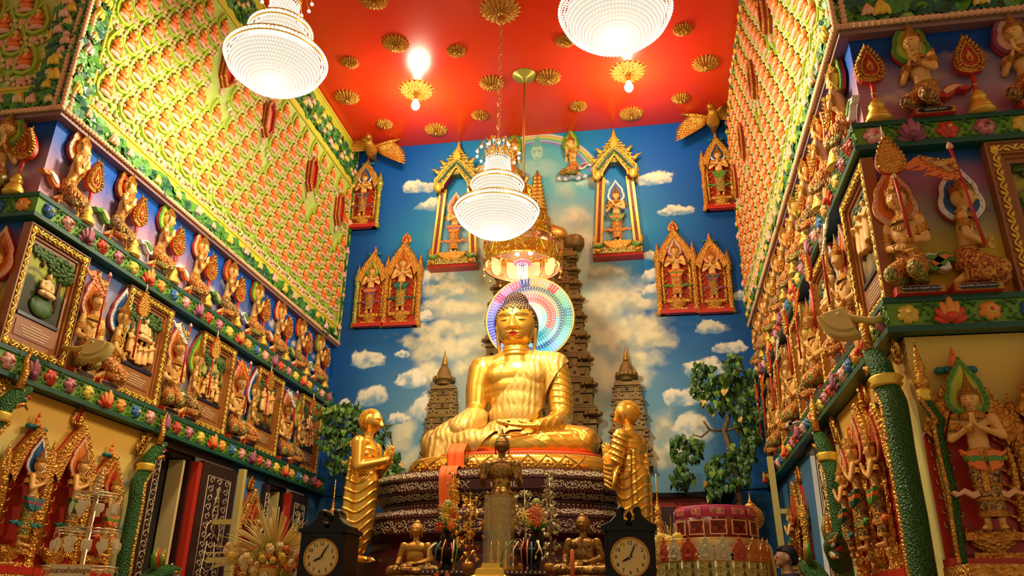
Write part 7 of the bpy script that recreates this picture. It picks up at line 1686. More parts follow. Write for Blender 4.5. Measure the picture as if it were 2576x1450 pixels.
clear = bpy.data.materials.new('clear_acrylic'); clear.use_nodes = True; nt = clear.node_tree; nt.nodes.clear(); out = nt.nodes.new('ShaderNodeOutputMaterial'); mx = nt.nodes.new('ShaderNodeMixShader'); tr = nt.nodes.new('ShaderNodeBsdfTransparent'); gl = nt.nodes.new('ShaderNodeBsdfGlossy'); tr.inputs['Color'].default_value = (1, .93, .72, 1); gl.inputs['Roughness'].default_value = .08; gl.inputs['Color'].default_value = (1, .85, .5, 1); mx.inputs['Fac'].default_value = .14; nt.links.new(tr.outputs[0], mx.inputs[1]); nt.links.new(gl.outputs[0], mx.inputs[2]); nt.links.new(mx.outputs[0], out.inputs['Surface'])
b = MB(); b.box((0, 0, .06+(zt-.06)/2), (w, w*.7, zt-.06)); b.build('case', [clear], t); b = MB(); b.box((0, 0, .03), (w*1.1, w*.8, .06)); b.build('foot', [gold_dark], t)
for x in (-.05, 0, .05): b = MB(); b.lathe([(.02, 0), (.022, .02), (.014, .04), (.017, .055), (.010, .08), (.012, .09), (.005, .15), (.001, .20)], 0, 12, (x, 0, .06)); b.build('spire', [gold], t)
# ------------------------------------------------------------------ metal leaf trees, flower vases, bowls, candles
heart = [(0, -.55), (.25, -.15), (.45, .15), (.38, .40), (.15, .45), (0, .32), (-.15, .45), (-.38, .40), (-.45, .15), (-.25, -.15)]
def heart_leaf(b, p, s, r, m=0):
    T = M4(p, (r.uniform(-.6, .6), r.uniform(-.5, .5), r.uniform(-1.2, 1.2)), s); Tn = np.array(T)
    v = np.array([(x, -.06 if i in (0, 5) else .05, z-.45) for i, (x, z) in enumerate(heart)]+[(0, -.10, -.45)]); v = v @ Tn[:3, :3].T+Tn[:3, 3]; n = len(heart)
    b.add(v, [(i, (i+1) % n, n) for i in range(n)], m, False)
silver = mat('silver_leaf', (.62, .56, .30), .25, .9)
def leaf_tree(label, px, pyb, pyt, Y, m, n, wd, seed):
    r = np.random.RandomState(seed); a = at_y(px, pyb, Y); c = at_y(px, pyt, Y); h = c[2]-AT; t = thing('metal_leaf_tree', label, 'leaf ornament', (a[0], Y, AT))
    b = MB(); b.lathe([(.035, 0), (.04, .02), (.02, .05), (.03, .09), (.045, .13), (.03, .15)], 0, 14); b.build('pot', [gold_dark], t)
    b = MB(); L = MB(); b.tube([(0, 0, .1), (.01, 0, h*.6), (0, 0, h*.97)], [.008, .006, .003], 0, 5)
    for i in range(n):
        z = .16+(h-.18)*r.rand()**.9; rad = wd*(.35+.65*(1-(z/h))**.7)*math.sqrt(r.rand()); an = r.rand()*2*PI; p = (rad*math.cos(an), rad*math.sin(an)*.6, z)
        if i % 3 == 0: b.tube([(0, 0, z-.04), (p[0]*.6, p[1]*.6, z+.01), p], .0025, 0, 4)
        heart_leaf(L, p, .036, r)
    b.build('branches', [m], t); tag(L.build('leaves', [m], t), kind='stuff'); return t
leaf_tree('tall gold leaf tree in front of the orange cloth', 1132, 1390, 1178, 5.9, gold, 110, .085, 1); leaf_tree('spreading gold leaf tree left of the clear box', 1178, 1390, 1232, 5.8, gold, 70, .15, 2)
leaf_tree('spreading silver leaf tree right of the bronze statue', 1318, 1390, 1225, 5.8, silver, 70, .15, 3); leaf_tree('tall silver leaf tree right of the bronze statue', 1382, 1390, 1178, 5.9, silver, 120, .085, 4)
def bouquet(label, px, pyb, pyt, Y, cols, seed):
    r = np.random.RandomState(seed); a = at_y(px, pyb, Y); h = at_y(px, pyt, Y)[2]-AT; t = thing('flower_vase', label, 'flower vase', (a[0], Y, AT))
    b = MB(); b.lathe([(.03, 0), (.035, .02), (.022, .05), (.03, h*.3), (.05, h*.5), (.045, h*.56), (.03, h*.58), (.04, h*.62)], 0, 18); b.build('vase', [black], t)
    for i in range(17):
        an = r.rand()*2*PI; rd = .08*math.sqrt(r.rand()); z = h*(.66+.26*r.rand()); b = MB(); T = M4((rd*math.cos(an), rd*math.sin(an)-.03, z), (r.uniform(-.3, .5), 0, r.uniform(-.6, .6)), r.uniform(.45, .8)); b.T = T
        for j in range(7): 
            q = 2*PI*j/7; b.T = T @ M4((0, 0, 0), (0, -q, 0)); b.ell((.030, -.008, 0), (.032, .008, .011), 0, 7, 5)
        b.T = T; b.ell((0, -.014, 0), (.012, .01, .012), 1, 7, 5); b.T = None; b.build('flower', [cols[i % len(cols)], yellow], t)
    b = MB(); b.ell((0.0, -.02, h*.96), .030, 0, 12, 9); b.build('globe_flower', [mat('globe_%d' % seed, (.45, .52, .10), .6, bump=('v', 90, .6, .005))], t)
    b = MB(); 
    for i in range(14): an = r.rand()*2*PI; b.tube([(0, 0, h*.55), (.04*math.cos(an), .04*math.sin(an)-.01, h*.68), (.09*math.cos(an), .07*math.sin(an)-.02, h*(.60+.2*r.rand()))], [.004, .012, .002], 0, 5)
    b.build('foliage', [leaf], t)
bouquet('orange and yellow flower vase before the orange cloth', 1122, 1410, 1262, 5.45, [orange, yellow, redlo, oran2], 1); bouquet('red and yellow lily vase right of the clear box', 1350, 1410, 1258, 5.45, [ply, redlo, orange, peach], 2)
def garland(label, px, py, Y, cols, seed):
    r = np.random.RandomState(seed); c = at_y(px, py, Y); t = thing('offering_bowl', label, 'offering bowl', (c[0], Y, 1.475))
    b = MB(); b.lathe([(.05, 0), (.055, .01), (.03, .03), (.07, .06), (.10, .10), (.105, .13), (.09, .125), (.02, .10)], 0, 24); b.build('bowl', [black], t)
    for i in range(7): b = MB(); x = -.09+.03*i; l = r.uniform(-.02, .09); q = r.uniform(-.03, .03); b.tube([(x*.6, -.02, .12), (x*.9+q*.4, -.06, .16+.03*r.rand()), (x*1.2+q, -.115, .12), (x*1.15+q*1.6, -.12, l+.02)], [.003, .005, .005, .003], 0, 7); b.ell((x*1.15+q*1.6, -.12, l), (.007, .007, .013), 0, 7, 5); b.build('tassel', [cols[i % len(cols)]], t)
gcols = [yellow, white, tealm, orange, redlo, cream, green]
garland('black offering bowl with coloured tassels, left inlaid stand', 1127, 1370, 5.15, gcols, 1); garland('black offering bowl with coloured tassels, right inlaid stand', 1330, 1370, 5.15, gcols[::-1], 2)
for px, lb in ((1440, 'slim gold candle stick left of the seated bronze statue'), (1528, 'slim gold candle stick beside the right clock')):
    c = at_y(px, 1430, 5.2); t = thing('candle_stick', lb, 'candle', (c[0], 5.2, 0)); b = MB(); b.lathe([(.06, 0), (.03, .04), (.012, .1), (.012, 1.3), (.025, 1.32), (.012, 1.36)], 0, 12); b.build('stick', [gold_dark], t); b = MB(); b.lathe([(.014, 1.36), (.013, 1.60), (.004, 1.61)], 0, 12); b.build('candle', [orange], t)
def pagoda(label, px, pyb, pyt, Y, wpx):
    a = at_y(px, pyb, Y); c = at_y(px, pyt, Y); w = (at_y(px+wpx/2, pyb, Y)[0]-a[0]); h = c[2]-1.3; t = thing('gold_pagoda', label, 'pagoda ornament', (a[0], Y, 1.3))
    b = MB(); b.box((0, 0, -.01), (w*2.2, w*2.2, .04)); pr = []; n = 9
    for i in range(n): z = h*.75*i/n; r = w*(1-.72*i/n); pr += [(r*.85, z+.0), (r, z+h*.01), (r*1.05, z+h*.03), (r*.8, z+h*.05), (r*.78, z+h*.075)]
    b.lathe(pr+[(w*.12, h*.76), (w*.16, h*.78), (w*.06, h*.82), (.003, h)], 0, 18); b.build('spire', [gold_fine], t); b = MB(); b.box((0, 0, -.68), (w*2.6, w*2.6, 1.24)); b.build('plinth', [red_dark], t)
pagoda('gold pagoda ornament behind the left clock', 831, 1345, 1207, 6.1, 46); pagoda('gold pagoda ornament between the right disciple and the drum', 1661, 1400, 1192, 6.4, 52)
# ------------------------------------------------------------------ two black longcase clocks
dial_m = mat('dial_cream', (.78, .62, .22), .45)
def clock(label, px, py, Y, hh, mm):
    c = at_y(px, py, Y); R = .098; t = thing('longcase_clock', label, 'clock', (c[0], Y, 0)); z = c[2]
    b = MB(); b.box((0, .02, z/2-.1), (.27, .20, z-.2)); b.box((0, 0, z), (.28, .24, .30)); b.box((0, 0, z+.155), (.31, .27, .025)); b.box((0, 0, z-.16), (.30, .26, .03)); b.box((0, .02, .05), (.32, .26, .10)); b.build('case', [black], t)
    b = MB()
    for s in (-1, 1):
        b.T = M4((0, 0, 0), (0, 0, 0), (s, 1, 1)); b.prism([(.01, z+.165), (.155, z+.165), (.155, z+.18), (.11, z+.20), (.075, z+.235), (.065, z+.27), (.045, z+.285), (.03, z+.275), (.035, z+.25), (.03, z+.215), (.01, z+.20)], .05, -.08, 0, .006); b.ell((.047, -.015, z+.265), (.026, .07, .026), 0, 14, 9); b.T = None
    b.lathe([(.015, z+.165), (.02, z+.2), (.01, z+.215), (.018, z+.235), (.004, z+.27)], 0, 12, (0, -.02, 0)); b.build('pediment', [black], t)
    b = MB(); b.tube([((R+.006)*math.cos(a), -.122, z+(R+.006)*math.sin(a)) for a in np.linspace(0, 2*PI, 48, endpoint=False)], .007, 0, 7, closed=True); b.build('bezel', [gold_dark], t)
    b = MB(); b.prism([(R*math.cos(a), z+R*math.sin(a)) for a in np.linspace(0, 2*PI, 48, endpoint=False)], -.11, -.123, 0); b.build('dial', [dial_m], t)
    for i in range(1, 13): a = PI/2-i*PI/6; letters(str(i), .030, black, t, (R*.80*math.cos(a), -.1235, z+R*.80*math.sin(a)-.010), name='numeral')
    for nm, a, L, wd in (('hour_hand', PI/2-(hh+mm/60)*PI/6, .050, .006), ('minute_hand', PI/2-mm*PI/30, .078, .0045)):
        b = MB(); d = np.array((math.cos(a), 0, math.sin(a))); b.tube([np.array((0, -.128, z))-d*.012, np.array((0, -.128, z))+d*L*.7, np.array((0, -.128, z))+d*L], [wd, wd, .001], 0, 4); b.build(nm, [black], t)
    b = MB(); b.ell((0, -.13, z), (.006, .004, .006), 0, 8, 5); b.build('pin', [gold_dark], t)
    for s in (-1, 1):
        b = MB(); b.lathe([(.012, z-.14), (.009, z-.12), (.009, z+.12), (.012, z+.14)], 0, 10, (s*.128, -.115, 0)); b.build('column', [black], t)
clock('black longcase clock with round cream dial at the left, about five past eight', 827, 1407, 4.8, 8, 5); clock('black longcase clock with round cream dial left of the zodiac drum', 1587, 1407, 4.8, 8, 4)
# ------------------------------------------------------------------ dried grass arrangement
straw = mat('straw_yellow', (.80, .60, .18), .6); pale = mat('pale_yellow_flower', (.85, .60, .20), .55)
def spray(label, px, py, Y, R, n, nf, seed):
    r = np.random.RandomState(seed); c = at_y(px, py, Y); t = thing('flower_arrangement', label, 'flower arrangement', (c[0], Y, 0)); z = c[2]
    b = MB(); b.lathe([(.14, 0), (.12, .05), (.05, .2), (.05, z-.35), (.09, z-.25), (.13, z-.12), (.12, z-.08)], 0, 20); b.build('pedestal_vase', [gold_dark], t)
    b = MB()
    for i in range(n):
        a = PI*(r.rand()*1.08-.04); ph = r.uniform(-.5, .5); L = R*r.uniform(.65, 1.); d = np.array((math.cos(a)*1.1, -.25+ph*.8, math.sin(a)*.9)); pts = [np.array((0, 0, z-.03))+d*L*u+np.array((0, 0, -.06*u*u*abs(math.cos(a)))) for u in np.linspace(.05, 1, 8)]
        b.tube(pts, [.0022, .0025, .0032, .004, .004, .0036, .003, .0014], 0, 5)
    tag(b.build('grass_stems', [straw], t), kind='stuff')
    for i in range(nf):
        an = r.uniform(PI*.96, 2.04*PI); rd = R*.74*math.sqrt(r.rand()); p = (rd*math.cos(an)*1.1, -.06-.10*r.rand(), z+rd*math.sin(an)*.62+.02); b = MB(); s = r.uniform(.45, .85); petals(b, p, 6, .02*s, .026*s, 0, .6); petals(b, (p[0], p[1]-.014, p[2]), 4, .009*s, .016*s, 0, .5); b.build('flower', [(pale, cream, orange, pale, yellow)[i % 5]], t)
    b = MB()
    for i in range(70):
        an = r.rand()*2*PI; rd = R*.66*math.sqrt(r.rand()); p = (rd*math.cos(an), -.02-.08*r.rand(), z-.06+.55*rd*math.sin(an)); heart_leaf(b, p, .055, r)
    tag(b.build('foliage', [mat('dry_leaf_%d' % seed, (.50, .42, .08), .6)], t), kind='stuff')
spray('yellow dried grass and flower arrangement left of the left clock', 690, 1390, 5.0, .37, 150, 56, 3); spray('pale dried grass spray behind the right clock and drum', 1690, 1385, 6.45, .30, 40, 14, 4)
# ------------------------------------------------------------------ zodiac drum
c = at_y(1799, 1318, 5.85); t = thing('zodiac_drum', 'round red drum with Thai zodiac words above framed orange pictures', 'zodiac drum', (c[0], 5.85, 0)); R = .272
zt = at_y(1799, 1268, 5.52)[2]; zm = at_y(1799, 1297, 5.52)[2]; zb = at_y(1799, 1348, 5.52)[2]
mag = mat('magenta_band', (.42, .02, .08), .5, mix=((.58, .05, .14), 9, .2)); dro = mat('drum_red', (.20, .03, .012), .45)
b = MB(); b.lathe([(R, zm), (R, zt), (R*.98, zt+.004), (.02, zt+.004)], 0, 48); b.build('word_band', [mag], t)
b = MB(); b.lathe([(.02, zb), (R, zb), (R, zm)], 0, 48); b.build('picture_band', [dro], t)
b = MB(); b.lathe([(.22, 0), (.2, .05), (.06, .1), (.05, zb-.1), (.2, zb-.06), (R*.98, zb-.02), (R*.98, zb)], 0, 30); b.build('foot', [cream], t)
words = ['ชวด', 'ฉลู', 'ขาล', 'เถาะ', 'มะโรง', 'มะเส็ง', 'มะเมีย', 'มะแม', 'วอก', 'ระกา', 'จอ', 'กุน']
def pic_sunset(U, V):
    n = fbm(U*30, V*30, 4)-.5; f = lambda c: np.broadcast_to(lin(c), U.shape+(3,)); col = lerp(f((120, 24, 10)), f((250, 110, 30)), sstep(.2, .7, V/.10+.8*n)); d = ((U-.05)/.045)**2+((V-.07)/.05)**2; return lerp(col, f((60, 14, 10)), .85*sstep(1.2, .7, d+1.2*n))
for i, wd in enumerate(words):
    a = -PI/2+(i-2)*PI/6; h = zt-zm
    for m, rr, q in ((white, R+.003, .0045), (rose_red, R+.0065, .0012)): letters(wd, .058, m, t, (rr*math.cos(a), rr*math.sin(a), zm+h*.30), (PI/2, 0, a+PI/2), ext=.001, name='lettering' if q < .002 else 'lettering_edge', fat=q)
    o = painted('zodiac_picture', (-.05, 0, 0), (1, 0, 0), (0, 0, 1), .10, zm-zb-.045, .006, lambda U, V, i=i: pic_sunset(U+.0*i, V), paintm, t); o.location = ((R+.003)*math.cos(a)*1.0, (R+.003)*math.sin(a)*1.0, zb+.02); o.rotation_euler = (0, 0, a+PI/2)
    b = MB(); w2, h2 = .05, zm-zb-.045; b.ring([(-w2-.006, -.006), (w2+.006, -.006), (w2+.006, h2+.006), (-w2-.006, h2+.006)], [(-w2, 0), (w2, 0), (w2, h2), (-w2, h2)], .004, -.005); o = b.build('picture_frame', [peach], t); o.location = ((R+.003)*math.cos(a), (R+.003)*math.sin(a), zb+.02); o.rotation_euler = (0, 0, a+PI/2)
# ------------------------------------------------------------------ ring stand with translucent amulet plates and banknotes
c = at_y(1800, 1400, 5.0); RC = .335; cx, cyy = c[0], 5.0+RC*.9; t = thing('ring_stand', 'round wire stand carrying amulet plates and banknotes before the drum', 'stand', (cx, cyy, 0))
zp = at_y(1800, 1412, 5.0)[2]; zpt = at_y(1800, 1352, 5.0)[2]
b = MB(); b.lathe([(RC-.02, .9), (RC-.02, zp-.0)], 0, 40); b.build('drum_side', [cream], t); b = MB(); b.lathe([(.2, 0), (.18, .04), (.05, .08), (.05, .9), (RC-.02, .9)], 0, 24); b.build('foot', [gold_dark], t)
for z in (zp, zpt-.01): b = MB(); b.tube([(RC*math.cos(a), RC*math.sin(a), z) for a in np.linspace(0, 2*PI, 48, endpoint=False)], .004, 0, 5, closed=True); b.build('ring', [chain_m], t)
def plastic(nm, col):
    m = mat(nm, col, .2, 0, ('n', 40, .6, .01)); m.node_tree.nodes['Principled BSDF'].inputs['Transmission Weight'].default_value = .2; return m
pla = [plastic('plate_amber', (.75, .30, .05)), plastic('plate_clear', (.80, .74, .42)), plastic('plate_red', (.66, .10, .04)), plastic('plate_gold', (.80, .58, .15))]
po = [(-.042, 0), (.042, 0), (.045, .03), (.034, .04), (.046, .06), (.052, .085), (.038, .105), (.03, .13), (.016, .145), (.012, .165), (0, .185), (-.012, .165), (-.016, .145), (-.03, .13), (-.038, .105), (-.052, .085), (-.046, .06), (-.034, .04), (-.045, .03)]
kz = (zpt-zp)/.185
def plate_mesh(m):
    b = MB(); b.prism([(x, z*kz) for x, z in po], .004, -.006, 0, .002); b.tube([(.022*math.cos(a), -.007, (.065+.022*math.sin(a))*kz) for a in np.linspace(0, 2*PI, 14, endpoint=False)], .004, 0, 5, closed=True); b.ell((0, -.007, .10*kz), (.014, .006, .014), 0, 8, 6); b.ell((0, -.007, .03*kz), (.026, .006, .014), 0, 8, 6); b.tube([(.006*math.cos(a), -.002, .19*kz+.006*math.sin(a)) for a in np.linspace(0, 2*PI, 8, endpoint=False)], .002, 0, 4, closed=True); return b.mesh('amulet_plate', [m])
PM = [plate_mesh(m) for m in pla]; pcol = ['amber', 'clear', 'red', 'golden']; ordp = [3, 2, 1, 2, 1, 1, 2, 0, 0, 0]
note_m = [mat('note_yellow', (.62, .56, .14), .6), mat('note_dark', (.12, .14, .04), .6)]
b = MB(); b.box((0, 0, .021), (.088, .002, .042), 0); b.ell((.018, -.0015, .016), (.013, .001, .013), 1, 10, 6); b.ell((.018, -.002, .030), (.007, .001, .009), 1, 8, 6); b.box((-.026, -.0015, .032), (.012, .001, .006), 1); b.box((-.028, -.0015, .008), (.02, .001, .004), 1); b.ring([(-.042, .002), (.042, .002), (.042, .04), (-.042, .04)], [(-.041, .003), (.041, .003), (.041, .039), (-.041, .039)], 0, -.002, 1); NOTE = b.mesh('banknote', note_m)
for i in range(10):
    a = -PI/2+(i-4.55)*.30; o = put(PM[ordp[i]], 'amulet_plate', None, (cx+RC*math.cos(a), cyy+RC*math.sin(a), zp+.002), a+PI/2); tag(o, '%s amulet plate on the ring stand, %s from the left' % (pcol[ordp[i]], ORD[i+1]), 'amulet plate', 'amulet plates on the ring stand')
    for j in range(2):
        o = put(NOTE, 'banknote', None, (cx+(RC+.0)*math.cos(a), cyy+(RC+.0)*math.sin(a), zp-.046-.046*j), a+PI/2); tag(o, 'yellow banknote under the %s amulet plate from the left, %s row' % (ORD[i+1], ('top', 'lower')[j]), 'banknote', 'banknotes on the ring stand')
c = at_y(1680, 1372, 5.6); t = thing('flower_pot', 'pot of yellow flowers behind the amulet plates', 'flower pot', (c[0], 5.45, 0)); b = MB(); b.lathe([(.10, 0), (.06, .1), (.04, 1.3), (.07, c[2]-.06), (.065, c[2]-.03)], 0, 16); b.build('pot', [cream], t)
r = np.random.RandomState(9)
for i in range(10): b = MB(); petals(b, (r.uniform(-.07, .07), -.02-.04*r.rand(), c[2]+r.uniform(-.03, .03)), 7, .018, .022, 0, .6); b.build('flower', [(ply, orange, yellow)[i % 3]], t)
# ------------------------------------------------------------------ charm stand at the left front
p = at_y(207, 1450, 3.0); SX = p[0]-.012; t = thing('charm_stand', 'wire stand with hanging charms and a spiral top at the lower left', 'display stand', (SX, 3.0, 0)); wire = mat('wire_silver', (.75, .62, .34), .3, .9)
z1 = at_y(215, 1245, 3.0)[2]; z2 = at_y(210, 1335, 3.0)[2]; z3 = at_y(205, 1428, 3.0)[2]; zt = at_y(217, 1178, 3.0)[2]
b = MB(); b.tube([(0, 0, .02), (0, 0, z1)], .010, 0, 8); b.lathe([(.16, 0), (.15, .02), (.03, .04)], 0, 20); b.build('pole', [wire], t)
b = MB(); b.tube([((.026*(1-u))*math.cos(u*42), (.026*(1-u))*math.sin(u*42), z1+(zt-z1)*u) for u in np.linspace(0, 1, 110)], .0045, 0, 5); b.build('spiral_top', [wire], t)
for z, R in ((z1, .088), (z2, .120), (z3, .135)):
    b = MB(); b.tube([(R*math.cos(a), R*math.sin(a), z) for a in np.linspace(0, 2*PI, 40, endpoint=False)], .003, 0, 5, closed=True); b.tube([(R*math.cos(a), R*math.sin(a), z-.012) for a in np.linspace(0, 2*PI, 40, endpoint=False)], .002, 0, 5, closed=True); [b.tube([(0, 0, z), (R*math.cos(a), R*math.sin(a), z)], .002, 0, 4) for a in (0, 2.1, 4.2)]; b.build('ring', [wire], t)
charm_m = mat('charm_clear', (.95, .82, .45), .25); card_m = mat('charm_card', (.92, .82, .52), .6)
def charm(shape):
    b = MB(); b.tube([(0, 0, 0), (.002, 0, -.012), (0, 0, -.024)], .0015, 2, 4); b.tube([(.004*math.cos(a), 0, -.004+.006*math.sin(a)) for a in np.linspace(0, 2*PI, 8, endpoint=False)], .0012, 2, 4, closed=True)
    if shape == 0: b.prism([(x*.058, z*.058-.045) for x, z in heart], .004, -.004, 0, .002); b.box((0, -.006, -.046), (.026, .002, .024), 1)
    elif shape == 1: b.box((0, 0, -.045), (.030, .008, .042), 0); b.box((0, -.006, -.047), (.024, .002, .028), 1)
    else: b.prism([(-.018, -.03), (.018, -.03), (.02, -.055), (0, -.072), (-.02, -.055)], .004, -.004, 0, .002); b.box((0, -.006, -.045), (.02, .002, .02), 1)
    return b.mesh('hanging_charm', [charm_m, card_m, wire])
CH = [charm(0), charm(1), charm(2)]; chn = ['heart shaped', 'rectangular', 'shield shaped']
for (z, R, n, nm) in ((z1, .088, 9, 'upper'), (z2, .120, 12, 'middle'), (z3, .135, 12, 'lowest')):
    for i in range(n):
        a = 2*PI*(i+.25)/n-PI/2; o = put(CH[(i*2+n) % 3], 'hanging_charm', None, (SX+R*math.cos(a), 3.0+R*math.sin(a), z-.014), a+PI/2+.3*math.sin(i*2.1)); tag(o, '%s charm hanging from the %s ring, %s counter-clockwise from the front' % (chn[(i*2+n) % 3], nm, ORD[i+1]), 'charm', 'charms on the %s ring' % nm)
c = at_y(177, 1437, 2.84); t = thing('prayer_sign', 'cream sign with gold Thai lettering hung on the lower left charm stand', 'sign', (c[0], 2.84, c[2]-.012)); t.rotation_euler = (0, 0, .04)
b = MB(); b.box((0, 0, 0), (.165, .006, .07)); b.ring([(-.083, -.035), (.083, -.035), (.083, .035), (-.083, .035)], [(-.08, -.032), (.08, -.032), (.08, .032), (-.08, .032)], 0, -.005, 1); b.build('board', [cream, gold], t)
letters('บทสวดคำอธิษฐาน', .026, mat('sign_brown', (.35, .12, .02), .4, .3), t, (0, -.0045, .004)); b = MB()
for q in range(2): b.box((0, -.004, -.012-.012*q), (.13-.03*q, .002, .004))
b.build('small_print', [MT['sign_brown']], t)
# ------------------------------------------------------------------ person at the lower right
b = MB(); b.b2((.82, 7.45, 0), (1.24, 8.3, .32)); struct(b.build('floor_step', [red_dark]))
p = at_y(1963, 1381, 7.85); H = p[2]-.32; t = thing('person', 'person with short black hair and black shirt in profile at the lower right', 'person', (p[0]+.04, 7.85, .32), -PI/2+.1); s = H/1.70
b = MB()                                                    # faces -y in its own frame
b.ell((0, 0, .98), (.165, .115, .14)); b.ell((0, 0, 1.16), (.15, .105, .18)); b.ell((0, .0, 1.32), (.18, .115, .15)); b.ell((0, .01, 1.41), (.19, .085, .06)); capsule(b, (0, .015, 1.42), (0, -.005, 1.54), .056, .052)
for q in (-1, 1):
    limb(b, [(q*.09, 0, .95), (q*.095, -.005, .52), (q*.095, .02, .09)], [.095, .07, .048]); capsule(b, (q*.095, .03, .045), (q*.11, -.15, .035), .045, .035); limb(b, [(q*.205, .01, 1.40), (q*.255, .02, 1.13), (q*.24, -.09, .90)], [.062, .048, .034]); hand(b, (q*.24, -.09, .90), (0, -.25, -1), (-q, 0, 0), .18, .25, .05, thumb=q)
b.ell((0, -.01, 1.61), (.075, .095, .095), seg=16, rings=12); b.ell((0, -.055, 1.565), (.055, .05, .05), seg=14, rings=10); limb(b, [(0, -.10, 1.625), (0, -.118, 1.590)], [.012, .016]); b.ell((0, -.098, 1.553), (.022, .014, .007)); b.ell((0, -.098, 1.543), (.02, .013, .007)); b.ell((0, -.09, 1.515), (.022, .02, .016))
for q in (-1, 1): b.ell((q*.078, .005, 1.60), (.012, .022, .034)); b.ell((q*.03, -.092, 1.615), (.018, .012, .010))
skn = mat('person_skin', (.42, .20, .09), .5); shirt = mat('black_shirt', (.008, .008, .01), .8); trous = mat('dark_trousers', (.02, .022, .03), .8)
me = fuse(b, .0085, 2, .5, mats=[skn, shirt, trous, dark_line], face_mat=lambda c: np.where(c[:, 2] > 1.455, np.where((np.abs(np.abs(c[:, 0])-.03) < .014) & (np.abs(c[:, 2]-1.617) < .004) & (c[:, 1] < -.08), 3, 0), np.where((np.abs(c[:, 0]) > .2) & (c[:, 2] < 1.12) & (c[:, 2] > .6), 0, np.where(c[:, 2] > .93, 1, np.where(c[:, 2] > .08, 2, 3)))))
o = put(me, 'body', t); o.scale = (s, s, s)
b = MB(); b.ell((0, .012, 1.635), (.083, .102, .092), seg=20, rings=14); b.ell((0, .06, 1.60), (.07, .055, .08), seg=16, rings=12); b.ell((0, -.06, 1.685), (.06, .045, .028), seg=14, rings=10)
o = put(fuse(b, .007, 1, mats=[mat('person_hair', (.006, .005, .005), .6, bump=('n', 200, .5, .01))], name='hair'), 'hair', t); o.scale = (s, s, s); o.location = (0, .006, .010)
v = o.data.vertices
kill = [q.co for q in v]
for q in v:                                                 # hairline: pull the front of the cap back above the brow
    if q.co.z < 1.652 and q.co.y < .0: q.co.y = .0+(q.co.y)*.25; q.co.x *= .90
# ------------------------------------------------------------------ artificial bodhi trees
lf1 = mat('bodhi_leaf', (.025, .085, .02), .45, mix=((.06, .16, .02), 6, .15)); lf2 = mat('bodhi_leaf_light', (.16, .30, .03), .45); lf3 = mat('bodhi_leaf_gold', (.62, .40, .08), .4); bk = mat('tree_bark', (.16, .09, .03), .7, bump=('w', 8, .6, .01))
def bodhi(label, Y, trunk, twigs, clumps, seed, n):
    r = np.random.RandomState(seed); P = lambda q: at_y(q[0], q[1], Y)+np.array((0, (q[2] if len(q) > 2 else 0), 0))
    base = P(trunk[0]); t = thing('bodhi_tree', label, 'tree', (base[0], Y, 0)); O = np.array((base[0], Y, 0))
    b = MB(); b.tube([np.array((0, 0, 0))]+[P(q)-O for q in trunk], [.05]+[.04-.028*i/len(trunk) for i in range(len(trunk))], 0, 8)
    b.build('trunk', [bk], t); b = MB()
    for tw in twigs: b.tube([P(q)-O for q in tw], [.016-.010*i/len(tw) for i in range(len(tw))], 0, 6)
    b.build('branches', [bk], t); L = MB()
    for (x, y, w, h, wt) in clumps:
        for i in range(int(n*wt)):
            a = r.rand()*2*PI; q = math.sqrt(r.rand()); c = at_y(x+w*q*math.cos(a), y+h*q*math.sin(a), Y)+np.array((0, r.uniform(-.22, .10), 0))-O; k = 0 if r.rand() < .80 else (1 if r.rand() < .85 else 2); heart_leaf(L, c, r.uniform(.075, .115), r, k)
    tag(L.build('leaves', [lf1, lf2, lf3], t), kind='stuff')
bodhi('leafy bodhi tree behind the left disciple', 9.2, [(890, 1215), (885, 1160), (905, 1100), (930, 1060)], [[(905, 1100), (860, 1075), (825, 1080)], [(905, 1100), (960, 1075), (985, 1110), (990, 1150)], [(930, 1060), (925, 1030)], [(930, 1070), (960, 1072), (988, 1070)], [(890, 1160), (850, 1130)]],
      [(860, 1060, 50, 38, .8), (905, 1042, 45, 25, .5), (850, 1105, 45, 40, .8), (955, 1085, 35, 35, .35), (860, 1165, 45, 25, .4), (985, 1165, 28, 35, .6), (930, 1140, 40, 40, .5), (960, 1185, 50, 22, .4), (830, 1030, 20, 18, .15)], 3, 95)
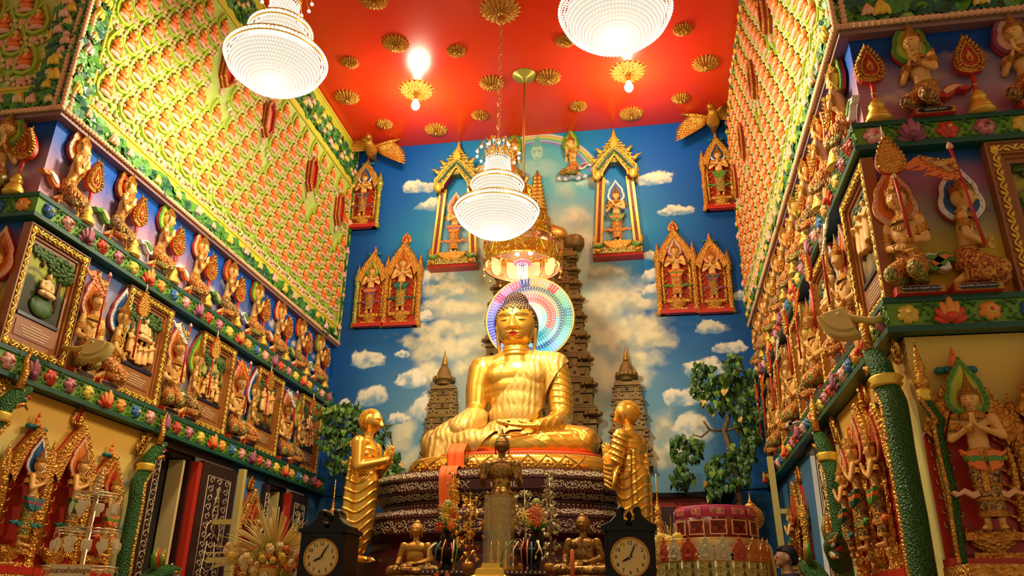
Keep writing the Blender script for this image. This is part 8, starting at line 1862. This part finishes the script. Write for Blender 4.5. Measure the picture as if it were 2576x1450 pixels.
bodhi('tall leafy bodhi tree in the right corner before the mural', 9.3, [(1855, 1215), (1838, 1130), (1822, 1085), (1835, 1040), (1850, 985), (1855, 930)], [[(1822, 1085), (1785, 1082), (1765, 1100), (1745, 1095)], [(1835, 1040), (1810, 1000), (1790, 960)], [(1822, 1085), (1860, 1075), (1890, 1080)], [(1838, 1130), (1850, 1165)], [(1850, 985), (1880, 970)], [(1785, 1082), (1770, 1060)]],
      [(1770, 960, 35, 38, .7), (1845, 915, 22, 30, .4), (1855, 970, 55, 40, 1.1), (1875, 1040, 38, 45, .8), (1885, 1100, 25, 25, .35), (1725, 1130, 42, 38, .8), (1715, 1200, 28, 28, .45), (1830, 1185, 60, 45, 1.2), (1795, 1225, 25, 28, .35), (1800, 1000, 40, 35, .5), (1865, 1140, 35, 40, .5), (1757, 938, 18, 14, .12)], 5, 95)
# unseen chandeliers added behind the viewer, to go with the fill lamps there
for k, X in enumerate((-2.95, -.06)):
    o = dup(ch, (X, 1.2, ch.location.z)); tag(o, 'unseen crystal chandelier added in the nave behind the viewer, %s side' % ('left', 'right')[k], 'chandelier', 'crystal chandeliers')
# ------------------------------------------------------------------ pieces of a part become its sub-parts
SUB = {'crown': 'head', 'hair': 'head', 'face_lines': 'head', 'forehead_mark': 'head', 'numeral': 'dial', 'hour_hand': 'dial', 'minute_hand': 'dial', 'pin': 'dial', 'gold_border': 'frame', 'trees': 'picture', 'seated_figure': 'picture', 'robed_figure': 'picture',
       'lettering_edge': 'word_band', 'zodiac_picture': 'picture_band', 'picture_frame': 'picture_band', 'small_print': 'board', 'bracket': 'shaft', 'blossom_relief': 'pad', 'bead_edge': 'pad', 'hem': 'robe_end', 'pearl_dots': 'tiers', 'leaves': 'branches', 'hip_cloth': 'skirt', 'pediment': 'case', 'crest': 'head', 'mane': 'head', 'bells': 'tier', 'globe_flower': 'vase'}
LET = ('word_band', 'board', 'cloth', 'name_plaque', 'name_board')
base = lambda o: o.name.split('.')[0]
for root in [o for o in bpy.data.objects if o.parent is None and len(o.children)]:
    kids = list(root.children); by = {}
    for c in kids: by.setdefault(base(c), c)
    for c in kids:
        tgt = by.get(SUB.get(base(c), '')) if base(c) != 'lettering' else next((by[n] for n in LET if n in by), None)
        if base(c) == 'pearl_inlay' and 'tiers' in by: tgt = by['tiers']
        if tgt is None or tgt is c: continue
        if len(c.children): continue
        c.parent = tgt; c.matrix_parent_inverse = tgt.matrix_basis.inverted()
